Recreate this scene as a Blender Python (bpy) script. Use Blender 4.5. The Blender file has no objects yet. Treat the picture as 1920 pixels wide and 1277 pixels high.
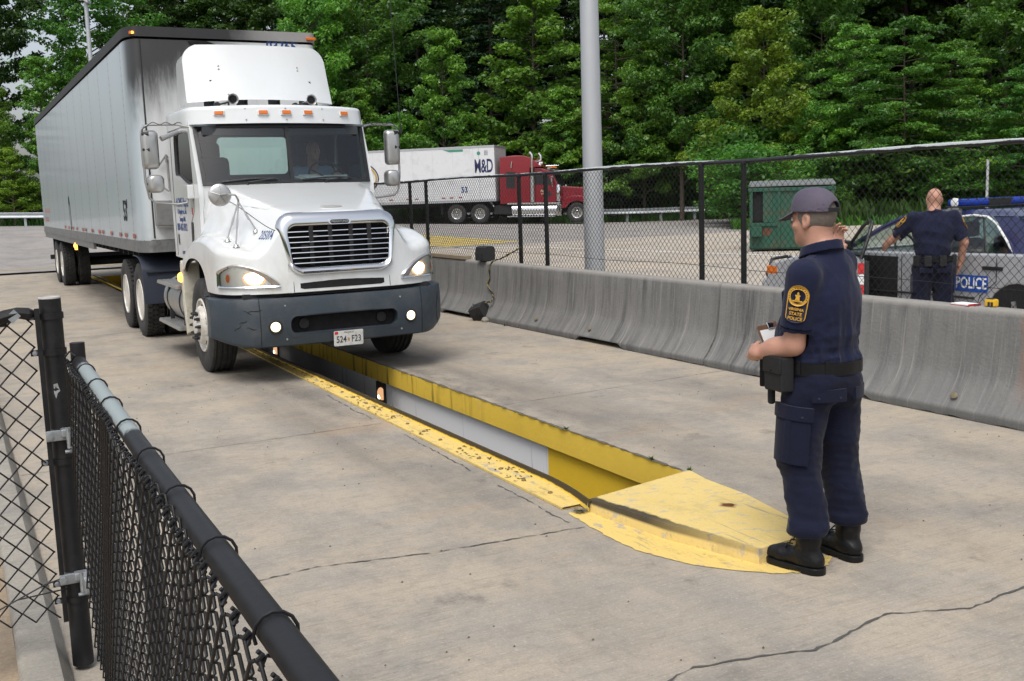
import bpy, bmesh, math, random
import numpy as np
from mathutils import Vector, Matrix
from mathutils.geometry import tessellate_polygon

# ------------------------------------------------------------------ camera, world, sun, exposure
C = bpy.context.scene.collection
SC = bpy.context.scene
F_PX, YAW, PITCH, ROLL, CAM_H = 1986.09, math.radians(27.65), math.radians(7.963), math.radians(-1.914), 1.854
def make_camera():
    cy, sy, cp, sp = math.cos(YAW), math.sin(YAW), math.cos(PITCH), math.sin(PITCH)
    fw = Vector((sy*cp, cy*cp, -sp)); r = Vector((cy, -sy, 0)); u = r.cross(fw)
    c, s = math.cos(ROLL), math.sin(ROLL)
    r2 = c*r + s*u; u2 = -s*r + c*u
    m = Matrix(((r2.x, u2.x, -fw.x, 0), (r2.y, u2.y, -fw.y, 0), (r2.z, u2.z, -fw.z, CAM_H), (0, 0, 0, 1)))
    cd = bpy.data.cameras.new('camera'); cd.sensor_width = 36; cd.lens = F_PX/1920*36
    cd.clip_start = .05; cd.clip_end = 600
    o = bpy.data.objects.new('camera', cd); C.objects.link(o); o.matrix_world = m
    SC.camera = o
make_camera()
SUN_EL, SUN_AZ = math.radians(60), math.radians(222)      # azimuth clockwise from +Y
W = bpy.data.worlds.new('World'); SC.world = W; W.use_nodes = True
_n = W.node_tree.nodes; _l = W.node_tree.links
_sky = _n.new('ShaderNodeTexSky'); _sky.sky_type = 'NISHITA'; _sky.sun_disc = False
_sky.sun_elevation = SUN_EL; _sky.sun_rotation = SUN_AZ; _sky.dust_density = 4.0; _sky.air_density = 1.0; _sky.ozone_density = 0.6
_hs = _n.new('ShaderNodeHueSaturation'); _hs.inputs['Saturation'].default_value = .5; _l.new(_sky.outputs[0], _hs.inputs['Color']); _l.new(_hs.outputs[0], _n['Background'].inputs[0]); _n['Background'].inputs[1].default_value = 0.15
_sd = bpy.data.lights.new('sun', 'SUN'); _sd.energy = 1.35; _sd.angle = math.radians(32); _sd.color = (1, .985, .955)
_so = bpy.data.objects.new('sun', _sd); C.objects.link(_so)
_dir = Vector((math.sin(SUN_AZ)*math.cos(SUN_EL), math.cos(SUN_AZ)*math.cos(SUN_EL), math.sin(SUN_EL)))
_so.rotation_euler = _dir.to_track_quat('Z', 'Y').to_euler()
SC.view_settings.view_transform = 'Standard'; SC.view_settings.look = 'None'
SC.view_settings.exposure = 0.36; SC.view_settings.gamma = 1

# ------------------------------------------------------------------ node helpers
def lin(r, g, b):
    f = lambda c: (c/255/12.92) if c/255 <= .04045 else ((c/255+.055)/1.055)**2.4
    return (f(r), f(g), f(b))
class NT:
    def __init__(s, name, world=False):
        s.world = world
        s.m = bpy.data.materials.new(name); s.m.use_nodes = True
        s.t = s.m.node_tree; s.b = s.t.nodes['Principled BSDF']; s.out = s.t.nodes['Material Output']
        s.tc = None
    def N(s, t, **k):
        n = s.t.nodes.new(t)
        for a, v in k.items(): setattr(n, a, v)
        return n
    def L(s, a, b): s.t.links.new(a, b)
    def set(s, sock, v):
        if hasattr(v, 'links') or isinstance(v, bpy.types.NodeSocket): s.L(v, sock)
        else:
            if isinstance(v, (tuple, list)) and len(v) == 3 and sock.type == 'RGBA': v = (*v, 1)
            sock.default_value = v
    def co(s):
        if s.tc is None: s.tc = s.N('ShaderNodeNewGeometry').outputs['Position'] if s.world else s.N('ShaderNodeTexCoord').outputs['Object']
        return s.tc
    def map(s, scale=(1, 1, 1), rot=(0, 0, 0), loc=(0, 0, 0)):
        n = s.N('ShaderNodeMapping'); s.L(s.co(), n.inputs[0])
        n.inputs['Scale'].default_value = scale; n.inputs['Rotation'].default_value = rot; n.inputs['Location'].default_value = loc
        return n.outputs[0]
    def noise(s, scale, detail=4, vec=None, rough=.55, dist=0):
        n = s.N('ShaderNodeTexNoise'); s.L(vec if vec is not None else s.co(), n.inputs['Vector'])
        n.inputs['Scale'].default_value = scale; n.inputs['Detail'].default_value = detail
        n.inputs['Roughness'].default_value = rough; n.inputs['Distortion'].default_value = dist
        return n.outputs['Fac']
    def voro(s, scale, vec=None, feature='F1', out='Distance'):
        n = s.N('ShaderNodeTexVoronoi', feature=feature); s.L(vec if vec is not None else s.co(), n.inputs['Vector'])
        n.inputs['Scale'].default_value = scale
        return n.outputs[out]
    def rng(s, f, a, b, c=0, d=1, smooth=False):
        n = s.N('ShaderNodeMapRange'); n.clamp = True
        if smooth: n.interpolation_type = 'SMOOTHSTEP'
        s.L(f, n.inputs[0])
        for i, v in enumerate((a, b, c, d)): n.inputs[i+1].default_value = v
        return n.outputs[0]
    def mix(s, f, a, b, blend='MIX'):
        n = s.N('ShaderNodeMix', data_type='RGBA', blend_type=blend)
        s.set(n.inputs[0], f); s.set(n.inputs[6], a); s.set(n.inputs[7], b)
        return n.outputs[2]
    def math(s, op, a, b=0.0):
        n = s.N('ShaderNodeMath', operation=op); s.set(n.inputs[0], a); s.set(n.inputs[1], b)
        return n.outputs[0]
    def xyz(s, vec=None):
        n = s.N('ShaderNodeSeparateXYZ'); s.L(vec if vec is not None else s.co(), n.inputs[0]); return n.outputs
    def bump(s, h, strength=.3, dist=.01):
        n = s.N('ShaderNodeBump'); n.inputs['Strength'].default_value = strength; n.inputs['Distance'].default_value = dist
        s.L(h, n.inputs['Height']); s.L(n.outputs[0], s.b.inputs['Normal']); return n
    def done(s, col=None, rough=None, metal=None, spec=None, coat=None, emit=None, estr=1, trans=None, alpha=None):
        b = s.b
        if col is not None: s.set(b.inputs['Base Color'], col)
        if rough is not None: s.set(b.inputs['Roughness'], rough)
        if metal is not None: s.set(b.inputs['Metallic'], metal)
        if spec is not None: s.set(b.inputs['Specular IOR Level'], spec)
        if coat is not None: s.set(b.inputs['Coat Weight'], coat)
        if emit is not None: s.set(b.inputs['Emission Color'], emit); b.inputs['Emission Strength'].default_value = estr
        return s.m
MATS = {}
def M(name, col=None, rough=.5, metal=0, var=.08, scale=6, bump=0, bscale=40, coat=0, spec=.5, dirt=None, dscale=3, emit=None, estr=1):
    """a plain surface with mottling, optional dirt and bump"""
    if name in MATS: return MATS[name]
    n = NT(name)
    f = n.noise(scale, 5)
    c = n.mix(f, tuple(x*(1-var) for x in col), tuple(min(1, x*(1+var)) for x in col))
    if dirt:
        d = n.rng(n.noise(dscale, 6, rough=.65), .48, .72)
        c = n.mix(n.math('MULTIPLY', d, dirt[1]), c, dirt[0])
    r = n.rng(n.noise(scale*2.3, 3), .3, .7, max(.02, rough-.08), min(1, rough+.08))
    if bump: n.bump(n.noise(bscale, 4), bump, .01)
    MATS[name] = n.done(c, r, metal, spec, coat, emit, estr)
    return MATS[name]

# ------------------------------------------------------------------ mesh helpers
ANCH = {}
def link_mesh(name, me, parent=None, mat=None):
    o = bpy.data.objects.new(name, me); C.objects.link(o)
    if parent is not None: o.parent = parent
    if mat is not None and not me.materials: me.materials.append(mat)
    return o
def anchor(parent):
    while parent is not None:
        if parent.name in ANCH: return ANCH[parent.name]
        parent = parent.parent
    return Vector((0, 0, 0))
def np_obj(name, V, F, mat, parent=None, smooth=False, own=None):
    """fast mesh from arrays; F is (n,3) or (n,4)"""
    a = anchor(parent) if own is None else own
    V = np.asarray(V, np.float32) - np.array(a, np.float32)
    F = np.asarray(F, np.int32); k = F.shape[1]
    me = bpy.data.meshes.new(name)
    me.vertices.add(len(V)); me.vertices.foreach_set('co', V.ravel())
    me.loops.add(F.size); me.loops.foreach_set('vertex_index', F.ravel())
    me.polygons.add(len(F)); me.polygons.foreach_set('loop_start', np.arange(0, F.size, k, dtype=np.int32))
    if smooth: me.polygons.foreach_set('use_smooth', np.ones(len(F), bool))
    me.update(calc_edges=True); me.validate()
    me.materials.append(mat)
    return link_mesh(name, me, parent)
class MB:
    def __init__(s): s.v = []; s.f = []; s.wn = False
    def add(s, V, F):
        o = len(s.v); s.v += [tuple(p) for p in V]; s.f += [tuple(i+o for i in f) for f in F]; return s
    def box(s, x0, x1, y0, y1, z0, z1, bev=0, M=None):
        b = bmesh.new(); bmesh.ops.create_cube(b, size=1)
        bmesh.ops.transform(b, matrix=Matrix.Translation(((x0+x1)/2, (y0+y1)/2, (z0+z1)/2)) @ Matrix.Diagonal((abs(x1-x0), abs(y1-y0), abs(z1-z0), 1)), verts=b.verts)
        if bev: s.wn = True; bmesh.ops.bevel(b, geom=b.edges[:], offset=bev, segments=2, affect='EDGES', profile=.5)
        if M is not None: bmesh.ops.transform(b, matrix=M, verts=b.verts)
        return s._bm(b)
    def _bm(s, b):
        b.verts.index_update()
        s.add([v.co[:] for v in b.verts], [[v.index for v in f.verts] for f in b.faces]); b.free(); return s
    def tube(s, p0, p1, r0, r1=None, n=14, cap=True):
        r1 = r0 if r1 is None else r1
        return s.path([p0, p1], [r0, r1], n, cap)
    def path(s, pts, r, n=10, cap=True, closed=False):
        pts = [Vector(p) for p in pts]; k = len(pts)
        rs = r if isinstance(r, (list, tuple)) else [r]*k
        V = []; F = []; up = None
        for i, p in enumerate(pts):
            if closed: d = pts[(i+1) % k]-pts[i-1]
            else: d = pts[min(i+1, k-1)]-pts[max(i-1, 0)]
            d.normalize()
            if up is None:
                up = Vector((0, 0, 1)) if abs(d.z) < .9 else Vector((1, 0, 0))
            a = d.cross(up)
            if a.length < 1e-6: a = d.orthogonal()
            a.normalize(); b = a.cross(d); up = b
            for j in range(n):
                t = 2*math.pi*j/n; V.append(p+a*(rs[i]*math.cos(t))+b*(rs[i]*math.sin(t)))
        for i in range(k if closed else k-1):
            i2 = (i+1) % k
            for j in range(n):
                F.append((i*n+j, i*n+(j+1) % n, i2*n+(j+1) % n, i2*n+j))
        if cap and not closed: F.append(tuple(range(n-1, -1, -1))); F.append(tuple((k-1)*n+j for j in range(n)))
        return s.add(V, F)
    def lathe(s, prof, M=None, n=28, close=False):
        """prof: (r, h); axis is local z, M places it"""
        V = []; F = []; k = len(prof)
        for r, h in prof:
            for j in range(n):
                t = 2*math.pi*j/n; V.append(Vector((r*math.cos(t), r*math.sin(t), h)))
        for i in range(k if close else k-1):
            i2 = (i+1) % k
            for j in range(n): F.append((i*n+j, i*n+(j+1) % n, i2*n+(j+1) % n, i2*n+j))
        if not close:
            if prof[0][0] > 1e-5: F.append(tuple(range(n-1, -1, -1)))
            if prof[-1][0] > 1e-5: F.append(tuple((k-1)*n+j for j in range(n)))
        if M is not None: V = [M @ v for v in V]
        return s.add(V, F)
    def grid(s, P, cu=False, cv=False, flip=False):
        nu, nv = len(P), len(P[0]); V = [p for row in P for p in row]; F = []
        for i in range(nu if cu else nu-1):
            for j in range(nv if cv else nv-1):
                a, b, c, d = i*nv+j, i*nv+(j+1) % nv, ((i+1) % nu)*nv+(j+1) % nv, ((i+1) % nu)*nv+j
                F.append((a, d, c, b) if flip else (a, b, c, d))
        return s.add(V, F)
    def prism(s, loops, fn, t0, t1, sub=0):
        """loops: outer 2D loop and hole loops; fn(u, v, t) -> 3D"""
        if not isinstance(loops[0][0], (tuple, list)): loops = [loops]
        tri = tessellate_polygon([[Vector((u, v, 0)) for u, v in l] for l in loops])
        flat = [q for l in loops for q in l]; k = len(flat)
        V = [fn(u, v, t0) for u, v in flat]+[fn(u, v, t1) for u, v in flat]
        F = [tuple(t) for t in tri]+[tuple(k+i for i in reversed(t)) for t in tri]
        o = 0
        for l in loops:
            n = len(l)
            for i in range(n): F.append((o+i, o+(i+1) % n, k+o+(i+1) % n, k+o+i))
            o += n
        return s.add(V, F)
    def build(s, name, mat, parent=None, bev=0, sharp=35, smooth=True, seg=2, solid=0, weld=True):
        a = anchor(parent)
        me = bpy.data.meshes.new(name)
        b = bmesh.new()
        vs = [b.verts.new(Vector(p)-a) for p in s.v]
        for f in s.f:
            try: b.faces.new([vs[i] for i in f])
            except ValueError: pass
        if weld: bmesh.ops.remove_doubles(b, verts=b.verts[:], dist=1e-5)
        if weld: bmesh.ops.dissolve_degenerate(b, edges=b.edges[:], dist=1e-6)
        bmesh.ops.recalc_face_normals(b, faces=b.faces[:])
        if bev:
            es = [e for e in b.edges if len(e.link_faces) == 2 and e.calc_face_angle(0) > math.radians(25)]
            bmesh.ops.bevel(b, geom=es, offset=bev, segments=seg, affect='EDGES', profile=.5, clamp_overlap=True)
        if solid: bmesh.ops.solidify(b, geom=b.faces[:], thickness=solid)
        b.to_mesh(me); b.free()
        if smooth:
            me.polygons.foreach_set('use_smooth', np.ones(len(me.polygons), bool)); me.set_sharp_from_angle(angle=math.radians(sharp))
        me.materials.append(mat)
        o = link_mesh(name, me, parent)
        if smooth and (bev or s.wn): w = o.modifiers.new('weighted', 'WEIGHTED_NORMAL'); w.keep_sharp = True; w.weight = 80
        return o
def tag(o, label=None, cat=None, group=None, kind=None):
    if label: o['label'] = label
    if cat: o['category'] = cat
    if group: o['group'] = group
    if kind: o['kind'] = kind
    return o
def thing(name, label, cat, loc=(0, 0, 0), rotz=0, group=None, world=True):
    """an Empty at the thing's base; with world=True parts are written in world coordinates"""
    o = bpy.data.objects.new(name, None); C.objects.link(o); o.location = loc; o.rotation_euler = (0, 0, rotz)
    o.empty_display_size = .2
    ANCH[o.name] = Vector(loc) if world else Vector((0, 0, 0))
    return tag(o, label, cat, group)
def copy_tree(o, parent=None):
    c = o.copy(); C.objects.link(c)
    if parent is not None: c.parent = parent
    for ch in o.children: copy_tree(ch, c)
    return c
def text_obj(name, body, size, mat, parent, M4, depth=.002, spacing=1.0, xs=1.0, align='CENTER', shear=0, bold=0, warp=None):
    """lettering as a thin mesh; M4 maps text plane (x right, y up) into the build frame"""
    cu = bpy.data.curves.new('lettering', 'FONT'); cu.body = body; cu.size = size; cu.align_x = align; cu.align_y = 'CENTER'
    cu.extrude = depth; cu.space_character = spacing; cu.shear = shear; cu.offset = bold; cu.resolution_u = 4
    t = bpy.data.objects.new('lettering', cu); C.objects.link(t)
    bpy.context.view_layer.update()
    me = bpy.data.meshes.new_from_object(t.evaluated_get(bpy.context.evaluated_depsgraph_get()))
    bpy.data.objects.remove(t); bpy.data.curves.remove(cu)
    a = anchor(parent)
    for v in me.vertices:
        q = Vector((v.co.x*xs, v.co.y, v.co.z))
        v.co = (warp(q) if warp else M4 @ q)-a
    me.materials.clear(); me.materials.append(mat); me.name = name
    return link_mesh(name, me, parent)
def frame(o, x, y):
    """4x4 from origin, x axis, y axis"""
    x = Vector(x).normalized(); y = Vector(y); z = x.cross(y).normalized(); y = z.cross(x)
    return Matrix(((x.x, y.x, z.x, o[0]), (x.y, y.y, z.y, o[1]), (x.z, y.z, z.z, o[2]), (0, 0, 0, 1)))
def axisM(o, d):
    """local z along d"""
    d = Vector(d).normalized(); q = d.to_track_quat('Z', 'Y')
    return Matrix.Translation(o) @ q.to_matrix().to_4x4()
def sst(x, a, b):
    t = min(1, max(0, (x-a)/(b-a))); return t*t*(3-2*t)

# ------------------------------------------------------------------ signed-distance modelling
def surf_net(f, lo, hi, h):
    lo = np.array(lo, float); n = np.maximum(np.ceil((np.array(hi)-lo)/h).astype(int)+1, 3)
    ax = [lo[i]+np.arange(n[i])*h for i in range(3)]
    val = np.empty(n, np.float32)
    B = 8; nb = [(n[i]+B-1)//B for i in range(3)]
    cen = [np.array([ax[i][k*B:min(n[i], k*B+B)].mean() for k in range(nb[i])]) for i in range(3)]
    Pc = np.stack([q.ravel() for q in np.meshgrid(*cen, indexing='ij')], 1).astype(np.float32); fc = f(Pc)
    lim = B*h*.87*1.6
    todo = []
    for q, (i, j, k) in enumerate(np.ndindex(*nb)):
        sl_ = (slice(i*B, i*B+B), slice(j*B, j*B+B), slice(k*B, k*B+B))
        if abs(fc[q]) > lim: val[sl_] = fc[q]
        else: todo.append(sl_)
    for c0 in range(0, len(todo), 400):
        ch = todo[c0:c0+400]; Ps = [np.stack([q.ravel() for q in np.meshgrid(*[ax[i][s_[i]] for i in range(3)], indexing='ij')], 1) for s_ in ch]
        v = f(np.concatenate(Ps).astype(np.float32)); o = 0
        for s_, p_ in zip(ch, Ps): val[s_] = v[o:o+len(p_)].reshape(val[s_].shape); o += len(p_)
    s = val < 0
    m = n-1
    cnt = np.zeros(m, np.float32); acc = np.zeros((*m, 3), np.float32)
    offs = [(0, 0, 0), (1, 0, 0), (0, 1, 0), (1, 1, 0), (0, 0, 1), (1, 0, 1), (0, 1, 1), (1, 1, 1)]
    sl = lambda o: tuple(slice(o[i], o[i]+m[i]) for i in range(3))
    for a in range(8):
        for b in range(a+1, 8):
            d = np.array(offs[b])-np.array(offs[a])
            if np.abs(d).sum() != 1 or d.min() < 0: continue
            va, vb = val[sl(offs[a])], val[sl(offs[b])]
            x = (va < 0) != (vb < 0)
            if not x.any(): continue
            idx = np.nonzero(x); t = va[idx]/(va[idx]-vb[idx])
            p = np.array(offs[a], np.float32)+t[:, None]*d
            acc[idx] += p; cnt[idx] += 1
    cells = np.nonzero(cnt > 0); ids = -np.ones(m, np.int64); ids[cells] = np.arange(len(cells[0]))
    V = (acc[cells]/cnt[cells][:, None]+np.stack(cells, 1))*h+lo
    F = []
    for axn in range(3):
        b_, c_ = [(1, 2), (2, 0), (0, 1)][axn]
        sa = [slice(None)]*3; sb = [slice(None)]*3
        sa[axn] = slice(0, -1); sb[axn] = slice(1, None)
        for q in (b_, c_): sa[q] = slice(1, -1); sb[q] = slice(1, -1)
        A, B = s[tuple(sa)], s[tuple(sb)]
        idx = np.nonzero(A != B)
        if not len(idx[0]): continue
        I = np.stack(idx, 1); I[:, b_] += 1; I[:, c_] += 1
        def cell(db, dc):
            J = I.copy(); J[:, b_] += db; J[:, c_] += dc; return ids[J[:, 0], J[:, 1], J[:, 2]]
        q = np.stack([cell(-1, -1), cell(0, -1), cell(0, 0), cell(-1, 0)], 1)
        fl = ~A[idx]; q[fl] = q[fl][:, ::-1]
        F.append(q)
    return V, np.concatenate(F)
def sd_cap(P, a, b, ra, rb=None):
    rb = ra if rb is None else rb
    a = np.array(a, np.float32); b = np.array(b, np.float32); ab = b-a
    t = np.clip(((P-a)@ab)/(ab@ab+1e-12), 0, 1)
    return np.linalg.norm(P-a-t[:, None]*ab, axis=1)-(ra+(rb-ra)*t)
def sd_ell(P, c, r, R=None):
    q = P-np.array(c, np.float32)
    if R is not None: q = q @ np.array(R, np.float32)
    r = np.array(r, np.float32); k0 = np.linalg.norm(q/r, axis=1); k1 = np.linalg.norm(q/(r*r), axis=1)
    return k0*(k0-1)/(k1+1e-9)
def sd_box(P, c, hb, rad=0, R=None):
    q = P-np.array(c, np.float32)
    if R is not None: q = q @ np.array(R, np.float32)
    d = np.abs(q)-(np.array(hb, np.float32)-rad)
    return np.linalg.norm(np.maximum(d, 0), axis=1)+np.minimum(d.max(1), 0)-rad
def smin(a, b, k):
    h = np.clip(.5+.5*(b-a)/k, 0, 1); return b+(a-b)*h-k*h*(1-h)
def smax(a, b, k): return -smin(-a, -b, k)
# ================================================================== THE SETTING
rnd = random.Random(7)
def G(x, y):
    """height of the lot: level near the lane, rising to the far left"""
    return sst(y, 29, 58)*max(-.05, 1.0-.031*max(-15, x))*(1 if y < 58 else 1)
def concrete(name, base, warm, grey, lanes=False, broom=(3, 70), fine=.5):
    n = NT(name)
    big = n.noise(.45, 5, rough=.6); mid = n.noise(1.9, 6, rough=.65); sm = n.noise(14, 5, rough=.7)
    c = n.mix(n.rng(big, .38, .66), base, warm)
    c = n.mix(n.math('MULTIPLY', n.rng(mid, .44, .66), .75), c, grey)
    blot = n.noise(.9, 7, n.map((1, .55, 1), loc=(7, 3, 0)), rough=.72)
    c = n.mix(n.math('MULTIPLY', n.rng(blot, .48, .68), .62), c, tuple(x*.62 for x in grey))
    if lanes:
        X, Y, Z = n.xyz()
        m = None
        for cx, w in ((2.62, .55), (4.62, .55)):
            k = n.rng(n.math('ABSOLUTE', n.math('SUBTRACT', X, cx)), w, .1, 0, 1, True)
            m = k if m is None else n.math('MAXIMUM', m, k)
        far = n.rng(Y, 3.5, 9.5, .3, 1)
        st = n.noise(1.3, 5, n.map((2.2, .25, 1)), rough=.6)
        m = n.math('MULTIPLY', n.math('MULTIPLY', m, far), n.rng(st, .3, .75, .1, .85))
        c = n.mix(m, c, (.115, .105, .092))
        for cx, w, k0 in ((4.22, .50, .62), (2.85, .35, .5)):
            eg = n.math('MULTIPLY', n.rng(n.math('ABSOLUTE', n.math('SUBTRACT', X, cx)), w, .0), n.rng(Y, 5.6, 8.5, 0, 1)); sm_ = n.noise(2.6, 7, n.map((1.6, .8, 1), loc=(cx, 2, 0)), rough=.75)
            c = n.mix(n.math('MULTIPLY', n.math('MULTIPLY', eg, n.rng(sm_, .42, .62)), k0), c, (.075, .070, .064))
        oil = n.noise(3.2, 5, n.map((1, .7, 1), loc=(11, 4, 0)), rough=.6); oz = n.rng(n.math('ABSOLUTE', n.math('SUBTRACT', n.noise(.6, 2, n.map(loc=(2, 7, 0))), .5)), .06, .0)
        c = n.mix(n.math('MULTIPLY', n.math('MULTIPLY', n.rng(oil, .60, .70), oz), .6), c, (.08, .074, .066))
        rust = n.noise(.5, 4, n.map((.6, 2.4, 1), loc=(3, 9, 0)))
        c = n.mix(n.math('MULTIPLY', n.rng(rust, .60, .76), .5), c, (.40, .25, .13))
    # broom finish and grit
    br = n.noise(1, 3, n.map((broom[0], broom[1], 1), rot=(0, 0, .02)), rough=.6)
    c = n.mix(n.math('MULTIPLY', n.rng(br, .5, .75), .42), c, tuple(x*.5 for x in base))
    c = n.mix(n.math('MULTIPLY', n.rng(sm, .5, .74), fine*.75), c, tuple(x*.42 for x in base))
    sp = n.voro(38); wh = n.noise(30, 2)
    c = n.mix(n.math('MULTIPLY', n.rng(sp, .14, .05), n.rng(wh, .5, .62, 0, .8)), c, (.05, .045, .04))
    lt = n.noise(60, 2, n.map(loc=(2, 2, 2)))
    c = n.mix(n.math('MULTIPLY', n.rng(lt, .57, .74), .32), c, tuple(min(1, x*1.6) for x in base))
    gr_ = n.noise(85, 3, n.map((1, 1.6, 1), loc=(5, 1, 0)), rough=.7); c = n.mix(n.math('MULTIPLY', n.rng(gr_, .50, .68), .38), c, tuple(x*.45 for x in base))
    dk = n.math('MULTIPLY', n.rng(n.noise(1.1, 7, n.map((.8, 1.3, 1), loc=(1, 8, 0)), rough=.75), .5, .68), n.rng(n.noise(22, 4, n.map((.6, 2.2, 1)), rough=.7), .38, .62)); c = n.mix(n.math('MULTIPLY', dk, .55), c, tuple(x*.55 for x in grey))
    n.bump(n.math('ADD', n.math('MULTIPLY', br, .7), n.math('ADD', sm, n.noise(70, 3))), .35, .006)
    return n.done(c, .88, spec=.25)
m_lane = concrete('lane_concrete', (.362, .318, .258), (.41, .348, .264), (.268, .256, .232), lanes=True)
m_lot = concrete('lot_concrete', (.43, .385, .325), (.47, .395, .30), (.35, .33, .30), broom=(.15, .5), fine=.3)
m_far = concrete('lot_asphalt', (.30, .285, .265), (.33, .30, .27), (.25, .24, .235), broom=(.2, .2), fine=.3)
m_walk = concrete('walk_concrete', (.30, .235, .165), (.33, .25, .17), (.25, .21, .16))
m_kerb = concrete('kerb_concrete', (.33, .31, .27), (.30, .27, .215), (.22, .21, .19))

def ground_sheet(name, xs, ys, mat, skip=None, zf=None, dz=0.0, keep=None):
    mb = MB(); P = {}
    for i in range(len(xs)-1):
        for j in range(len(ys)-1):
            xm, ym = (xs[i]+xs[i+1])/2, (ys[j]+ys[j+1])/2
            if skip and skip(xm, ym): continue
            if keep and not keep(xm, ym): continue
            mb.add([(x, y, (zf(x, y) if zf else 0)+dz) for x, y in ((xs[i], ys[j]), (xs[i+1], ys[j]), (xs[i+1], ys[j+1]), (xs[i], ys[j+1]))], [(0, 1, 2, 3)])
    return tag(mb.build(name, mat, smooth=False), kind='structure')
PX0, PX1, PY0, PY1 = 3.16, 4.115, 5.06, 30.0
ground_sheet('lane', [.27, PX0, PX1, 7.6], [-6, PY0, PY1, 33.2], m_lane, skip=lambda x, y: PX0 < x < PX1 and PY0 < y < PY1)
fr = lambda a, b, n: [a+(b-a)*i/n for i in range(n+1)]
def LOT(x, y):
    d = .464*x+.886*y; l = (.886*x-.464*y)/max(d, 1)
    return d < 60.5 and not (l > .214 and d > 44) and x < 46
ground_sheet('parking_lot', [7.6, 12, 16, 20, 24, 28, 32, 34.5, 37], fr(-6, 33.2, 10), m_lot, zf=G, keep=lambda x, y: x < 33 or y > 22)
ground_sheet('road', fr(-42, 46, 88), [33.2]+fr(34, 72, 38), m_far, zf=G, keep=LOT)
ground_sheet('walkway', [-8, .08], [-4, 33.2], m_walk, dz=.03)
mb = MB()
kp = [(.08, -.05), (.08, .075), (.10, .10), (.22, .10), (.268, .02), (.268, -.05)]
yy = fr(-4, 33, 74)
mb.grid([[(x+rnd.uniform(-.004, .004), y, z+rnd.uniform(-.004, .004)) for x, z in kp] for y in yy], flip=True)
tag(mb.build('kerb', m_kerb, sharp=50), kind='structure')

# forest floor reaching the horizon
n = NT('forest_floor'); f = n.noise(.35, 6); g = n.noise(6, 6, rough=.7)
c = n.mix(n.rng(f, .4, .65), (.035, .055, .014), (.055, .045, .025)); c = n.mix(n.rng(g, .45, .7), c, (.02, .03, .008))
n.bump(n.noise(5, 6), .8, .1); m_floor = n.done(c, .95, spec=.1)
def GF(x, y):
    d = math.hypot(x, y)
    return G(x, min(y, 58))-.07+max(0, d-75)*.03
ground_sheet('ground', fr(-160, 0, 8)+[8.5, 16, 26, 36, 46, 60, 90, 130, 180, 260], [-60, -20, -5, 33.5, 40, 46, 52, 58, 66, 76, 90, 120, 180, 280], m_floor, zf=GF,
             skip=lambda x, y: 0 < x < 8.5 and -5 < y < 33.5)

# joints, cracks and painted lines lie on the sheets
m_crack = M('crack_dirt', (.075, .072, .068), .95, var=.3, scale=20)
def ribbon(name, pts, w, mat, z=.004, jag=0, seg=.06, kind='structure', wj=.5, zf=None):
    P = []
    for (x0, y0), (x1, y1) in zip(pts, pts[1:]):
        n_ = max(1, int(math.hypot(x1-x0, y1-y0)/seg))
        for i in range(n_): P.append((x0+(x1-x0)*i/n_, y0+(y1-y0)*i/n_))
    P.append(pts[-1])
    L, R = [], []; ox = oy = 0
    for i, (x, y) in enumerate(P):
        a = P[max(0, i-1)]; b = P[min(len(P)-1, i+1)]
        dx, dy = b[0]-a[0], b[1]-a[1]; l = math.hypot(dx, dy) or 1
        if jag: ox = ox*.75+rnd.uniform(-jag, jag); oy = oy*.75+rnd.uniform(-jag, jag)
        ww = w*(1+rnd.uniform(-wj, wj)) if jag else w
        zz = z+(zf(x, y) if zf else 0)
        L.append((x+ox-dy/l*ww/2, y+oy+dx/l*ww/2, zz)); R.append((x+ox+dy/l*ww/2, y+oy-dx/l*ww/2, zz))
    mb = MB(); mb.grid([L, R]); o = mb.build(name, mat, smooth=False); tag(o, kind=kind); return o
ribbon('lane_joint', [(.28, 8.02), (3.0, 8.10)], .006, m_crack, jag=.0015)
ribbon('lane_joint', [(4.15, 8.15), (6.8, 8.35)], .006, m_crack, jag=.0015)
ribbon('lane_joint', [(.28, 16.2), (2.95, 16.3)], .014, m_crack, jag=.002)
ribbon('lane_joint', [(.28, 24.3), (2.95, 24.3)], .016, m_crack, jag=.002)
ribbon('lane_joint', [(.28, 33.19), (7.6, 33.19)], .05, m_crack, jag=.004)
ribbon('lane_crack', [(.9, 5.02), (1.5, 5.06), (2.1, 4.93), (2.95, 4.86)], .007, m_crack, jag=.007, wj=1.0, seg=.03)
ribbon('lane_crack', [(2.0, 3.02), (2.4, 3.15), (2.9, 3.02), (3.4, 3.12), (3.75, 2.98), (4.6, 3.06), (5.4, 2.95)], .009, m_crack, jag=.007, wj=.9, seg=.03)
ribbon('edge_dirt', [(4.122, 5.5), (4.122, 30)], .022, M('edge_grime', (.10, .09, .07), .95, var=.5, scale=25), jag=.004, wj=.9, seg=.05)
for a_, b_ in (((2.93, 4.98), (2.95, 5.9)), ((2.96, 6.3), (3.0, 7.6)), ((3.0, 8.3), (3.02, 9.6))): ribbon('lane_crack', [a_, b_], .006, m_crack, jag=.008, wj=1.0, seg=.03)
m_yline = M('yellow_road_paint', (.55, .40, .06), .8, var=.2, scale=3, dirt=((.3, .28, .25), .7), dscale=5)
m_wline = M('white_road_paint', (.62, .61, .58), .8, var=.12, scale=2, dirt=((.4, .37, .33), .8), dscale=4)
ribbon('yellow_line', [(-6, 34.35), (7.2, 34.25)], .16, m_yline, zf=G, z=.006, seg=1)
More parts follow.
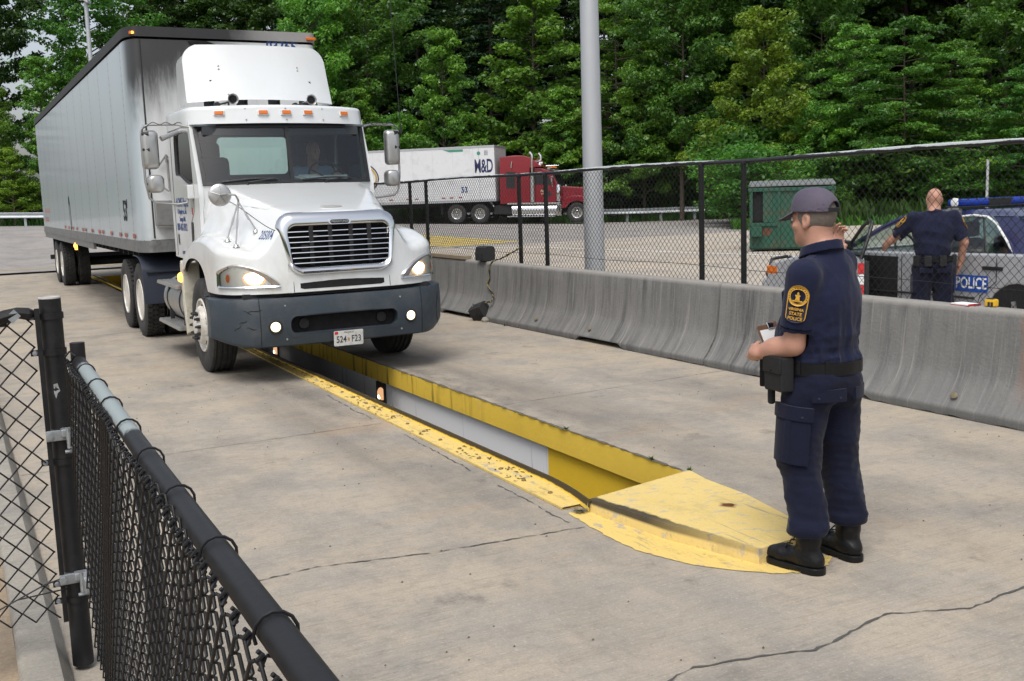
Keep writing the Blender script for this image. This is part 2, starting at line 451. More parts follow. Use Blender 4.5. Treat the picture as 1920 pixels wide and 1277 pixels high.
ribbon('white_line', [(9.2, 41.0), (17.4, 30.6), (18.7, 22.2), (19.6, 14.2), (19.9, 4)], .22, m_wline, z=.008, seg=1, zf=G)
mb = MB()
for k in range(9):
    y0 = 33.8+k*.9
    mb.add([(15.0+k*.02, y0, .008+G(16, y0)), (18.6-k*.1, y0+.7, .008+G(18, y0+.7)), (18.55-k*.1, y0+1.32, .008+G(18, y0+1.3)), (15.0+k*.02, y0+.62, .008+G(16, y0+.6))], [(0, 1, 2, 3)])
tag(mb.build('yellow_hatching', m_yline, smooth=False), kind='structure')
ribbon('white_line', [(-1.5, 47), (-1.5, 52)], .2, m_wline, z=.01, seg=1, zf=G)

# ------------------------------------------------------------------ inspection pit
def yellow(name, dirt_top=None, streak=None, base=(.78, .53, .07), pale=0, edge=False, wear=.5):
    n = NT(name, True); X, Y, Z = n.xyz()
    c = n.mix(n.noise(3, 5), tuple(x*.88 for x in base), tuple(min(1, x*1.1) for x in base))
    if pale: c = n.mix(pale, c, (.66, .49, .17))
    w = n.noise(9, 8, n.map((1, .45, 1)), rough=.75)
    c = n.mix(n.math('MULTIPLY', n.rng(w, .57, .64), wear), c, (.34, .31, .27))
    sc = n.noise(1, 4, n.map((40, 2.2, 8), rot=(0, 0, -.35)), rough=.6)
    c = n.mix(n.math('MULTIPLY', n.rng(sc, .60, .70), wear*.7), c, (.25, .22, .16))
    if streak:
        s_ = n.noise(1, 4, n.map((1, 9, .9)), rough=.6); amt = n.rng(Y, streak[0], streak[1], 0, 1)
        c = n.mix(n.math('MULTIPLY', n.rng(s_, .54, .66), n.math('MULTIPLY', amt, .9)), c, (.045, .04, .012))
    if dirt_top:
        k = n.math('ADD', Z, n.math('MULTIPLY', n.math('SUBTRACT', n.noise(16, 6, n.map((1, .6, 1)), rough=.7), .5), dirt_top[2]))
        c = n.mix(n.rng(k, dirt_top[0], dirt_top[1], 0, .97), c, (.028, .022, .015))
    tk = n.noise(5, 8, n.map((1.5, .6, 1), loc=(4, 4, 0)), rough=.8); c = n.mix(n.math('MULTIPLY', n.rng(tk, .55, .72), wear*.75), c, (.10, .08, .045))
    fl = n.noise(45, 4, rough=.7); c = n.mix(n.math('MULTIPLY', n.rng(fl, .62, .70), wear*.8), c, (.16, .13, .08))
    n.bump(n.noise(25, 5), .25, .01)
    return n.done(c, .6, spec=.3)
m_beam = yellow('pit_beam_yellow', streak=(8.3, 9.8), wear=.12)
m_flange = yellow('pit_flange_yellow', pale=.85, wear=.9)
m_lip = yellow('pit_lip_yellow', dirt_top=(.026, .034, .025), wear=.3)
m_under = yellow('pit_wall_yellow', wear=.1, base=(.86, .56, .04))
n = NT('pit_panel_white', True)
c = n.mix(n.noise(2, 5), (.84, .85, .85), (.88, .88, .88)); sk = n.noise(1, 4, n.map((1, 14, .7)))
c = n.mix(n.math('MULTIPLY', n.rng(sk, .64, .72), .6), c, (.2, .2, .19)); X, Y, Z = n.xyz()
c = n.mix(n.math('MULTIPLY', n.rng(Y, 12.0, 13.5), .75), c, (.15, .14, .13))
m_panel = n.done(c, .5)
m_dark = M('pit_dark', (.03, .028, .026), .9)
pit = thing('inspection_pit', 'long yellow edged inspection pit sunk in the concrete lane beneath the white truck', 'inspection pit', (3.6, 17, 0))
mb = MB(); mb.box(PX1, PX1+.06, 5.44, PY1, -.20, -.001)
mb.build('edge_beam', m_beam, pit, bev=.006)
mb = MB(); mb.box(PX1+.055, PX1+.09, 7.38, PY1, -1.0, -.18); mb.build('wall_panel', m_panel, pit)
mb = MB(); mb.box(PX1+.05, PX1+.12, 5.2, 7.38, -1.0, -.18); mb.build('wall_panel', m_under, pit); 
mb = MB(); mb.box(PX0-.1, PX1+.1, 5.0, PY1+.3, -1.12, -1.02); mb.box(PX0-.07, PX0-.02, 5.0, PY1, -1.02, -.004); mb.build('pit_floor', m_dark, pit)
mb = MB(); mb.box(PX0-.02, PX1+.06, PY1, PY1+.2, -1.02, -.001)
mb.box(PX0+.05, PX0+.25, 28.2, PY1, -.3, .02); mb.build('end_wall', m_under, pit)
fo = lambda y: 3.02+.0155*(y-5.2)
mb = MB(); ys = fr(5.2, PY1, 60)
mb.grid([[(fo(y), y, .002) for y in ys], [(fo(y), y, .016) for y in ys], [(3.215+.0012*(y-5.2), y, .018) for y in ys], [(3.215+.0012*(y-5.2), y, .004) for y in ys]], cu=True, flip=True)
mb.build('flange_plate', m_flange, pit, sharp=30)
lx = lambda y: 3.222+.0012*(y-5.2)-.10*max(0, (5.75-y)/.7)**1.6
lh = lambda y: .058+.012*max(0, (5.75-y)/.7)
ys = fr(5.06, 6, 14)+fr(6.2, PY1, 60)
mb = MB(); mb.grid([[(lx(y)-.01, y, .012) for y in ys], [(lx(y)-.004, y, .03) for y in ys], [(lx(y), y, lh(y)) for y in ys], [(lx(y)+.014, y, lh(y)) for y in ys], [(lx(y)+.014, y, -.02) for y in ys]], flip=True)
mb.build('lip', m_lip, pit, sharp=50)
mb = MB()
y = 5.5
while y < 16: mb.lathe([(.016, 0), (.016, .006), (.009, .011), (0, .011)], Matrix.Translation((fo(y)+.085+rnd.uniform(-.004, .004), y, .017)), 8); y += .34
o = mb.build('rivet', M('rivet_steel', (.22, .15, .06), .6, .3), pit); tag(o, kind='stuff')
m_glow = M('lamp_glow', (.35, .2, .12), .4, emit=(1, .55, .28), estr=.62)
m_hot = M('lamp_hot', (1, .9, .7), .4, emit=(1, .86, .62), estr=4)
m_chrome = M('chrome', (.72, .73, .74), .08, 1, var=.03)
m_black = M('black_rubber', (.022, .022, .023), .75, var=.25)
m_steel = M('dull_steel', (.42, .42, .41), .38, .9, var=.12, dirt=((.2, .18, .15), .4))
for yc in (11.17, 15.55, 19.9, 24.3):
    lm = thing('pit_lamp', {11.17: 'lit round lamp in the pit wall, nearest and fully in view ahead of the truck', 15.55: 'lit pit lamp half hidden just below the truck bumper'}.get(yc, 'lit pit lamp hidden in the dark beneath the truck'), 'lamp', (PX1+.06, yc, -.36), group='lamps along the pit wall')
    mb = MB(); x = PX1+.05
    for y0, y1, z0, z1 in ((-.13, .13, .10, .13), (-.13, .13, -.13, -.10), (-.13, -.10, -.10, .10), (.10, .13, -.10, .10)):
        mb.box(x-.02, x+.004, yc+y0, yc+y1, -.36+z0, -.36+z1)
    mb.box(x-.001, x+.004, yc-.1, yc+.1, -.46, -.26)
    mb.build('housing', m_dark, lm)
    mb = MB(); Mx = axisM((x-.004, yc, -.36), (-1, 0, 0))
    mb.lathe([(.088, 0), (.086, .012), (.06, .03), (.03, .038), (0, .04)], Mx @ Matrix.Diagonal((1.12, .82, 1, 1)), 28); mb.build('lens', m_glow, lm)
    mb = MB(); mb.lathe([(.028, .0), (.02, .012), (0, .016)], Mx @ Matrix.Translation((0, -.03, .032)), 20); mb.build('bulb', m_hot, lm)

# painted concrete wedge at the pit head
n = NT('wedge_paint', True); X, Y, Z = n.xyz()
c = n.mix(n.noise(4, 5), (.64, .47, .15), (.70, .54, .22))
w = n.noise(11, 8, n.map((.7, 1.3, 1)), rough=.72); c = n.mix(n.math('MULTIPLY', n.rng(w, .555, .62), .8), c, (.42, .38, .32))
sc = n.noise(1, 4, n.map((30, 1.5, 3), rot=(0, 0, .30)), rough=.6); c = n.mix(n.math('MULTIPLY', n.rng(sc, .63, .69), n.rng(Y, 5.0, 4.4, 0, .9)), c, (.33, .28, .2))
# scuffed black left edge: distance from the line of the edge
ln_ = n.math('SUBTRACT', n.math('SUBTRACT', X, 3.135), n.math('MULTIPLY', n.math('MAXIMUM', n.math('SUBTRACT', 4.95, Y), 0.0), .20))
ln_ = n.math('ADD', ln_, n.math('MULTIPLY', n.math('SUBTRACT', n.noise(15, 7, rough=.75), .5), .085))
edge = n.math('MULTIPLY', n.rng(n.math('SUBTRACT', ln_, n.rng(Y, 4.35, 4.75, 0, .034)), .040, .018), n.rng(Z, .045, .06))
edge = n.math('MULTIPLY', edge, n.rng(Y, 3.95, 4.6, .35, 1))
c = n.mix(n.math('MULTIPLY', edge, .95), c, (.035, .03, .024))
tk = n.noise(4, 8, n.map((1.2, .9, 1), loc=(4, 4, 0)), rough=.8); c = n.mix(n.math('MULTIPLY', n.rng(tk, .52, .72), .38), c, (.20, .17, .11))
fl = n.noise(50, 4, rough=.7); c = n.mix(n.math('MULTIPLY', n.rng(fl, .60, .70), .5), c, (.22, .19, .13))
dx = n.math('ABSOLUTE', n.math('SUBTRACT', X, 3.745)); dy = n.math('ABSOLUTE', n.math('SUBTRACT', Y, 4.585))
hole = n.math('ADD', n.math('MULTIPLY', dx, 1.0), dy); c = n.mix(n.rng(hole, .075, .03), c, (.14, .05, .012))
n.bump(n.noise(22, 6, rough=.7), .5, .012)
m_wedge = n.done(c, .7, spec=.25)
top = [(3.135, 5.09, .075), (3.16, 4.86, .085), (3.215, 4.44, .085), (3.29, 4.17, .085), (3.365, 3.885, .08), (3.60, 3.92, .075), (3.85, 4.12, .055), (3.917, 4.31, .05), (4.01, 4.74, .045), (4.045, 5.17, .035), (4.125, 5.43, .02), (4.09, 5.43, .02)]
wd = thing('painted_wedge', 'yellow painted concrete wedge capping the near end of the pit, black scuffs on its edge', 'kerb wedge', (3.6, 4.6, 0))
b = bmesh.new()
ctr = Vector((3.62, 4.62, .07)); rings = []
for k in range(7):
    t = k/6; rings.append([(ctr+(Vector(p)-ctr)*t) for p in top])
mb = MB(); mb.grid(rings[1:], cv=True, flip=True); mb.add([ctr]+rings[1], [(0, i+1, (i+1) % len(top)+1) for i in range(len(top))])
bot = [((p[0]-ctr.x)*1.03+ctr.x, (p[1]-ctr.y)*1.01+ctr.y, -.03) for p in top]
out = [((p[0]-ctr.x)*1.012+ctr.x, (p[1]-ctr.y)*1.006+ctr.y, p[2]-.018) for p in top]
mb.grid([rings[6], out, bot], cv=True, flip=True)
mb.build('wedge_top', m_wedge, wd, sharp=60)
mb = MB(); mb.lathe([(.034, .0), (.03, .003), (.0, -.004)], Matrix.Translation((3.745, 4.585, .0615)) @ Matrix.Diagonal((1.2, .8, 1, 1)), 14); mb.build('drain_hole', M('rusty_hole', (.10, .035, .012), .95, var=.4, scale=30), wd)
mb = MB()
pp = [(3.019, 5.135), (2.989, 4.882), (2.975, 4.6), (2.985, 4.357), (3.05, 4.15), (3.135, 3.981), (3.334, 3.747), (3.449, 3.69), (3.62, 3.69), (3.734, 3.77), (3.66, 3.92), (3.42, 3.88), (3.28, 4.2), (3.18, 4.6), (3.16, 5.08)]
pq = [(a[0]+(b[0]-a[0])*t/7, a[1]+(b[1]-a[1])*t/7) for a, b in zip(pp, pp[1:]+pp[:1]) for t in range(7)]
rr = [(x+rnd.uniform(-.007, .007), y+rnd.uniform(-.007, .007), .004) for x, y in pq]
mb.add(rr, [tuple(t) for t in tessellate_polygon([[Vector(q) for q in rr]])]); mb.build('ground_paint', m_flange, wd, smooth=False)

# ------------------------------------------------------------------ concrete barriers
n = NT('barrier_concrete'); X, Y, Z = n.xyz()
c = n.mix(n.noise(2.2, 6, rough=.65), (.135, .135, .131), (.215, .211, .200))
s1 = n.noise(1, 7, n.map((1, 6.5, .6)), rough=.7); s2 = n.noise(1, 4, n.map((2, 30, 1.2), loc=(3, 1, 2)), rough=.6)
ban = n.noise(1.1, 3, n.map((.2, 1, .4)))
c = n.mix(n.math('MULTIPLY', n.rng(s1, .45, .64), n.rng(ban, .35, .60, .15, 1.0)), c, (.062, .062, .062))
c = n.mix(n.math('MULTIPLY', n.rng(s2, .56, .72), .55), c, (.33, .32, .30))
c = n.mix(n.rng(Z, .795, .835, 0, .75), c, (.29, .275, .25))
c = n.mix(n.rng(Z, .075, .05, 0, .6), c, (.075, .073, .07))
ru = n.math('MULTIPLY', n.rng(n.math('ADD', Y, n.math('MULTIPLY', n.noise(5, 4), .12)), 5.24, 5.12), n.math('MULTIPLY', n.rng(Z, .15, .6), n.rng(Y, 4.75, 4.98)))
c = n.mix(n.math('MULTIPLY', ru, .85), c, (.30, .10, .025))
po = n.voro(45); c = n.mix(n.math('MULTIPLY', n.rng(po, .12, .04), .6), c, (.03, .03, .03))
n.bump(n.math('ADD', n.noise(40, 5), n.math('MULTIPLY', n.noise(6, 5), 1.5)), .5, .01)
m_bar = n.done(c, .9, spec=.2)
BX = 6.79
prof = [(0, 0), (0, .07), (.012, .085)]+[(.012+.163*t+.02*math.sin(math.pi*t)*0, .085+.245*t**1.25) for t in (.25, .5, .75, .9)]
prof += [(.168, .335), (.18, .38), (.195, .5), (.21, .65), (.222, .80), (.232, .835), (.245, .845)]
prof = prof+[(.62-x, z) for x, z in reversed(prof)]
labs = ['concrete barrier segment at right, behind the standing officer, carrying notebook and tape measure', 'concrete barrier segment in front of the tall grey pole',
        'concrete barrier segment with the two black rubber chocks', 'concrete barrier segment hidden behind the cab of the white truck', 'concrete barrier segment hidden farther behind the white truck']
slots = {0: (6.45, 7.35), 1: (10.28, 11.25), 2: (14.15, 15.3)}
for k in range(5):
    y0 = 4.66+k*4.06 if k else 3.2; y1 = 4.66+(k+1)*4.06-.028
    ys = sorted(set([y0, y0+.012]+fr(y0+.03, y1-.03, 46)+[y1-.012, y1]))
    sl = slots.get(k)
    rows = []
    for y in ys:
        e = .016 if (y-y0 < .006 or y1-y < .006) else 0
        row = []
        for i, (x, z) in enumerate(prof):
            zz = z
            if z < .02:
                zz = .004+max(0, rnd.uniform(-.012, .012))
                if sl and sl[0] < y < sl[1]: zz = .06
            j = 0
            sx = x+e*(1 if x < .31 else -1)
            row.append((BX+sx+j, y, zz-(e if z > .8 else 0)))
        rows.append(row)
    mb = MB(); mb.grid(rows, cv=True); mb.add(rows[0], [tuple(range(len(prof)))]); mb.add(rows[-1], [tuple(range(len(prof)))])
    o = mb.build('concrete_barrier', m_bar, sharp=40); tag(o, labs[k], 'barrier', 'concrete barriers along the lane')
    for ty_ in {0: (5.62,), 1: (8.1+2.9, 12.35), 2: (15.9,)}.get(k, ()):
        mh = MB(); mh.lathe([(.0, .0035), (.022, .002), (.027, -.002)], axisM((BX+.045, ty_, .165), (-1, 0, .62)) @ Matrix.Diagonal((1.3, 1, 1, 1)), 12); mh.build('tie_hole', M('tie_hole', (.17, .14, .09), .9, var=.4, scale=40), o)

# ------------------------------------------------------------------ chain link fences
m_vinyl = M('black_vinyl', (.010, .010, .011), .5, var=.3, spec=.4)
def worn(zc):
    n = NT('worn_rail', True); X, Y, Z = n.xyz()
    k = n.math('ADD', Z, n.math('MULTIPLY', n.math('SUBTRACT', n.noise(7, 6, n.map((1, .5, 1)), rough=.7), .5), .06))
    c = n.mix(n.rng(k, zc+.008, zc+.012), (.018, .018, .02), (.42, .45, .45)); return n.done(c, .45)
def mesh_wires(u0, u1, v0, v1, d, r, fn, ns=3, sag=0, seed=1, knuckle=0):
    """woven zigzag wires; fn(u, v, w) -> 3D (w out of plane)"""
    rg = np.random.RandomState(seed)
    nu = int((u1-u0)/d); nv = int((v1-v0)/d); V = []; F = []; o = 0
    ang = np.arange(ns)*2*math.pi/ns
    for i in range(nu):
        pts = []
        for j in range(nv+1):
            s = (i+j) % 2
            u = u0+(i+s)*d+rg.uniform(-.02, .02)*d; v = v0+j*(v1-v0)/nv+rg.uniform(-.02, .02)*d
            if knuckle:
                e = .07*d
                w = (1 if s else -1)*r*1.1
                pts.append((u-(e if s else -e), v-e*.9, w)); pts.append((u-(e if s else -e)*.0, v, 0)); pts.append((u-(e if s else -e), v+e*.9, -w))
            else: pts.append((u, v, 0))
        if knuckle: pts = pts[1:-1]
        P = np.array([fn(*p) for p in pts])
        T = np.gradient(P, axis=0); T /= np.linalg.norm(T, axis=1)[:, None]+1e-9
        nrm = np.array(fn(0, 0, 1))-np.array(fn(0, 0, 0)); nrm /= np.linalg.norm(nrm)
        B = np.cross(T, nrm); B /= np.linalg.norm(B, axis=1)[:, None]+1e-9; N2 = np.cross(B, T)
        ring = P[:, None, :]+r*(np.cos(ang)[None, :, None]*B[:, None, :]+np.sin(ang)[None, :, None]*N2[:, None, :])
        m = len(P); V.append(ring.reshape(-1, 3))
        a = np.arange(m-1)[:, None]*ns+np.arange(ns)[None, :]; bq = np.arange(m-1)[:, None]*ns+(np.arange(ns)[None, :]+1) % ns
        F.append(np.stack([a, bq, bq+ns, a+ns], -1).reshape(-1, 4)+o); o += m*ns
    return np.concatenate(V), np.concatenate(F)
FX = 7.30
fence = thing('chain_link_fence', 'tall black chain link fence standing behind the concrete barriers', 'fence', (FX, 14, .0))
V, F = mesh_wires(2.6, 26, .80, 2.08, .0400, .0032, lambda u, v, w: (FX-.035+w, u, v), 4, seed=3)
np_obj('wire_mesh', V, F, m_vinyl, fence, smooth=True)
mb = MB(); pts = [(FX, y, 2.105+.012*math.sin(y*1.3)+rnd.uniform(-.003, .003)) for y in fr(2.6, 26, 40)]; mb.path(pts, .024, 10); mb.build('top_rail', worn(2.108), fence)
mb = MB(); mb.path([(FX-.04, y, .985+.012*math.sin(y*2.1)) for y in fr(2.6, 26, 60)], .003, 5); mb.build('tension_wire', m_vinyl, fence)
for y in (3.8, 4.5, 8.66, 9.36, 12.79, 13.56, 16.93, 17.65, 21.1, 21.9, 25.2):
    mb = MB(); mb.tube((FX, y, .02), (FX, y, 2.09), .03, n=12); mb.lathe([(.034, 0), (.034, .03), (.03, .035)], Matrix.Translation((FX, y, 2.06)), 12)
    mb.build('post', m_vinyl, fence)
# tall grey pole behind the fence
n = NT('pole_paint'); X, Y, Z = n.xyz(); c = n.mix(n.noise(1, 5, n.map((6, 6, .8))), (.40, .42, .44), (.50, .51, .52)); m_pole = n.done(c, .4, .35)
pl = thing('light_pole', 'tall smooth grey metal pole rising behind the fence', 'pole', (8.33, 13.2, 0))
mb = MB(); mb.tube((8.33, 13.2, .06), (8.33, 13.2, 10.5), .152, .105, 32); mb.build('shaft', m_pole, pl, sharp=60)
mb = MB(); mb.box(8.11, 8.55, 12.98, 13.42, 0, .06); mb.build('base_plate', m_pole, pl, bev=.01)

# ------------------------------------------------------------------ gate and panel in the foreground
m_pipe = M('gate_pipe', (.010, .010, .011), .5, var=.35, scale=9, spec=.35, dirt=((.04, .04, .04), .4), dscale=14)
m_galv = M('galvanised', (.42, .45, .47), .4, .75, var=.2, scale=30)
m_chip = M('chipped_rim', (.5, .49, .47), .6)
gx, gz = .372, 1.27
GXF = lambda y: .340+.0155*(y-1.2)
gate = thing('chain_link_gate', 'low black chain link gate running along the kerb at lower left', 'gate', (gx, 2.6, .1))
V, F = mesh_wires(.55, 4.24, .13, 1.285, .0385, .0031, lambda u, v, w: (GXF(u)-.042+w*1.5+.012*math.sin(u*5+v*3), u, v+.006*math.sin(u*9)), 6, seed=5, knuckle=1)
np_obj('wire_mesh', V, F, m_vinyl, gate, smooth=True)
mb = MB()
for i in range(51):      # twisted barbs along the top
    y = .55+i*.073; z = 1.285+.006*math.sin(y*9)
    g_ = GXF(y)-.044; mb.path([(g_-.004, y-.006, z-.012), (g_+.006, y+.004, z), (g_-.003, y+.002, z+.011)], [.0034, .004, .0036], 6)
    mb.path([(g_+.004, y+.010, z-.014), (g_-.005, y, z-.001), (g_+.003, y-.003, z+.008)], .0036, 6)
o = mb.build('wire_barb', m_vinyl, gate); tag(o, kind='stuff')
n = NT('gate_rail_paint', True); X, Y, Z = n.xyz()
k = n.math('ADD', Y, n.math('MULTIPLY', n.noise(12, 5, n.map((1, .5, 1))), .25))
band = n.math('MULTIPLY', n.rng(k, 2.9, 2.93), n.rng(k, 4.22, 4.18)); rt = n.math('ADD', n.math('MULTIPLY', Z, 1.0), n.math('MULTIPLY', n.noise(9, 5), .02))
c = n.mix(n.math('MULTIPLY', band, n.rng(rt, 1.283, 1.289)), (.012, .012, .013), (.26, .30, .30)); n.bump(n.noise(30, 4), .15, .005)
mb = MB(); mb.path([(GXF(y), y, gz+.004*math.sin(y*2)) for y in fr(.4, 4.25, 24)], .0245, 20); mb.build('top_rail', n.done(c, .5, spec=.35), gate)
mb = MB()
for y in fr(.62, 4.0, 9):
    pts = [(GXF(y)+.030*math.cos(t), y+.02*t/6.28, gz+.030*math.sin(t)) for t in fr(-2.2, 3.6, 12)]; mb.path(pts, .0028, 6)
o = mb.build('tie_wire', m_vinyl, gate); tag(o, kind='stuff')
for y, r, zt in ((4.29, .027, 1.345), (2.62, .024, 1.26), (.9, .024, 1.26)):
    mb = MB(); mb.tube((GXF(y), y, .1), (GXF(y), y, zt), r, n=20); mb.build('upright', m_pipe, gate)
mb = MB(); mb.path([(GXF(y), y, .16) for y in (.4, 4.25)], .022, 14); mb.build('bottom_rail', m_pipe, gate)
mb = MB(); mb.path([(gx-.02, 4.27, 1.25), (gx-.035, 4.24, 1.30), (gx-.02, 4.2, 1.325), (gx-.005, 4.19, 1.31), (gx-.02, 4.22, 1.28)], .0035, 6); mb.build('loose_wire', m_vinyl, gate)
px_, py_ = .318, 4.45
gp = thing('gate_post', 'thick black steel gate post with a chipped open top at left', 'post', (px_, py_, .02))
mb = MB(); mb.lathe([(.0405, .0), (.0405, 1.49), (.037, 1.492), (.037, 1.40), (0, 1.40)], Matrix.Translation((px_, py_, .02)), 28); mb.build('tube', m_pipe, gp)
mb = MB(); mb.lathe([(.0408, 0), (.0408, .006), (.0365, .007), (.0365, -.004)], Matrix.Translation((px_, py_, 1.507)), 28); mb.build('rim', m_chip, gp)
mb = MB()
tri = [(-.5, .03), (.3, .035), (.7, -.01), (.2, -.02), (-.2, -.05), (-.5, -.02)]
mb.grid([[(px_+.0414*math.sin(a-.2), py_-.0414*math.cos(a-.2), 1.155+z) for a, z in ((q[0]*.45, q[1]*.7) for q in tri)], [(px_+.0408*math.sin(a-.2), py_-.0408*math.cos(a-.2), 1.155+z*.2) for a, z in ((q[0]*.45, q[1]*.7) for q in tri)]]); 
mb.build('paint_chip', m_galv, gp)
for z in (1.44, 1.30, .865, .37, .30):
    mb = MB(); mb.lathe([(.042, -.012), (.0455, -.012), (.0455, .012), (.042, .012)], Matrix.Translation((px_, py_, z)), 28, close=True)
    mb.box(px_-.085, px_-.04, py_-.012, py_-.004, z-.012, z+.012, .002); mb.build('clamp_band', m_pipe, gp)
    mb = MB(); mb.lathe([(.011, 0), (.009, .008), (0, .009)], axisM((px_-.07, py_-.012, z), (0, -1, 0)), 10); mb.build('bolt', m_galv, gp)
for z, mt in ((.975, m_galv), (.395, m_galv)):
    hg = MB()
    hg.lathe([(.042, -.02), (.048, -.02), (.048, .02), (.042, .02)], Matrix.Translation((px_, py_, z)), 24, close=True)
    hg.box(px_-.062, px_+.03, py_-.056, py_-.046, z-.02, z+.022, .004)
    hg.box(px_-.01, px_+.05, py_-.085, py_-.045, z-.005, z+.03, .008)
    hg.box(px_+.02, px_+.065, py_-.13, py_-.06, z-.05, z+.012, .008)
    hg.tube((px_+.015, py_-.095, z-.045), (px_+.015, py_-.095, z+.035), .008, n=10)
    hg.tube((px_+.0, py_-.075, z-.062), (px_+.075, py_-.075, z-.062), .007, n=8)
    hg.lathe([(.014, 0), (.014, .012), (0, .013)], axisM((px_-.05, py_-.056, z+.002), (0, -1, 0)), 6)
    hg.lathe([(.013, 0), (.013, .014), (0, .015)], axisM((px_+.03, py_-.085, z+.015), (0, -1, .2)), 6)
    hg.build('hinge', mt, gp, bev=0)
pn = thing('fence_panel', 'black chain link panel with a broken top rail left of the gate post', 'fence', (-.4, 4.42, .2))
V, F = mesh_wires(-1.62, .262, .235, 1.46, .0445, .0032, lambda u, v, w: (u, 4.42+w*1.6+.01*math.sin(u*6), v), 6, seed=8, knuckle=1)
np_obj('wire_mesh', V, F, m_vinyl, pn, smooth=True)
mb = MB(); mb.box(.257, .275, 4.405, 4.413, .22, 1.475, .002); mb.build('tension_bar', m_pipe, pn)
mb = MB(); pts = [(-1.8, 4.45, 1.43), (.13, 4.45, 1.43), (.16, 4.446, 1.432)]; mb.path(pts, .021, 14); mb.build('top_rail', m_pipe, pn)
mb = MB(); mb.path([(.10, 4.43, 1.435), (.16, 4.42, 1.452), (.20, 4.42, 1.462), (.235, 4.425, 1.455), (.262, 4.435, 1.45)], [.024, .026, .022, .024, .014], 9); mb.build('torn_sleeve', m_pipe, pn, sharp=20)
mb = MB(); mb.box(.165, .205, 4.398, 4.402, 1.435, 1.47, 0, Matrix.Translation((.185, 4.4, 1.45)) @ Matrix.Rotation(-.7, 4, 'Y') @ Matrix.Translation((-.185, -4.4, -1.45))); mb.build('bare_metal', m_galv, pn)
mb = MB(); mb.path([(-.2, 4.41, .30), (0, 4.40, .31), (.1, 4.40, .35), (.2, 4.40, .39), (.28, 4.42, .40)], .003, 6); mb.path([(.1, 4.40, .35), (.24, 4.39, .36), (.29, 4.41, .355)], .003, 6); mb.build('tie_wire', m_vinyl, pn)

# ------------------------------------------------------------------ small things on and by the barrier
m_tyre = M('chock_rubber', (.020, .020, .021), .7, var=.3, scale=20)
def chock(Mx, label):
    t = thing('wheel_chock', label, 'wheel chock', Mx.to_translation(), group='rubber wheel chocks joined by a rope')
    mb = MB()
    for k in range(7):
        u = -.11+k*.0367
        mb.prism([(-.10, -.10), (.10, -.10), (.105, .0), (.085, .09), (.05, .115), (-.06, .115), (-.10, .08)], lambda a, b, w: Mx @ Vector((w, a, b)), u-.0125, u+.0125)
    mb.box(-.122, .122, -.094, .094, -.092, .106, .01, Mx); mb.build('body', m_tyre, t, bev=.004)
    mb = MB(); mb.path([Mx @ Vector((.05, -.02, .11)), Mx @ Vector((.05, 0, .15)), Mx @ Vector((.05, .02, .11))], .008, 8); mb.build('eyelet', m_steel, t)
    return t
chock(Matrix.Translation((7.06, 14.25, .955)) @ Matrix.Rotation(.12, 4, 'Z') @ Matrix.Rotation(math.pi/2, 4, 'Z'), 'black ribbed rubber chock sitting on top of the barrier')
chock(Matrix.Translation((6.78, 13.92, .135)) @ Matrix.Rotation(.5, 4, 'Z') @ Matrix.Rotation(-.45, 4, 'Y') @ Matrix.Rotation(math.pi/2, 4, 'Z') @ Matrix.Rotation(.35, 4, 'Y'), 'black ribbed rubber chock hanging low against the barrier foot')
n = NT('rope'); wv = n.N('ShaderNodeTexWave'); n.L(n.map((1, 1, 1)), wv.inputs[0]); wv.inputs['Scale'].default_value = 9; wv.inputs['Distortion'].default_value = 2
m_rope = n.done(n.mix(n.rng(wv.outputs['Fac'], .62, .72), (.018, .016, .012), (.20, .16, .06)), .9)
mb = MB(); rp = [(7.24, 13.44, 1.07), (7.16, 13.55, 1.0), (7.09, 13.78, .90), (7.03, 13.93, .865), (7.00, 13.99, .80), (6.985, 13.98, .70), (6.975, 13.97, .60), (6.97, 14.03, .52), (6.965, 13.98, .47), (6.95, 13.82, .40), (6.915, 13.74, .335), (6.87, 13.72, .29), (6.83, 13.83, .265), (6.80, 13.95, .255), (6.79, 13.98, .23)]
cr = []
for i in range(len(rp)-1):
    for s in range(4): cr.append(Vector(rp[i]).lerp(Vector(rp[i+1]), s/4)+Vector((0, rnd.uniform(-.006, .006), rnd.uniform(-.004, .004))))
mb.path(cr, [.011+(.007 if i % 13 == 6 else 0) for i in range(len(cr))], 8)
tag(mb.build('rope', m_rope), 'knotted dark rope trailing down the barrier between the two black chocks', 'rope')
mb = MB(); mb.box(7.0, 7.12, 14.85, 16.2, .846, .90, .004, Matrix.Translation((0, 0, 0))); tag(mb.build('wooden_board', M('grey_wood', (.24, .19, .13), .85, var=.35, scale=7)), 'weathered wooden board lying on top of the barrier beside the truck', 'board')
nb = thing('notebook', 'open white notepad with a red edge lying on the barrier', 'notebook', (7.11, 5.74, .846))
Rn = Matrix.Translation((7.10, 5.75, .846)) @ Matrix.Rotation(-.1, 4, 'Z')
mb = MB(); mb.box(-.06, .06, -.09, .09, .004, .014, .001, Rn); mb.build('pages', M('paper', (.80, .80, .80), .8), nb)
mb = MB(); mb.box(-.063, .063, -.094, .093, .0005, .004, 0, Rn); mb.box(-.063, .063, -.1, -.094, .0005, .016, 0, Rn); mb.build('cover', M('red_card', (.42, .02, .03), .6), nb)
mb = MB(); mb.tube((7.05, 5.62, .852), (7.17, 5.66, .856), .004, n=8); tag(mb.build('pen', M('pen_black', (.02, .02, .03), .4)), 'dark pen lying between the notepad and the tape measure', 'pen')
tm = thing('tape_measure', 'small yellow and black tape measure on the barrier', 'tape measure', (7.13, 5.53, .846))
mb = MB(); mb.box(7.10, 7.16, 5.485, 5.575, .847, .907, .012); mb.build('case', M('tape_yellow', (.70, .42, .02), .4), tm)
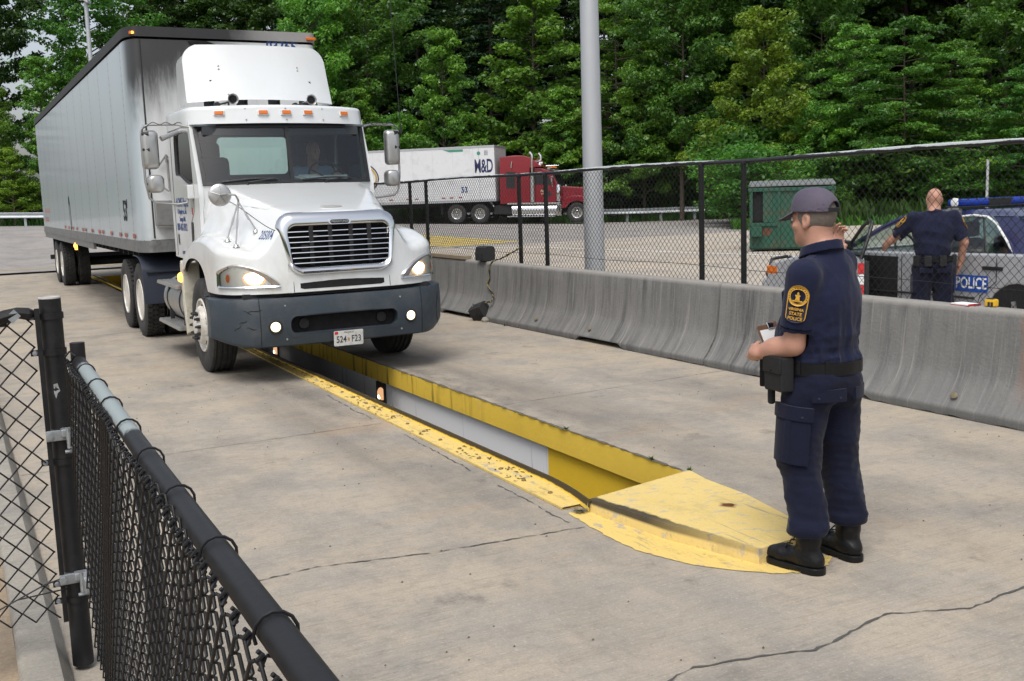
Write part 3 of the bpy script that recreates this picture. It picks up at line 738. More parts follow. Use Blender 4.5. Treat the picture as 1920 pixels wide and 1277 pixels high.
mb = MB(); mb.box(7.097, 7.1005, 5.495, 5.515, .852, .885, .001); mb.box(7.097, 7.1005, 5.522, 5.542, .852, .885, .001); mb.box(7.105, 7.155, 5.50, 5.56, .9065, .912, .002); mb.build('grip', m_black, tm)
# rubble and weeds
mb = MB(); mb.lathe([(0, 0), (.05, .0), (.055, .03), (.03, .07), (0, .075)], Matrix.Translation((6.76, 13.72, 0)) @ Matrix.Diagonal((1, 1.3, 1, 1)), 7)
tag(mb.build('concrete_chunk', m_kerb, sharp=10), 'broken pale concrete chunk beside the hanging chock', 'rubble')
m_weed = M('weed', (.07, .13, .03), .8, var=.3)
def tuft(x, y, z, r, h, k, dry=False):
    mb = MB()
    for i in range(k):
        a = rnd.uniform(0, 6.28); d = rnd.uniform(.2, 1)*r; p = Vector((x, y, z)); q = p+Vector((math.cos(a)*d, math.sin(a)*d, h*rnd.uniform(.4, 1))); w = Vector((-math.sin(a), math.cos(a), 0))*.004
        m = p.lerp(q, .55)+Vector((0, 0, h*.15)); mb.add([p-w, p+w, m+w*.9, m-w*.9, q], [(0, 1, 2, 3), (3, 2, 4)])
    o = mb.build('weed_tuft', M('dry_grass', (.20, .17, .10), .9) if dry else m_weed, smooth=False, weld=False); return o
for i, (x, y, h, l) in enumerate(((4.13, 5.44, .05, 'weed sprig at the corner of pit and yellow wedge'), (4.12, 5.85, .03, 'weed sprig on the far pit edge near the wedge'), (4.12, 7.0, .03, 'weed sprig on the far pit edge before the lamp'), (4.06, 5.02, .03, 'weed sprig on the right edge of the yellow wedge'), (6.75, 13.1, .05, 'weed sprig at the foot of the barrier'))):
    tag(tuft(x, y, 0, .04, h, 26), l, 'weed', 'weeds in the concrete joints')
tag(tuft(3.08, 5.1, .006, .07, .02, 120, True), 'dry grass clippings heaped at the end of the flange plate', 'dry grass', kind='stuff')
mb = MB()
for i in range(420):
    y = 5.6+rnd.random()**1.2*9; x = 3.05+.16*rnd.random()+.006*(y-5); s = rnd.uniform(.006, .022); a = rnd.uniform(0, 3.14)
    if math.sin(y*3.1)+math.sin(y*7.7) < -.2: continue
    dx, dy = math.cos(a)*s, math.sin(a)*s*1.6; mb.add([(x-dx, y-dy, .0195), (x+dy*.3, y-dx*.3, .022), (x+dx, y+dy, .0195), (x-dy*.3, y+dx*.3, .024)], [(0, 1, 2, 3)])
tag(mb.build('leaf_litter', M('litter', (.10, .075, .035), .9, var=.5, scale=30), smooth=False, weld=False), kind='stuff')
mb = MB()
for i in range(260):
    x = rnd.uniform(.5, 6.7); y = rnd.uniform(2.4, 12); s = rnd.uniform(.003, .009)
    if 2.9 < x < 4.3: continue
    mb.add([(x-s, y, .002), (x, y-s*.6, .002), (x+s*.8, y, .002), (x, y+s, .002), (x, y, .002+s)], [(0, 1, 4), (1, 2, 4), (2, 3, 4), (3, 0, 4)])
tag(mb.build('grit', M('grit', (.12, .10, .075), .9, var=.6, scale=60), smooth=False, weld=False), kind='stuff')
# ================================================================== TREES, VERGE, GUARD RAILS
def leaf_mat(name, c1, c2, c3, trans=.35):
    n = NT(name); n.t.nodes.remove(n.b)
    g = n.N('ShaderNodeNewGeometry'); oi = n.N('ShaderNodeObjectInfo')
    c = n.mix(g.outputs['Random Per Island'], c1, c2)
    c = n.mix(n.rng(n.noise(.55, 3), .42, .62), c, c3)
    h = n.N('ShaderNodeHueSaturation'); n.L(c, h.inputs['Color']); n.L(n.rng(oi.outputs['Random'], 0, 1, .88, 1.3), h.inputs['Value']); n.L(n.rng(oi.outputs['Random'], 0, 1, .485, .51), h.inputs['Hue'])
    d = n.N('ShaderNodeBsdfDiffuse'); t = n.N('ShaderNodeBsdfTranslucent'); gl = n.N('ShaderNodeBsdfGlossy'); gl.inputs['Roughness'].default_value = .45
    n.L(h.outputs[0], d.inputs[0]); n.L(n.mix(.5, h.outputs[0], (.09, .20, .012), 'MIX'), t.inputs[0]); gl.inputs[0].default_value = (.6, .65, .6, 1)
    m1 = n.N('ShaderNodeMixShader'); m1.inputs[0].default_value = trans; n.L(d.outputs[0], m1.inputs[1]); n.L(t.outputs[0], m1.inputs[2])
    m2 = n.N('ShaderNodeMixShader'); m2.inputs[0].default_value = .04; n.L(m1.outputs[0], m2.inputs[1]); n.L(gl.outputs[0], m2.inputs[2])
    n.L(m2.outputs[0], n.out.inputs[0]); return n.m
m_leaf = {'light': leaf_mat('leaf_light', (.115, .265, .026), (.165, .34, .036), (.085, .205, .034), .45),
          'yellow': leaf_mat('leaf_yellow', (.165, .285, .022), (.22, .35, .03), (.125, .24, .028), .42),
          'mid': leaf_mat('leaf_mid', (.070, .190, .024), (.11, .25, .032), (.05, .145, .028), .45),
          'dark': leaf_mat('leaf_dark', (.030, .075, .013), (.05, .105, .018), (.022, .055, .014), .3),
          'pine': leaf_mat('leaf_pine', (.012, .032, .012), (.024, .052, .018), (.010, .026, .012), .12)}
m_bark = M('bark', (.075, .06, .045), .95, var=.35, scale=8, bump=.5, bscale=12)
def leaf_cloud(rg, C0, rad, n, size, up=.8, flat=.45):
    """n leaf quads in flattened clumps at points C0 (k,3) with radii rad (k,)"""
    k = len(C0); w = rad**2; idx = rg.choice(k, n, p=w/w.sum())
    u = rg.normal(size=(n, 3)); u /= np.linalg.norm(u, axis=1)[:, None]; rr = rg.uniform(.35, 1, n)**.6
    P = C0[idx]+u*(rad[idx]*rr)[:, None]*np.array([1, 1, flat])
    N = rg.normal(size=(n, 3))*.55+u*.45+np.array([0, 0, up]); N /= np.linalg.norm(N, axis=1)[:, None]
    A = np.cross(N, rg.normal(size=(n, 3))); A /= np.linalg.norm(A, axis=1)[:, None]; B = np.cross(N, A)
    s = (size*rg.uniform(.6, 1.35, n))[:, None]
    V = np.stack([P-A*s, P+B*s*.55-A*s*.1, P+A*s, P-B*s*.55-A*s*.1], 1).reshape(-1, 3)
    V[2::4] -= np.array([0, 0, .25])*s   # tip droops
    return V, np.arange(n*4).reshape(-1, 4)
def limb_mesh(paths):
    mb = MB()
    for pts, rs, n in paths: mb.path(pts, rs, n)
    return mb
TREES = {}
def make_tree(kind, variant, H, R, base, shape, nleaf, size, seed, hid=True):
    """one prototype at the origin: trunk with limbs, and a crown of leaf clumps"""
    rg = np.random.RandomState(seed); root = thing(variant, '', 'tree', world=False)
    tr = []; bend = rg.uniform(-.25, .25, 2)
    spine = [Vector((bend[0]*math.sin(t*2.2)*t, bend[1]*math.sin(t*1.7)*t, H*t)) for t in fr(0, .96, 8)]
    sp = lambda t: spine[min(7, int(t/.96*8))].lerp(spine[min(8, int(t/.96*8)+1)], (t/.96*8) % 1)
    tr.append((spine, [max(.02, H*.0115*(1-.92*i/8)) for i in range(9)], 8))
    cs, rs = [], []
    nb = int(26+H*1.7) if shape != 'pine' else int(34+H*2.2)
    for i in range(nb):
        t = base/H+(1-base/H)*((i+.5)/nb)**.92; q = (t*H-base)/(H-base)
        az = i*2.39996+rg.uniform(-.5, .5)
        if shape == 'cone': L = R*(1-q)**.75*rg.uniform(.65, 1.15)+.35
        elif shape == 'round': L = R*math.sqrt(max(.03, 1-(2*q-.9)**2/1.21))*rg.uniform(.6, 1.12)
        elif shape == 'layer': L = R*(1-q**2.2)**.7*rg.uniform(.6, 1.15)+.4
        else: L = R*(1-q)**.8*rg.uniform(.55, 1.15)+.5
        rise = {'cone': .45, 'round': .5, 'layer': .10, 'pine': .02}[shape]*L
        p0 = sp(min(.95, t)); pts = []
        for k in range(5):
            f = k/4; pts.append(p0+Vector((math.cos(az+f*.25)*L*f, math.sin(az+f*.25)*L*f, rise*f-(.16*L*f*f if shape in ('layer', 'pine') else .1*L*f*f)-0)))
        tr.append((pts, [max(.012, .05*(1-q)+.02)*(1-.8*f/4) for f in range(5)], 5))
        m = max(2, int(L/.42))
        for k in range(m):
            f = .3+.7*(k+rg.uniform(0, 1))/m
            j = min(3, int(f*4)); c = pts[j].lerp(pts[j+1], min(1, f*4-j))
            sd = rg.uniform(-1, 1)*L*.28*(1.15-f*.6)
            c = c+Vector((-math.sin(az)*sd, math.cos(az)*sd, rg.uniform(-.08, .1)*L*.5))
            cs.append(c[:]); rs.append({'cone': .55, 'round': .62, 'layer': .6, 'pine': .55}[shape]*rg.uniform(.6, 1.25)*(.75+.05*R))
    C0 = np.array(cs); rs = np.array(rs)
    V, F = leaf_cloud(rg, C0, rs, int(nleaf*1.55), size*.82, up=1.1 if shape in ('layer', 'pine') else .75, flat={'cone': .55, 'round': .6, 'layer': .26, 'pine': .24}[shape])
    np_obj('crown', V, F, m_leaf[kind], root)
    limb_mesh(tr).build('trunk', m_bark, root, weld=False)
    root.location = (0, -400, -50); TREES[variant] = (root, H)
    return root
make_tree('light', 'maple_tree', 10, 2.6, 1.2, 'cone', 11000, .115, 1)
make_tree('light', 'young_tree', 10, 3.0, 1.4, 'round', 11000, .115, 2)
make_tree('yellow', 'yellow_green_maple', 10, 4.0, .9, 'cone', 15000, .115, 3)
make_tree('mid', 'broadleaf_tree', 14, 4.2, 2.0, 'round', 15000, .14, 4)
make_tree('mid', 'layered_tree', 11, 4.4, 1.2, 'layer', 15000, .125, 5)
make_tree('light', 'light_layered_tree', 11, 4.2, 1.0, 'layer', 13000, .12, 11)
make_tree('pine', 'pine_tree', 18, 4.6, 2.0, 'pine', 19000, .15, 6)
make_tree('pine', 'slim_pine_tree', 18, 3.6, 1.5, 'pine', 16000, .15, 7)
make_tree('dark', 'forest_tree', 20, 5.0, 3.0, 'round', 17000, .19, 8)
make_tree('dark', 'tall_forest_tree', 22, 4.2, 2.0, 'round', 16000, .19, 9)
make_tree('mid', 'shrub', 3.2, 1.9, .15, 'round', 4200, .10, 10)
make_tree('yellow', 'bright_shrub', 3.6, 1.8, .15, 'cone', 4200, .10, 12)
USED = set()
def at_px(px, d):
    l = (px-960)/F_PX; return d*(.464+.886*l), d*(.886-.464*l)
def hor(px): return 358-.0334*(px-960)
def plant(variant, px, d, label, top=None, h=None, group=None, wide=1.0):
    root, H = TREES[variant]; x, y = at_px(px, d); z = GF(x, y)
    if h is None: h = CAM_H+(hor(px)-top)*d/F_PX-z
    o = root if variant not in USED else copy_tree(root); USED.add(variant)
    s = h/H; o.scale = (s*wide, s*wide, s) if wide != 1 else (s, s, s); o.location = (x, y, z); o.rotation_euler = (0, 0, rnd.uniform(0, 6.28))
    o['label'] = label; o['category'] = 'shrub' if 'shrub' in variant else 'tree'
    if group: o['group'] = group
    elif 'group' in o: del o['group']
    return o
for v, px, d, top, lab, w in (
    ('maple_tree', 112, 62, 108, 'bright yellowish conical tree just left of the trailer rear', .85),
    ('young_tree', 22, 61, 165, 'bright green tree at the left edge of the photo', .8),
    ('yellow_green_maple', 45, 60, 275, 'low spreading light green tree above the left guardrail', 1.1),
    ('maple_tree', 182, 70, 95, 'slim light green treetop rising behind the trailer roof', .7),
    ('young_tree', 605, 66, -5, 'light yellowish tree beside the top right corner of the trailer', .8),
    ('broadleaf_tree', 715, 68, -30, 'tall mid green tree above the front of the white truck mirror', 1.0),
    ('maple_tree', 690, 64, 165, 'small light green tree right of the cab roof', .9),
    ('young_tree', 765, 65, 215, 'low light green tree directly behind the parked white trailer', 1.0),
    ('maple_tree', 846, 64, 60, 'light green maple standing before the dark pines left of the grey pole', .9),
    ('pine_tree', 935, 72, -90, 'large dark pine with drooping layered boughs above the red truck', 1.0),
    ('slim_pine_tree', 800, 76, -60, 'dark pine left of the largest pine', 1.1),
    ('pine_tree', 640, 80, -70, 'dark pine behind the cab roof fairing', 1.0),
    ('maple_tree', 1012, 66, -15, 'tall conical light green tree left of the grey pole', 1.15),
    ('maple_tree', 1062, 63, 165, 'short bright green tree behind the red truck cab', 1.0),
    ('light_layered_tree', 1165, 64, -20, 'tall airy light green tree immediately right of the grey pole', .85),
    ('maple_tree', 1215, 61, 85, 'bright narrow tree right of the grey pole', .9),
    ('slim_pine_tree', 1172, 62, 190, 'short dark pine beside the right guardrail', 1.3),
    ('broadleaf_tree', 1285, 60, -40, 'tall mid green tree with thin pale trunk right of the pole', .9),
    ('broadleaf_tree', 1345, 62, -60, 'tall dark leafy tree left of the yellow green maple', .9),
    ('yellow_green_maple', 1440, 52, 22, 'big yellow green maple with a full conical crown above the dumpster', .95),
    ('broadleaf_tree', 1545, 58, -40, 'tall mid green tree right behind the yellow green maple', .9),
    ('young_tree', 1520, 50, 190, 'bright green small tree right of the big maple', .8),
    ('light_layered_tree', 1610, 51, 40, 'pale green tree with layered sprays left of the layered pair', .8),
    ('layered_tree', 1700, 48, 30, 'large tree with flat layered green sprays above the bald officer', 1.0),
    ('light_layered_tree', 1775, 49, 75, 'second layered tree above the police car light bar', .95),
    ('broadleaf_tree', 1885, 53, -40, 'dark green tree at the right edge of the photo', 1.0),
    ('layered_tree', 1930, 47, 110, 'layered green tree cut off by the right edge', .9),
    ('broadleaf_tree', 205, 74, -60, 'tall mid green tree behind the far lamp post', 1.0),
    ('forest_tree', 5, 66, -130, 'tall dark tree at the upper left corner with sky showing through', .9)):
    plant(v, px, d, lab, top=top, wide=w)
for i, px in enumerate(range(-80, 2080, 88)):
    if -60 < px < 290: continue
    plant(rnd.choice(['forest_tree', 'tall_forest_tree', 'slim_pine_tree', 'pine_tree']), px+rnd.uniform(-25, 25), rnd.uniform(76, 84) if px < 1380 else rnd.uniform(60, 68), 'tall dark forest tree in the shaded rows behind the front trees', h=rnd.uniform(16, 21), group='dark trees deep in the wood', wide=1.15)
for i, px in enumerate(range(-60, 2100, 105)):
    if -90 < px < 330: continue
    plant(rnd.choice(['forest_tree', 'tall_forest_tree']), px+rnd.uniform(-30, 30), rnd.uniform(90, 98) if px < 1380 else rnd.uniform(74, 82), 'tall dark forest tree in the shaded rows behind the front trees', h=rnd.uniform(21, 25), group='dark trees deep in the wood', wide=1.2)
for i, px in enumerate(range(-40, 2000, 62)):
    d = 62.5 if px < 1385 else 47
    if px < 1080 and px > 330: d = 64
    plant('shrub' if i % 3 else 'bright_shrub', px+rnd.uniform(-18, 18), d+rnd.uniform(0, 2.5), 'leafy shrub in the undergrowth along the edge of the wood', h=rnd.uniform(1.6, 3.6), group='undergrowth shrubs along the wood', wide=rnd.uniform(.9, 1.4))
for i, px in enumerate(range(1100, 2000, 75)):
    d = 66 if px < 1385 else 50
    plant('shrub', px+rnd.uniform(-18, 18), d+rnd.uniform(0, 2.5), 'leafy shrub in the undergrowth along the edge of the wood', h=rnd.uniform(3, 5), group='undergrowth shrubs along the wood', wide=1.1)
for v, (r_, H) in TREES.items():
    if v not in USED:
        for ch in list(r_.children): bpy.data.objects.remove(ch)
        bpy.data.objects.remove(r_)
# grass verge
def grass(name, spots, n, h0, h1, seed):
    rg = np.random.RandomState(seed); V = []
    for i in range(n):
        (p0, d0), (p1, d1) = spots[rg.randint(len(spots))]; t = rg.rand(); x, y = at_px(p0+(p1-p0)*t, d0+(d1-d0)*t+rg.uniform(0, 2.2)); z = GF(x, y)+.06; h = rg.uniform(h0, h1); a = rg.rand()*6.28
        ca, sa = math.cos(a), math.sin(a); w = .02+.02*rg.rand(); l = h*rg.uniform(.2, .6)
        V += [(x-sa*w, y+ca*w, z-.08), (x+sa*w, y-ca*w, z-.08), (x+ca*l*.4+sa*w*.7, y+sa*l*.4-ca*w*.7, z+h*.7), (x+ca*l, y+sa*l, z+h)]
    o = np_obj(name, V, np.arange(n*4).reshape(-1, 4), m_leaf['dark' if name == 'tall_weeds' else 'mid'], own=(0, 0, 0)); tag(o, kind='stuff')
grass('verge_grass', [((1040, 60.6), (1400, 60.2)), ((1380, 44.2), (1960, 44.2)), ((1380, 44.5), (1960, 44.5)), ((1385, 60), (1390, 45)), ((-80, 60.6), (380, 60.6))], 9000, .12, .5, 4)
grass('tall_weeds', [((1560, 44.5), (1760, 44.5))], 420, .4, 1.2, 5)
# guard rails
m_rail = M('guardrail_zinc', (.42, .45, .47), .5, .55, var=.15, scale=2)
def guardrail(px0, px1, d0, d1, label):
    (x0, y0), (x1, y1) = at_px(px0, d0), at_px(px1, d1); n_ = 14
    t = thing('guardrail', label, 'guardrail', (x0, y0, GF(x0, y0)))
    wv = [(0, .0), (.055, .03), (.055, .08), (0, .135), (0, .175), (.055, .23), (.055, .28), (0, .31)]
    dx, dy = (x1-x0), (y1-y0); L = math.hypot(dx, dy); nx, ny = dy/L, -dx/L
    P = []
    for a in fr(0, 1, n_): x, y = x0+dx*a, y0+dy*a; z = GF(x, y)+.46+.06; P.append([(x+nx*u, y+ny*u, z+v) for u, v in wv])
    mb = MB(); mb.grid(P); mb.build('beam', m_rail, t, sharp=60, solid=.01)
    for k in range(int(L/1.9)+1):
        a = min(1, k*1.9/L); x, y = x0+dx*a, y0+dy*a; z = GF(x, y); mb = MB(); mb.box(x-.06-nx*.12, x+.06-nx*.12, y-.06-ny*.12, y+.06-ny*.12, z-.1, z+.8); mb.build('post', m_rail, t)
guardrail(-70, 330, 57.5, 57.5, 'galvanised guardrail at the far left below the trees')
guardrail(1120, 1352, 60.3, 60, 'galvanised guardrail right of the grey pole below the trees')
# far lamp post beside the trailer roof, thin sign post by the police car
x, y = at_px(210, 50); t = thing('street_lamp', 'grey street lamp with a tilted head behind the white trailer', 'street lamp', (x, y, G(x, y)))
topz = CAM_H+(hor(208)-12)*50/F_PX
mb = MB(); mb.tube((x, y, G(x, y)), (x, y, topz-.15), .11, .09, 14); mb.build('pole', m_pole, t)
Ml = Matrix.Translation((x-.12, y-.06, topz)) @ Matrix.Rotation(math.radians(-28), 4, 'Z') @ Matrix.Rotation(.62, 4, 'Y')
mb = MB(); mb.prism([(-.62, -.02), (-.5, .1), (-.05, .16), (.28, .10), (.36, 0), (.3, -.04)], lambda a, b, w: Ml @ Vector((a, w, b)), -.22, .22); mb.build('head', m_pole, t, bev=.02)
mb = MB(); mb.lathe([(.0, -.16), (.15, -.12), (.2, -.03), (.2, 0)], Ml @ Matrix.Translation((-.26, 0, -.02)) @ Matrix.Diagonal((1.4, .9, 1, 1)), 16); mb.build('lens', M('lamp_lens', (.62, .62, .58), .25), t)
x, y = at_px(1853, 36); t = thing('sign_post', 'thin grey metal post behind the police car', 'post', (x, y, 0))
mb = MB(); zt = CAM_H+(hor(1853)-297)*36/F_PX; mb.tube((x, y, -.05), (x, y, zt), .045, n=10); mb.build('tube', m_pole, t)
# ================================================================== WHITE TRUCK
CX = 3.53
n = NT('white_paint'); X, Y, Z = n.xyz()
c = n.mix(n.noise(1.3, 4), (.61, .635, .64), (.67, .69, .69))
dirt = n.math('MULTIPLY', n.rng(n.noise(3, 7, n.map((1, 1, .6)), rough=.7), .44, .70), n.rng(Z, 1.7, .8, .10, .62))
c = n.mix(dirt, c, (.42, .38, .30))
m_white = n.done(c, .22, spec=.5, coat=.6); m_white.node_tree.nodes['Principled BSDF'].inputs['Coat Roughness'].default_value = .06
m_white2 = M('yellowed_white', (.55, .53, .44), .5, var=.1, dirt=((.25, .21, .14), .8), dscale=6)
m_bump = M('bumper_plastic', (.029, .041, .053), .5, var=.18, scale=5, bump=.12, bscale=60, dirt=((.09, .09, .09), .6), dscale=2.2)
m_dk = M('underbody_dark', (.016, .016, .017), .8, var=.3)
m_tyr = M('tyre_rubber', (.022, .022, .022), .82, var=.3, scale=12, dirt=((.07, .062, .052), .5), dscale=6)
m_rimw = M('white_wheel', (.60, .58, .53), .45, var=.08, dirt=((.26, .22, .17), .7), dscale=7)
m_navy = M('navy_fender', (.022, .028, .045), .6, var=.2)
m_grey = M('grey_metal', (.34, .34, .33), .4, .7, var=.15, dirt=((.2, .17, .13), .6), dscale=8)
m_alum = M('aluminium', (.46, .46, .45), .42, .85, var=.05, scale=3, dirt=((.3, .28, .24), .25), dscale=5)
m_amber = M('amber_lens', (.55, .13, .012), .2, emit=(1, .22, .02), estr=.05)
m_ambl = M('amber_lit', (1, .4, .05), .2, emit=(1, .36, .05), estr=4)
m_int = M('cab_interior', (.095, .11, .125), .8, var=.15)
m_seat = M('seat_cloth', (.05, .06, .08), .9, var=.2)
m_gask = M('black_gasket', (.012, .012, .013), .5)
m_blue = M('blue_lettering', (.012, .045, .17), .5)
m_pitblk = M('black_void', (.006, .006, .007), .9)
def glass(name, tint, refl):
    n = NT(name); n.t.nodes.remove(n.b)
    t = n.N('ShaderNodeBsdfTransparent'); t.inputs[0].default_value = (*tint, 1)
    g = n.N('ShaderNodeBsdfGlossy'); g.inputs['Roughness'].default_value = .015; g.inputs[0].default_value = (1, 1, 1, 1)
    lw = n.N('ShaderNodeFresnel'); lw.inputs[0].default_value = 1.5
    f = n.math('ADD', n.math('MULTIPLY', lw.outputs[0], 1.0), refl)
    m = n.N('ShaderNodeMixShader'); n.L(f, m.inputs[0]); n.L(t.outputs[0], m.inputs[1]); n.L(g.outputs[0], m.inputs[2])
    n.L(m.outputs[0], n.out.inputs[0]); return n.m
m_fog = M('fog_glow', (1, .9, .75), .3, emit=(1, .78, .48), estr=1.6)
m_wind = glass('windshield_glass', (.80, .93, .90), .018)
m_sideg = glass('side_glass', (.66, .76, .73), .02)
m_lens = glass('lamp_glass', (.92, .94, .94), .05)

def drape(outline, spine, top, low, rr, lean, n_top=14, n_wall=10, name=None):
    """columns run up the wall from low(i) to the rounded shoulder and on to the spine"""
    cols = []
    for i, (C_, S_) in enumerate(zip(outline, spine)):
        C_, S_ = Vector((*C_, 0)), Vector((*S_, 0)); d = (S_-C_); L = d.length; d.normalize()
        zt = top(C_.x+d.x*rr, C_.y+d.y*rr); z0 = low(i); col = []
        zw = zt-rr
        for k in range(n_wall+1):
            z = z0+(zw-z0)*k/n_wall; o = lean(i)*(z-z0)/max(.01, zw-z0); p = C_+d*o; col.append((p.x, p.y, z))
        for k in range(1, 6):
            a = k/6*math.pi/2; q = rr*(1-math.cos(a)); p = C_+d*(lean(i)+q); col.append((p.x, p.y, zw+rr*math.sin(a)+(top(p.x, p.y)-zt)*math.sin(a)))
        s0 = lean(i)+rr
        for k in range(0, n_top+1):
            s = s0+(L-s0)*(k/n_top)**1.15; p = C_+d*s; col.append((p.x, p.y, top(p.x, p.y)))
        cols.append(col)
    return cols
# hood and fenders: height over (x, y), x measured from the truck's centre line
def hood_w(y): return .60+.34*sst(y, 10.4, 12.2)**.9
def hood_c(y): return 1.715+.335*min(1.05, max(0, (y-10.5)/1.55))**.92
def fend_z(y): 
    pts = [(10.3, 1.28), (10.6, 1.335), (10.9, 1.42), (11.2, 1.49), (11.5, 1.525), (11.8, 1.515), (12.1, 1.46), (12.4, 1.36), (12.7, 1.22), (13, 1.1)]
    for (a, b), (c, d) in zip(pts, pts[1:]):
        if y <= c: t = max(0, (y-a)/(c-a)); return b+(d-b)*t
    return 1.1
def H(x, y):
    ax = abs(x); w = hood_w(y)
    hz = hood_c(y)-.035*(min(ax, w)/w)**2-max(0, .06*(ax-w)/.2)
    fz = fend_z(y)-.05*((ax-.98)/.25)**2*(1 if ax > .98 else .6)
    t = sst(ax, w-.10, w+.15+.10*(1-sst(y, 10.5, 12)))
    return hz+(fz-hz)*t
OUT = [(0, 10.42), (.15, 10.422), (.3, 10.425), (.42, 10.43), (.50, 10.434), (.57, 10.44), (.68, 10.455), (.78, 10.485), (.87, 10.525), (.95, 10.57), (1.02, 10.62), (1.08, 10.68), (1.13, 10.76), (1.165, 10.86), (1.185, 10.98), (1.19, 11.1), (1.19, 11.2), (1.19, 11.3)]
OUT += [(1.19, 11.36+.06*k) for k in range(20)]+[(1.188, 12.56), (1.185, 12.62), (1.18, 12.66)]
SPN = [(min(.25, x*.35), 10.95+.05*min(1, x)) if y < 10.9 else (0.25-.0*y, min(11.98, 11.0+(y-10.9)*.62)) for x, y in OUT]
def low_z(i):
    x, y = OUT[i]
    if y < 11.33: return .925-.0*y
    if y < 12.56: q = (y-11.955)/.61; return .92+.33*max(0, 1-abs(q)**2.4)**.5*1.0 if q < 0 else max(1.10, .92+.33*max(0, 1-abs(q)**2.4)**.5)
    return 1.10
def lean_(i): x, y = OUT[i]; return .055*(1-sst(y, 10.45, 10.9))
RR = .085
def hoodz(x, y): return H(x, y)
half = drape(OUT, SPN, hoodz, low_z, RR, lean_)
half = [[(p[0], p[1]+(.15 if p[0] < .505 and 1.15 < p[2] < 1.60 and p[1] < 10.6 else 0), p[2]) for p in c_] for c_ in half]   # the grille opening
Pt = lambda p, s=1: (CX+s*p[0], p[1], p[2])
trk = thing('semi_truck', 'white semi truck tractor with lit headlights and dark blue grey bumper stopped over the pit', 'truck', (CX, 12.6, 0))
mb = MB(); mb.grid([[Pt(p) for p in c_] for c_ in half]); mb.grid([[Pt(p, -1) for p in c_] for c_ in half], flip=True)
# centre strip between the two fans of spine points
hi = len(half[0])-1
# cowl strip carrying the hood back to the windshield
def cow(x): return 12.00+.14*(x/1.0)**2
rows = []
for k in range(9):
    t = k/8; rows.append([(CX+x, (10.9+0*t)*(1-t)+cow(x)*t, H(x, 10.9*(1-t)+cow(x)*t)+.001) for x in [(-1.0+2.0*j/24)*(.62+.40*t) for j in range(25)]])
mb.grid(rows)
hood = mb.build('hood', m_white, trk, sharp=50, solid=0)
mb = MB(); ins = .03
mb.grid([[Pt((p[0]*.972, p[1]+.02*(1 if p[1] < 11 else 0), p[2]-.03)) for p in c_[:18]] for c_ in half]); mb.grid([[Pt((p[0]*.972, p[1]+.02*(1 if p[1] < 11 else 0), p[2]-.03), -1) for p in c_[:18]] for c_ in half])
mb.box(CX-.62, CX+.62, 10.72, 13.2, .55, 1.25); mb.box(CX-.95, CX+.95, 10.85, 11.0, .62, 1.2)
mb.box(CX-.95, CX+.95, 12.9, 13.0, .62, 1.4)
mb.build('wheel_well', m_pitblk, trk)
for s in (-1, 1):     # rear edge of the wheel arch
    mb = MB(); pr = [(12.60, 1.16), (12.60, .72), (12.56, .36), (12.64, .33), (12.74, .72), (12.76, 1.14), (12.72, 1.2)]
    mb.prism(pr, lambda a, b, w: (CX+s*w, a, b), 1.0, 1.19); mb.build('fender_flap', m_white2, trk, bev=.012)
    mb = MB(); mb.lathe([(.045, 0), (.043, .02), (.03, .04), (0, .045)], axisM((CX+s*1.19, 12.70, 1.0), (s, 0, 0)) @ Matrix.Diagonal((1, 1.3, 1, 1)), 16); mb.build('side_marker', m_ambl, trk)
# panel seam of the hood, nose badge and the fleet number
def seam(fn, a, b, k, r=.004): return [(CX+x, y, H(x, y)+.001) for x, y in [fn(a+(b-a)*i/k) for i in range(k+1)]]
for s in (-1, 1):
    mb = MB(); mb.path(seam(lambda t: (s*(.642+.27*t), 10.55+1.5*t), 0, 1, 26), .0035, 5); mb.build('hood_seam', m_gask, trk)
mb = MB(); bd = []
for u in fr(0, 2*math.pi, 26)[:-1]:
    x, y = .115*math.cos(u)*(1-.12*math.sin(u)), 10.70+.045*math.sin(u); bd.append((x, y))
mb.prism(bd, lambda a, b, w: (CX+a, b, H(a, b)+w), -.01, .012); mb.build('nose_badge', M('pewter_badge', (.5, .5, .48), .4, .5), trk, bev=.005)

def wallpt(x, z, off=0, s=1):
    """a point on the nose wall at offset x and height z, pushed outward by off"""
    for i in range(len(OUT)-1):
        (x0, y0), (x1, y1) = OUT[i], OUT[i+1]
        if x0 <= x <= x1 and y1 < 11.2:
            t = (x-x0)/(x1-x0+1e-9); y = y0+(y1-y0)*t; nx, ny = (y1-y0), -(x1-x0); l = math.hypot(nx, ny); nx, ny = nx/l, ny/l
            le = lean_(i)*(z-.92)/.5
            return Vector((CX+s*(x+nx*(off-le)), y+ny*(off-le), z))
    return Vector((CX+s*x, 10.9, z))
# grille
def yg(x, z): return 10.415+.085*(z-1.1)/.6+.03*(x/.6)**2
def rrect(hw_t, hw_b, zt, zb, r, k=7):
    P = []
    for cx, cz, a0 in ((hw_t-r, zt-r, 0), (-hw_t+r, zt-r, 90), (-hw_b+r, zb+r, 180), (hw_b-r, zb+r, 270)):
        for i in range(k): a = math.radians(a0+90*i/(k-1)); P.append((cx+r*math.cos(a), cz+r*math.sin(a)))
    return P
L0 = rrect(.635, .565, 1.725, 1.09, .16); L1 = rrect(.625, .555, 1.715, 1.10, .15); L2 = rrect(.585, .535, 1.645, 1.135, .12); L3 = rrect(.545, .512, 1.592, 1.168, .09); L4 = rrect(.535, .505, 1.58, 1.178, .085)
mb = MB(); q = lambda L, d: [(CX+a, yg(a, b)-d, b) for a, b in L]
mb.grid([q(L0, -.06), q(L1, .018), q(L2, .05), q(L3, .035), q(L4, -.05)], cv=True, flip=True)
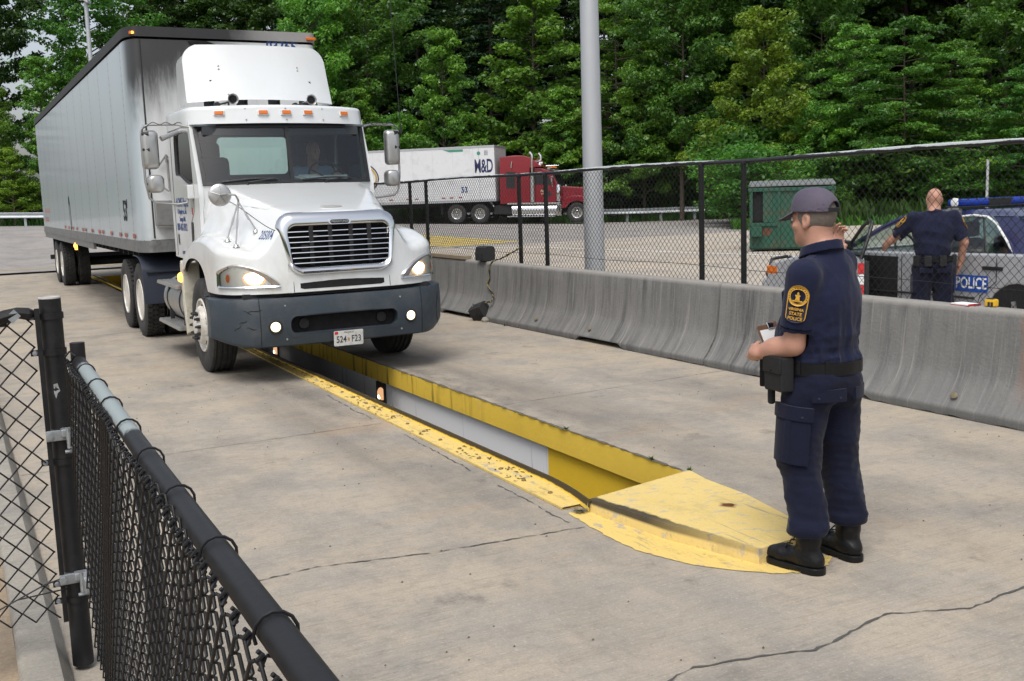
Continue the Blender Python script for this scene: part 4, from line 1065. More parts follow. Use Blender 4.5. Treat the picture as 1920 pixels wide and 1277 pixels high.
gr = mb.build('grille', m_chrome, trk, sharp=60)
mb = MB(); mb.prism(L4, lambda a, b, w: (CX+a, yg(a, b)+w, b), .065, .075); mb.build('grille_back', m_pitblk, trk)
for k in range(7):
    z = 1.215+k*.0525+(.0 if k < 6 else .0); hw = .512+(.545-.512)*(z-1.17)/.42-.004
    mb = MB(); pr = [(-.016, -.003), (-.012, .005), (.03, .012), (.032, -.008)]
    xs = fr(-hw, hw, 16); mb.grid([[(CX+x, yg(x, z)+a, z+b) for x in xs] for a, b in pr], cu=True); mb.build('grille_bar', m_chrome, gr, sharp=50)
mb = MB()
for x in (-.30, -.10, .12, .32): mb.box(CX+x-.02, CX+x+.02, 10.455, 10.475, 1.19, 1.585)
mb.box(CX-.3, CX-.24, 10.47, 10.49, 1.46, 1.5); mb.box(CX-.4, CX-.33, 10.47, 10.49, 1.34, 1.4); mb.build('grille_strut', m_dk, gr)
bm_ = rrect(.118, .118, 1.648, 1.592, .028); mb = MB(); mb.prism(bm_, lambda a, b, w: (CX+a, yg(a, b)-w, b), .02, .052); bdg = mb.build('grille_badge', m_chrome, gr, bev=.006)
bm_ = rrect(.100, .100, 1.640, 1.600, .02); mb = MB(); mb.prism(bm_, lambda a, b, w: (CX+a, yg(a, b)-w, b), .05, .0545); mb.build('badge_plate', m_pitblk, gr)
text_obj('lettering', 'FREIGHTLINER', .034, m_alum, gr, frame((CX, yg(0, 1.62)-.056, 1.62), (1, 0, 0), (0, .06, 1)), .001, 1.02, .82, shear=.15, bold=.0006)
# lower air slot
mb = MB()
xs = fr(-.45, .45, 24); zz_ = lambda x: .040-.010*max(0, (abs(x)-.43)/.02)
mb.grid([[(lambda p: (p.x, p.y, p.z))(wallpt(abs(x), .995+zz_(x)*k, .004, 1 if x >= 0 else -1)) for k in (-1, -.5, 0, .5, 1)] for x in xs])
mb.build('air_slot', m_pitblk, trk)
mb = MB()
for s in (-1, 1): mb.path([wallpt(.515+.0*k, z, .002, s) for k, z in enumerate(fr(.93, 1.09, 6))], .0035, 5)
mb.build('nose_seam', m_gask, trk)
# headlights
def lamp_shape(t):
    """upper edge of the lamp at t in 0..1 from the inner tip to the outer end"""
    return 1.005+.215*math.sin(min(1, t*1.08)**.8*math.pi/2)-(.07*max(0, (t-.78)/.22)**2)
for s in (-1, 1):
    hl = []
    def patch(o, k0, k1, x0=.665, x1=1.158, zb=1.0, nx=22, nz=8, inset=0):
        P = []
        for i in range(nx+1):
            t = i/nx; x = x0+(x1-x0)*t; zt = lamp_shape(t)-k1; b = zb+k0; row = []
            for j in range(nz+1):
                z = b+max(.004, zt-b)*j/nz; row.append(tuple(wallpt(x, z, o, s)))
            P.append(row)
        return P
    mb = MB(); outer = patch(.004, -.012, -.014, .645, 1.17); front = patch(.03, -.004, -.006, .655, 1.165)
    border = lambda P: [r[0] for r in P]+[P[-1][j] for j in range(1, len(P[-1]))]+[r[-1] for r in reversed(P[:-1])]+[P[0][j] for j in range(len(P[0])-2, 0, -1)]
    inner = patch(.022, .012, .014, .715, 1.152)
    mb.grid([border(outer), border(front), border(inner)], cv=True); h = mb.build('headlight', m_chrome, trk, sharp=50)
    mb = MB(); mb.grid(patch(.010, .012, .014, .72, 1.15)); mb.build('reflector', M('lamp_reflector', (.78, .76, .70), .35, .3), h)
    mb = MB(); P = patch(.0155, .02, .02, .745, .985, nz=8); cx, cz = .885, 1.085
    bl = [(cx+.088*math.cos(a)*(1+.12*math.sin(3*a)), cz+.062*math.sin(a)) for a in fr(0, 6.283, 24)[:-1]]; mb.add([tuple(wallpt(a, b, .016, s)) for a, b in bl], [tuple(range(len(bl)))]); mb.build('bulb', m_hot, h)
    bl = [(cx+.108*math.cos(a), cz+.078*math.sin(a)) for a in fr(0, 6.283, 24)[:-1]]; mb = MB(); mb.add([tuple(wallpt(a, b, .0135, s)) for a, b in bl], [tuple(range(len(bl)))]); mb.build('bulb_glow', m_glow, h)
    mb = MB(); bl = [(1.105+.014*math.cos(a), 1.09+.042*math.sin(a)) for a in fr(0, 6.283, 16)[:-1]]; mb.add([tuple(wallpt(a, b, .0145, s)) for a, b in bl], [tuple(range(len(bl)))]); mb.build('turn_signal', m_amber, h)
    mb = MB(); mb.grid(patch(.024, .010, .012, .715, 1.155)); mb.build('lens', m_lens, h)
# bumper
def by(x, z):
    ax = abs(x); sw = 0 if ax < .8 else (ax-.8)**2*1.6
    return 10.40+.05*(ax/.87)**2+sw+.03*((z-.62)/.26)**2
m_s = MB()
xs = [-1.275+.0*0]+fr(-1.27, -.87, 10)+fr(-.84, -.60, 5)+fr(-.59, .59, 24)+fr(.60, .84, 5)+fr(.87, 1.27, 10)
xs = sorted(set(round(x, 4) for x in xs)); zs = [.385, .40, .43, .47, .50, .505, .56, .62, .66, .695, .70, .76, .82, .86, .88, .89]
Vb = {}; mb = MB(); P = []
for x in xs:
    ax = abs(x); zl = .385+.10*(max(0, ax-.95)/.32)**1.6; zt = .888-(.01*max(0, ax-.9))
    P.append([(CX+x, by(x, z)+(.05 if z >= .889 else .02 if z <= .386 else .004 if z > .879 else 0), zl+(z-.385)/(.89-.385)*(zt-zl)) for z in zs])
def add_rows(P, skip):
    nx, nz = len(P), len(P[0])
    for i in range(nx-1):
        for j in range(nz-1):
            if skip(xs[i], xs[i+1], zs[j], zs[j+1]): continue
            mb.add([P[i][j], P[i+1][j], P[i+1][j+1], P[i][j+1]], [(0, 1, 2, 3)])
add_rows(P, lambda a, b, c, d: a > -.595 and b < .595 and c > .495 and d < .705)
for s in (-1, 1):      # wrap to the wheel
    e = [(CX+s*1.27, p[1], p[2]) for p in P[-1 if s > 0 else 0]]
    mb.grid([e, [(CX+s*1.272, p[1]+.10, p[2]) for p in e], [(CX+s*1.255, p[1]+.26, p[2]+.01) for p in e], [(CX+s*1.20, p[1]+.34, p[2]+.02) for p in e]])
mb.grid([[(p[0], p[1], p[2]) for p in (r[-1] for r in P)], [(p[0], p[1]+.3, p[2]-.005) for p in (r[-1] for r in P)]])
mb.grid([[(p[0], p[1], p[2]) for p in (r[0] for r in P)], [(p[0], p[1]+.3, p[2]+.005) for p in (r[0] for r in P)]])
bumper = mb.build('bumper', m_bump, trk, sharp=45)
mb = MB(); ro = rrect(.592, .592, .702, .498, .004, 3); ri = rrect(.575, .575, .688, .512, .07, 7); ro = rrect(.62, .62, .725, .475, .09, 7)
mb.grid([[(CX+a, by(a, b)-.004, b) for a, b in ro], [(CX+a, by(a, b)-.004, b) for a, b in ri], [(CX+a, by(a, b)+.09, b) for a, b in ri]], cv=True, flip=True); mb.build('slot_frame', m_bump, bumper, sharp=50)
mb = MB(); mb.box(CX-.62, CX+.62, 10.52, 10.56, .46, .74); mb.build('slot_screen', m_pitblk, bumper)
for s in (-1, 1):
    mb = MB(); mb.lathe([(.05, 0), (.052, .05), (.035, .055), (0, .055)], axisM((CX+s*.42, 10.54, .60), (0, -1, 0)), 18); mb.build('tow_pin', m_dk, bumper)
    mb = MB(); x = s*.872; mb.path([(CX+x, by(x, z)-.001, z) for z in fr(.39, .885, 10)], .004, 5); mb.build('panel_seam', m_gask, bumper)
    x = s*.73; Mx = axisM((CX+x, by(x, .595)-.002, .595), (s*.12, -1, 0))
    mb = MB(); mb.lathe([(.068, -.01), (.07, .006), (.062, .012), (.06, .0), (.0, -.002)], Mx, 28); fg = mb.build('fog_lamp', m_dk, bumper)
    mb = MB(); mb.lathe([(.050, .004), (.044, .012), (0, .018)], Mx, 24); mb.build('lens', m_fog, fg)
    for z in (.80, .46):
        x = s*.62; mb = MB(); mb.lathe([(.011, 0), (.009, .006), (0, .007)], axisM((CX+x, by(x, z), z), (0, -1, 0)), 10); mb.build('bolt', m_galv, bumper)
mb = MB()      # scrapes and the crease on the driver-side corner
for x, z, l, a in ((-1.02, .77, .10, -.05), (-.98, .755, .13, .02), (-1.06, .64, .07, .03), (-1.0, .60, .09, -.02), (-1.1, .57, .06, .05), (1.1, .72, .06, -.3), (1.12, .6, .05, .2)):
    mb.path([(CX+x+l*t, by(x+l*t, z)-.0015, z+a*t+.006*math.sin(t*7)) for t in fr(0, 1, 4)], [.001, .003, .0045, .003, .001], 5)
mb.build('scrape', m_pitblk, bumper)
mb = MB(); mb.box(CX-1.0, CX+1.0, 10.56, 10.9, .80, .93); mb.box(CX-.9, CX+.9, 10.6, 10.9, .42, .8); mb.build('bumper_beam', m_dk, bumper)
# number plate
Mp = frame((CX+.01, by(0, .42)-.03, .425), (1, 0, 0), (0, -.10, 1))
mb = MB(); mb.prism(rrect(.158, .158, .079, -.079, .012, 4), lambda a, b, w: Mp @ Vector((a, b, w)), 0, .004); pt = mb.build('number_plate', M('plate_white', (.62, .62, .60), .45, var=.1, dirt=((.35, .32, .28), .6), dscale=20), trk)
m_ink = M('plate_ink', (.03, .035, .04), .6)
text_obj('lettering', '524', .098, m_ink, pt, Mp @ Matrix.Translation((-.078, -.014, .005)), .0006, 1.05, .72, bold=.0012)
text_obj('lettering', 'F23', .098, m_ink, pt, Mp @ Matrix.Translation((.082, -.014, .005)), .0006, 1.05, .72, bold=.0012)
text_obj('lettering', 'Maryland', .028, m_ink, pt, Mp @ Matrix.Translation((0, .06, .005)), .0004)
mb = MB(); mb.prism(rrect(.014, .014, .017, -.017, .008, 4), lambda a, b, w: Mp @ Vector((a*.7, b-.014, w)), .004, .006); mb.build('crest', M('plate_crest', (.45, .25, .1), .6), pt)
mb = MB(); mb.prism(rrect(.018, .018, .014, -.014, .002, 3), lambda a, b, w: Mp @ Vector((a-.132, b+.058, w)), .004, .006); mb.build('red_sticker', M('red_sticker', (.55, .03, .03), .5), pt)
mb = MB(); mb.prism(rrect(.018, .018, .014, -.014, .002, 3), lambda a, b, w: Mp @ Vector((a+.132, b+.058, w)), .004, .006); mb.build('white_sticker', m_wline, pt)

# ------------------------------------------------------------------ cab
HW = 1.035
def ws(u, v, off=0):
    w = .985+.02*v; y = 12.02+.16*v+(.14+.10*v)*u*u; z = 2.045-.01*u*u+(.66+.03*u*u)*v
    return Vector((CX+w*u, y-off, z+off*.3))
mb = MB()
sideo = [(12.62, 1.17), (13.78, 1.20), (13.80, 2.3), (13.78, 2.78), (12.47, 2.78), (12.17, 2.05), (12.15, 1.9), (12.20, 1.6), (12.5, 1.5), (12.60, 1.35)]
win = [(12.44, 2.075), (12.48, 2.5), (12.54, 2.655), (12.60, 2.685), (13.30, 2.69), (13.37, 2.66), (13.40, 2.58), (13.42, 2.24), (13.40, 2.19), (13.15, 2.175), (12.80, 2.09), (12.6, 2.06)]
for s in (-1, 1): mb.prism([sideo, win], lambda a, b, w: (CX+s*(HW-w), a, b), 0, .05)
# back wall with its window
mb.prism([[(-1.0, 1.2), (1.0, 1.2), (1.0, 2.78), (-1.0, 2.78)], rrect(.47, .47, 2.68, 2.17, .06, 5)], lambda a, b, w: (CX+a, 13.74+w, b), 0, .05)
# front posts, header and cowl round the glass
us, vs = fr(-1, 1, 22), fr(0, 1, 10)
def strip(L1_, L2_): mb.grid([L1_, L2_])
for s in (-1, 1):
    a = [tuple(ws(s*.955, v, .004)) for v in vs]; b = [(CX+s*(HW-.004), ws(1, v)[1]+.035+.03*v, ws(1, v)[2]) for v in vs]; c_ = [(CX+s*(HW-.05), ws(1, v)[1]+.16, ws(1, v)[2]) for v in vs]
    mb.grid([a, b, c_])
bot = [tuple(ws(u, 0, .0)) for u in us]; bl = [(p[0], p[1]+.02, p[2]-.28) for p in bot]; mb.grid([bot, bl])
fx = fr(-HW, HW, 24); mb.grid([[(CX+x, 12.045+.13*x*x, z) for x in fx] for z in (1.2, 1.6, 2.035)])
cab = mb.build('cab', m_white, trk, bev=0, sharp=35)
# cowl sides between hood and door
for s in (-1, 1):
    P = []
    for k in range(9):
        t = k/8; z = 1.25+(2.05-1.25)*t
        P.append([(CX+s*1.0, 12.15+.02*t, z), (CX+s*(1.03), 12.175+.02*t, z+.002), (CX+s*HW, 12.24+.0*t, z), (CX+s*(HW+.001), 12.66-.30*t, z)])
    mb = MB(); mb.grid(P); mb.build('cowl_side', m_white, trk)
    mb = MB(); mb.prism(rrect(.055, .055, .115, -.115, .05, 6), lambda a, b, w: (CX+s*(HW+w), 12.62+a-.12*b, 1.52+b), .0, .006); mb.build('side_vent', m_gask, trk)
# door lines, handle, hinges, lettering
for s in (-1, 1):
    dl = [(13.62, 1.22), (13.62, 2.1), (13.6, 2.74), (12.5, 2.75)]
    mb = MB(); mb.path([(CX+s*(HW+.0005), a, b) for a, b in dl], .004, 5)
    mb.path([(CX+s*(HW+.0005), a, b) for a, b in ((12.42, 2.04), (12.47, 1.75), (12.68, 1.62), (12.72, 1.2))], .004, 5); mb.build('door_seam', m_gask, trk)
    mb = MB(); mb.prism(rrect(.05, .05, .07, -.07, .012, 4), lambda a, b, w: (CX+s*(HW+w), 13.48+a, 1.42+b), -.004, .004); dh = mb.build('door_handle', m_alum, trk, bev=.003)
    mb = MB(); mb.prism(rrect(.035, .035, .055, -.055, .01, 4), lambda a, b, w: (CX+s*(HW+w), 13.48+a, 1.42+b), .004, .006); mb.build('handle_recess', m_gask, dh)
    mb = MB(); mb.box(*sorted((CX+s*(HW-.002), CX+s*(HW+.075))), 12.40, 12.60, 1.90, 2.06, .015); mb.build('mirror_bracket', m_white, trk)
    mb = MB(); mb.box(*sorted((CX+s*HW, CX+s*(HW+.003))), 12.55, 12.60, 1.72, 1.80); mb.build('red_decal', M('red_sticker', (.55, .03, .03), .5), trk)
Md = frame((CX-HW-.001, 0, 0), (0, -1, 0), (0, 0, 1))
def dtext(b, y, z, size, xs): text_obj('lettering', b, size, m_blue, cab, Md @ Matrix.Translation((-y, z, .001)), .0008, 1.0, xs, bold=.001)
dtext('ACME Paper', 13.15, 1.86, .155, .95); dtext('& Supply co., Inc.', 13.18, 1.755, .085, .95); dtext('Savage Md.', 13.18, 1.665, .085, .95); dtext('800-462-5912', 13.24, 1.565, .125, .85)
dtext('US DOT', 13.25, 1.26, .055, .8); dtext('GVW 80000', 12.85, 1.24, .04, .8)
def hood_no(q):
    x, y = -.705+.304*q.x+.72*q.y, 10.66-.953*q.x+.22*q.y; return Vector((CX+x, y, H(x, y)+.003+q.z))
text_obj('lettering', '205004', .095, m_blue, hood, None, .0005, 1.1, .75, bold=.0016, warp=hood_no)
# roof with its visor lip
RO = [(0, 12.10), (.2, 12.11), (.4, 12.14), (.6, 12.19), (.78, 12.25), (.9, 12.31), (.98, 12.37), (1.03, 12.45), (1.05, 12.55), (1.05, 12.8), (1.05, 13.1), (1.05, 13.4), (1.05, 13.7), (1.03, 13.8)]
RS = [(x*.2, 12.55) if y < 12.5 else (.2, min(13.6, max(12.55, y-.1))) for x, y in RO]
rt = lambda x, y: 2.935-.02*(x/1.0)**2+.035*sst(y, 12.2, 13)
hf = drape(RO, RS, rt, lambda i: 2.725, .05, lambda i: .035*(1-sst(RO[i][1], 12.3, 12.6)), 8, 5)
mb = MB(); mb.grid([[Pt(p) for p in c_] for c_ in hf]); mb.grid([[Pt(p, -1) for p in c_] for c_ in hf], flip=True)
mb.grid([[(CX-.26, y, rt(0, y)) for y in fr(12.5, 13.8, 8)], [(CX+.26, y, rt(0, y)) for y in fr(12.5, 13.8, 8)]])
mb.grid([[(CX+x, 12.16+.25*x*x, 2.728) for x in fr(-1.03, 1.03, 20)], [(CX+x, 13.8, 2.728) for x in fr(-1.03, 1.03, 20)]])
roof = mb.build('roof', m_white, trk, sharp=50)
def roofy(x):
    for (a, b), (c_, d) in zip(RO, RO[1:]):
        if a <= abs(x) <= c_: return b+(d-b)*(abs(x)-a)/(c_-a+1e-9)
    return 12.4
for x in (-.73, -.26, 0, .26, .73):
    sl = (roofy(x+.05)-roofy(x-.05))/.1
    Mm = frame((CX+x, roofy(x)+.012, 2.842), (1, sl, 0), (0, .25, 1))
    mb = MB(); mb.box(-.062, .062, -.03, .03, -.02, .012, .008, Mm); mk = mb.build('marker_light', m_white, trk)
    mb = MB(); mb.box(-.05, .05, -.022, .022, .008, .024, .006, Mm); mb.build('lens', m_amber, mk)
mb = MB()
for x in (-.45, 0, .45):
    for z in (2.765, 2.89): mb.lathe([(.010, 0), (.008, .006), (0, .007)], axisM((CX+x, roofy(x)+(.002 if z < 2.8 else .035), z), (0, -1, .1)), 8)
mb.build('roof_bolt', m_steel, roof)
# windshield: gasket, divider, two panes, wipers
mb = MB()
a = [tuple(ws(u, 0, .006)) for u in us]+[tuple(ws(1, v, .006)) for v in vs[1:]]+[tuple(ws(u, 1, .006)) for u in reversed(us[:-1])]+[tuple(ws(-1, v, .006)) for v in reversed(vs[1:-1])]
sc = lambda u, v: (u*.955 if abs(u) > .97 else u*.955, .05+.90*v)
b_ = [tuple(ws(*sc(u, 0), .006)) for u in us]+[tuple(ws(*sc(1, v), .006)) for v in vs[1:]]+[tuple(ws(*sc(u, 1), .006)) for u in reversed(us[:-1])]+[tuple(ws(*sc(-1, v), .006)) for v in reversed(vs[1:-1])]
mb.grid([a, b_], cv=True); mb.grid([[tuple(ws(-.022, v, .008)) for v in vs], [tuple(ws(.022, v, .008)) for v in vs]])
mb.build('windshield_gasket', m_gask, trk, solid=-.01)
for s in (-1, 1):
    mb = MB(); mb.grid([[tuple(ws(s*(.015+.945*k/12), v, .002)) for v in vs] for k in range(13)], flip=s < 0); mb.build('windshield', m_wind, trk)
    x0 = -.5 if s < 0 else .42
    mb = MB(); mb.path([tuple(ws(x0+u, .055+.02*math.sin(u*6+1), .028)) for u in fr(-.30, .32, 10)], .010, 6); mb.path([tuple(ws(x0+u, .02+.05*u/.3, .04)) for u in fr(-.02, .3, 6)], .007, 6)
    mb.tube(tuple(ws(x0-.02, -.03, .02)), tuple(ws(x0-.02, .02, .045)), .015); mb.build('wiper', m_gask, trk)
    mb = MB(); mb.prism([(a+(13.0-a)*-.01, b) for a, b in win], lambda a, b, w: (CX+s*(HW-.03+w), a, b), 0, .004); mb.build('door_glass', m_sideg, trk)
    mb = MB(); wl = [(a, b) for a, b in win]; wi = [(12.93+(a-12.93)*.955, 2.39+(b-2.39)*.93) for a, b in win]
    mb.grid([[(CX+s*(HW+.002), a, b) for a, b in wl], [(CX+s*(HW-.026), a, b) for a, b in wi]], cv=True); mb.build('window_gasket', m_gask, trk)
mb = MB(); mb.prism(rrect(.48, .48, 2.69, 2.16, .06, 5), lambda a, b, w: (CX+a, 13.76+w, b), 0, .004); mb.build('rear_glass', glass('rear_glass', (.8, .9, .88), .02), trk)
# interior
mb = MB(); mb.box(CX-.93, CX+.93, 12.24, 12.6, 1.55, 2.02, .05); mb.box(CX-.2, CX+.2, 12.5, 12.75, 1.5, 1.98, .03); mb.box(CX+.2, CX+.9, 12.25, 12.5, 1.98, 2.09, .04); mb.build('dashboard', m_int, trk)
mb = MB(); mb.box(CX-1.0, CX+1.0, 12.1, 13.74, 1.25, 1.3)
mb.prism([[(-.98, 1.25), (.98, 1.25), (.98, 2.73), (-.98, 2.73)], rrect(.45, .45, 2.66, 2.19, .06, 5)], lambda a, b, w: (CX+a, 13.71+w, b), 0, .02)
for s in (-1, 1): mb.prism([[(12.25, 1.3), (13.7, 1.3), (13.7, 2.72), (12.5, 2.72)], [(12.93+(a-12.93)*1.02, 2.39+(b-2.39)*1.03) for a, b in win]], lambda a, b, w: (CX+s*(.975-w), a, b), 0, .01)
mb.box(CX-1.0, CX+1.0, 12.3, 13.72, 2.70, 2.722); mb.build('cab_lining', m_int, trk)
m_visor = M('sun_visor', (.04, .045, .05), .8)
mb = MB(); mb.box(CX-.92, CX+.92, 12.30, 12.40, 2.60, 2.70, .01); mb.build('header_trim', m_visor, trk)
for s in (-1, 1):
    x = CX+s*.62; st = mb = MB(); mb.box(x-.25, x+.25, 12.9, 13.4, 1.72, 1.86, .06); mb.box(x-.24, x+.24, 13.36, 13.52, 1.8, 2.40, .06); mb.box(x-.14, x+.14, 13.40, 13.50, 2.36, 2.58, .05); mb.box(x-.15, x+.15, 13.0, 13.35, 1.3, 1.72); mb.build('seat', m_seat, trk)
mb = MB(); Msw = frame((CX+.62, 12.66, 2.12), (1, 0, 0), (0, .55, .84)); mb.path([Msw @ Vector((.22*math.cos(a), .22*math.sin(a), 0)) for a in fr(0, 6.283, 30)[:-1]], .014, 8, closed=True)
for a in (0, 2.1, 4.2): mb.tube(Msw @ Vector((0, 0, -.03)), Msw @ Vector((.21*math.cos(a+.5), .21*math.sin(a+.5), 0)), .012, n=6)
mb.tube(Msw @ Vector((0, 0, -.03)), Msw @ Vector((0, .0, -.4)), .03); mb.build('steering_wheel', m_gask, trk)

# ------------------------------------------------------------------ roof fairing and horns
def fair(u, v, off=0):
    z = 3.03+.70*v-.02*(1-u*u)*(1-v)*0; r = .20; hw = .895-.02*v
    dz = z-(3.735-r)
    if dz > 0: hw -= r-math.sqrt(max(0, r*r-dz*dz))
    x = hw*u; ax = abs(x)
    y = 12.93+.30*v-.05*v*v+.20*(ax/.9)**2.6
    return Vector((CX+x, y+off, z+.03*(1-u*u)-.03*v*(1-u*u)))
uu = [math.copysign(abs(q)**.8, q) for q in fr(-1, 1, 34)]; vv = [1-(1-t)**1.7 for t in fr(0, 1, 20)]
mb = MB(); A = [[tuple(fair(u, v)) for u in uu] for v in vv]; B = [[tuple(fair(u, v, .03)) for u in uu] for v in vv]
mb.grid(A); mb.grid(B, flip=True); bd = lambda P: [r[0] for r in P]+P[-1][1:]+[r[-1] for r in reversed(P[:-1])]+list(reversed(P[0][1:-1]))
mb.grid([bd(A), bd(B)], cv=True)
for s in (-1, 1):
    e = [fair(s, v, .03) for v in vv if v < .85]; mb.grid([[tuple(p) for p in e], [(p.x-s*.01, min(13.75, p.y+.5), p.z-.02) for p in e]])
fa = mb.build('roof_fairing', m_white, trk, sharp=50)
for x, z in ((-.5, 3.46), (-.5, 3.42), (.47, 3.46), (.47, 3.42), (-.43, 3.10), (-.43, 3.065), (.55, 3.10), (.55, 3.065)):
    p = fair(x/.89, (z-3.03)/.7); mb = MB(); mb.lathe([(.012, 0), (.010, .006), (0, .007)], axisM(p, (0, -1, .2)), 8); mb.build('bolt', m_steel, fa)
mb = MB()
for x in (-.6, -.2, .2, .6): mb.box(CX+x-.02, CX+x+.02, 13.1, 13.5, 2.94, 3.3)
mb.build('fairing_bracket', m_dk, fa)
for s in (-1, 1):
    hx = CX+.47*s; Mh_ = axisM((hx, 12.72, 3.035), (0, -1, .0))
    mb = MB(); mb.lathe([(.0, -.02), (.014, -.02), (.016, .0), (.014, -.30+.3), (.02, .02), (.03, .06), (.052, .10), (.062, .11), (.064, .104), (.05, .085), (.03, .05), (.016, .01), (0, .0)], Mh_, 24)
    mb.tube((hx, 12.72, 3.035), (hx, 13.05, 3.02), .013, n=10); hn = mb.build('air_horn', m_steel, trk, sharp=50); mb = MB(); mb.lathe([(.047, .088), (.03, .06), (0, .058)], Mh_, 20); mb.build('horn_mouth_shade', m_pitblk, hn)  # black disc paints in the shade inside the open horn mouth
    mb = MB(); mb.tube((hx, 12.86, 2.94), (hx, 12.86, 3.03), .012, n=8); mb.lathe([(.034, 0), (.034, .06), (0, .06)], axisM((hx-.14, 12.88, 2.985), (0, -1, 0)), 14); mb.tube((hx-.14, 12.86, 2.985), (hx, 12.86, 3.02), .010, n=8); mb.build('horn_valve', m_dk, trk)
mb = MB(); mb.tube((CX+1.555, 12.5, 2.66), (CX+1.46, 12.5, 5.0), .0045, n=6); mb.tube((CX+1.555, 12.5, 2.62), (CX+1.555, 12.5, 2.74), .012, n=8); mb.build('antenna', m_gask, trk)

# ------------------------------------------------------------------ mirrors
def hull(Mx, w, h, d, r=.045):
    m_ = MB(); secs = [(0, 1.0), (.35, 1.0), (.7, .93), (.92, .74), (1, .5)]
    rows = []
    for t, k in secs:
        L_ = rrect(w/2*k, w/2*k, h/2*(k*.5+.5), -h/2*(k*.5+.5), r*k, 5); rows.append([Mx @ Vector((a, b, d*t)) for a, b in L_])
    m_.grid(rows, cv=True); m_.add(rows[0], [tuple(range(len(rows[0])))]); m_.add(rows[-1], [tuple(range(len(rows[-1])))]); return m_
m_mirg = M('mirror_glass', (.55, .58, .6), .03, 1)
for s in (-1, 1):
    arm = [(HW-.02, 12.46, 2.70), (1.15, 12.50, 2.735), (1.44, 12.54, 2.735), (1.51, 12.545, 2.715), (1.535, 12.55, 2.66), (1.535, 12.55, 2.4), (1.53, 12.55, 2.1), (1.50, 12.54, 1.92), (1.44, 12.535, 1.87), (1.2, 12.52, 1.845), (1.1, 12.51, 1.86), (1.075, 12.5, 1.95)]
    mb = MB(); mb.path([(CX+s*a, b, c_) for a, b, c_ in arm], .0135, 10); ma = mb.build('mirror_arm', m_steel, trk)
    mb = MB(); mb.path([(CX+s*(1.1+.35*t), 12.49, 2.745+.014*math.sin(t*16)) for t in fr(0, 1, 24)]+[(CX+s*1.53, 12.53, z) for z in (2.68, 2.6, 2.5)], .004, 5); mb.build('mirror_cable', m_gask, ma)
    Mm = frame((CX+s*1.455, 12.60, 2.46), (1, -.10*s, 0), (0, 0, 1))
    bm2 = hull(Mm, .185, .43, .10); mh = bm2.build('mirror', m_alum, trk, sharp=50)
    mb = MB(); mb.prism(rrect(.08, .08, .2, -.2, .03, 5), lambda a, b, w: Mm @ Vector((a, b, w)), -.006, -.002); mb.build('mirror_glass', m_mirg, mh)
    for z in (2.46, 2.63):
        mb = MB(); mb.lathe([(.03, 0), (.03, .06), (.018, .08), (0, .08)], axisM((CX+s*1.46, 12.515, z), (s*1.0, .35, 0)), 12); mb.build('pivot', m_gask, mh)
    Mm = frame((CX+s*1.43, 12.58, 2.08), (1, -.10*s, 0), (0, 0, 1))
    mh = hull(Mm, .19, .20, .12, .06).build('convex_mirror', m_alum, trk, sharp=50)
    mb = MB(); mb.lathe([(.028, 0), (.028, .06), (.016, .08), (0, .08)], axisM((CX+s*1.44, 12.50, 2.08), (s*1.0, .3, 0)), 12); mb.build('pivot', m_gask, mh)
for s in (-1,):
    mb = MB(); mb.path([(CX+s*1.06, 12.44, 2.66), (CX+s*1.13, 12.44, 2.665), (CX+s*1.20, 12.43, 2.63)], [.03, .028, .03], 8); mb.path([(CX+s*1.16, 12.42, 2.65), (CX+s*1.36, 12.36, 2.57)], [.022, .032], 10); mb.build('lookdown_mirror', m_steel, trk)
# round fender mirror on its tripod
fm = Vector((2.50, 11.15, 1.925)); Mf = axisM(fm, (-.12, -1, .06))
mb = MB(); mb.lathe([(0, .018), (.04, .017), (.085, .011), (.108, .003), (.116, -.006), (.112, -.010), (0, -.010)], Mf, 32); rm = mb.build('fender_mirror', m_alum, trk, sharp=40)
mb = MB(); 
for k in range(5): a = k*1.2566+.3; mb.tube(Mf @ Vector((0, 0, .036)), Mf @ Vector((.1*math.cos(a), .1*math.sin(a), .012)), .004, n=6)
mb.build('mirror_rib', m_steel, rm)
J = Vector((2.66, 11.05, 1.87))
mb = MB(); mb.path([Mf @ Vector((0, 0, .03)), Vector((2.56, 11.04, 1.93)), Vector((2.63, 11.03, 1.92)), J, J+Vector((.0, 0, -.06))], .011, 8)
FEET = []
for tx_, ty_ in ((2.519, 11.03), (2.551, 10.81), (2.775, 10.87)):
    q_ = Vector((tx_, ty_, H(tx_-CX, ty_)))
    FEET.append(q_); mb.tube(J+Vector((0, 0, -.02)), q_+Vector((0, 0, .03)), .008, n=8); mid = J.lerp(q_, .5); mb.tube(J.lerp(q_, .42), J.lerp(q_, .6), .0115, n=8)
mb.build('mirror_tripod', m_steel, rm)
for q_ in FEET: MB().lathe([(.034, 0), (.028, .012), (.014, .03), (0, .034)], Matrix.Translation(q_), 14).build('tripod_foot', m_alum, rm)

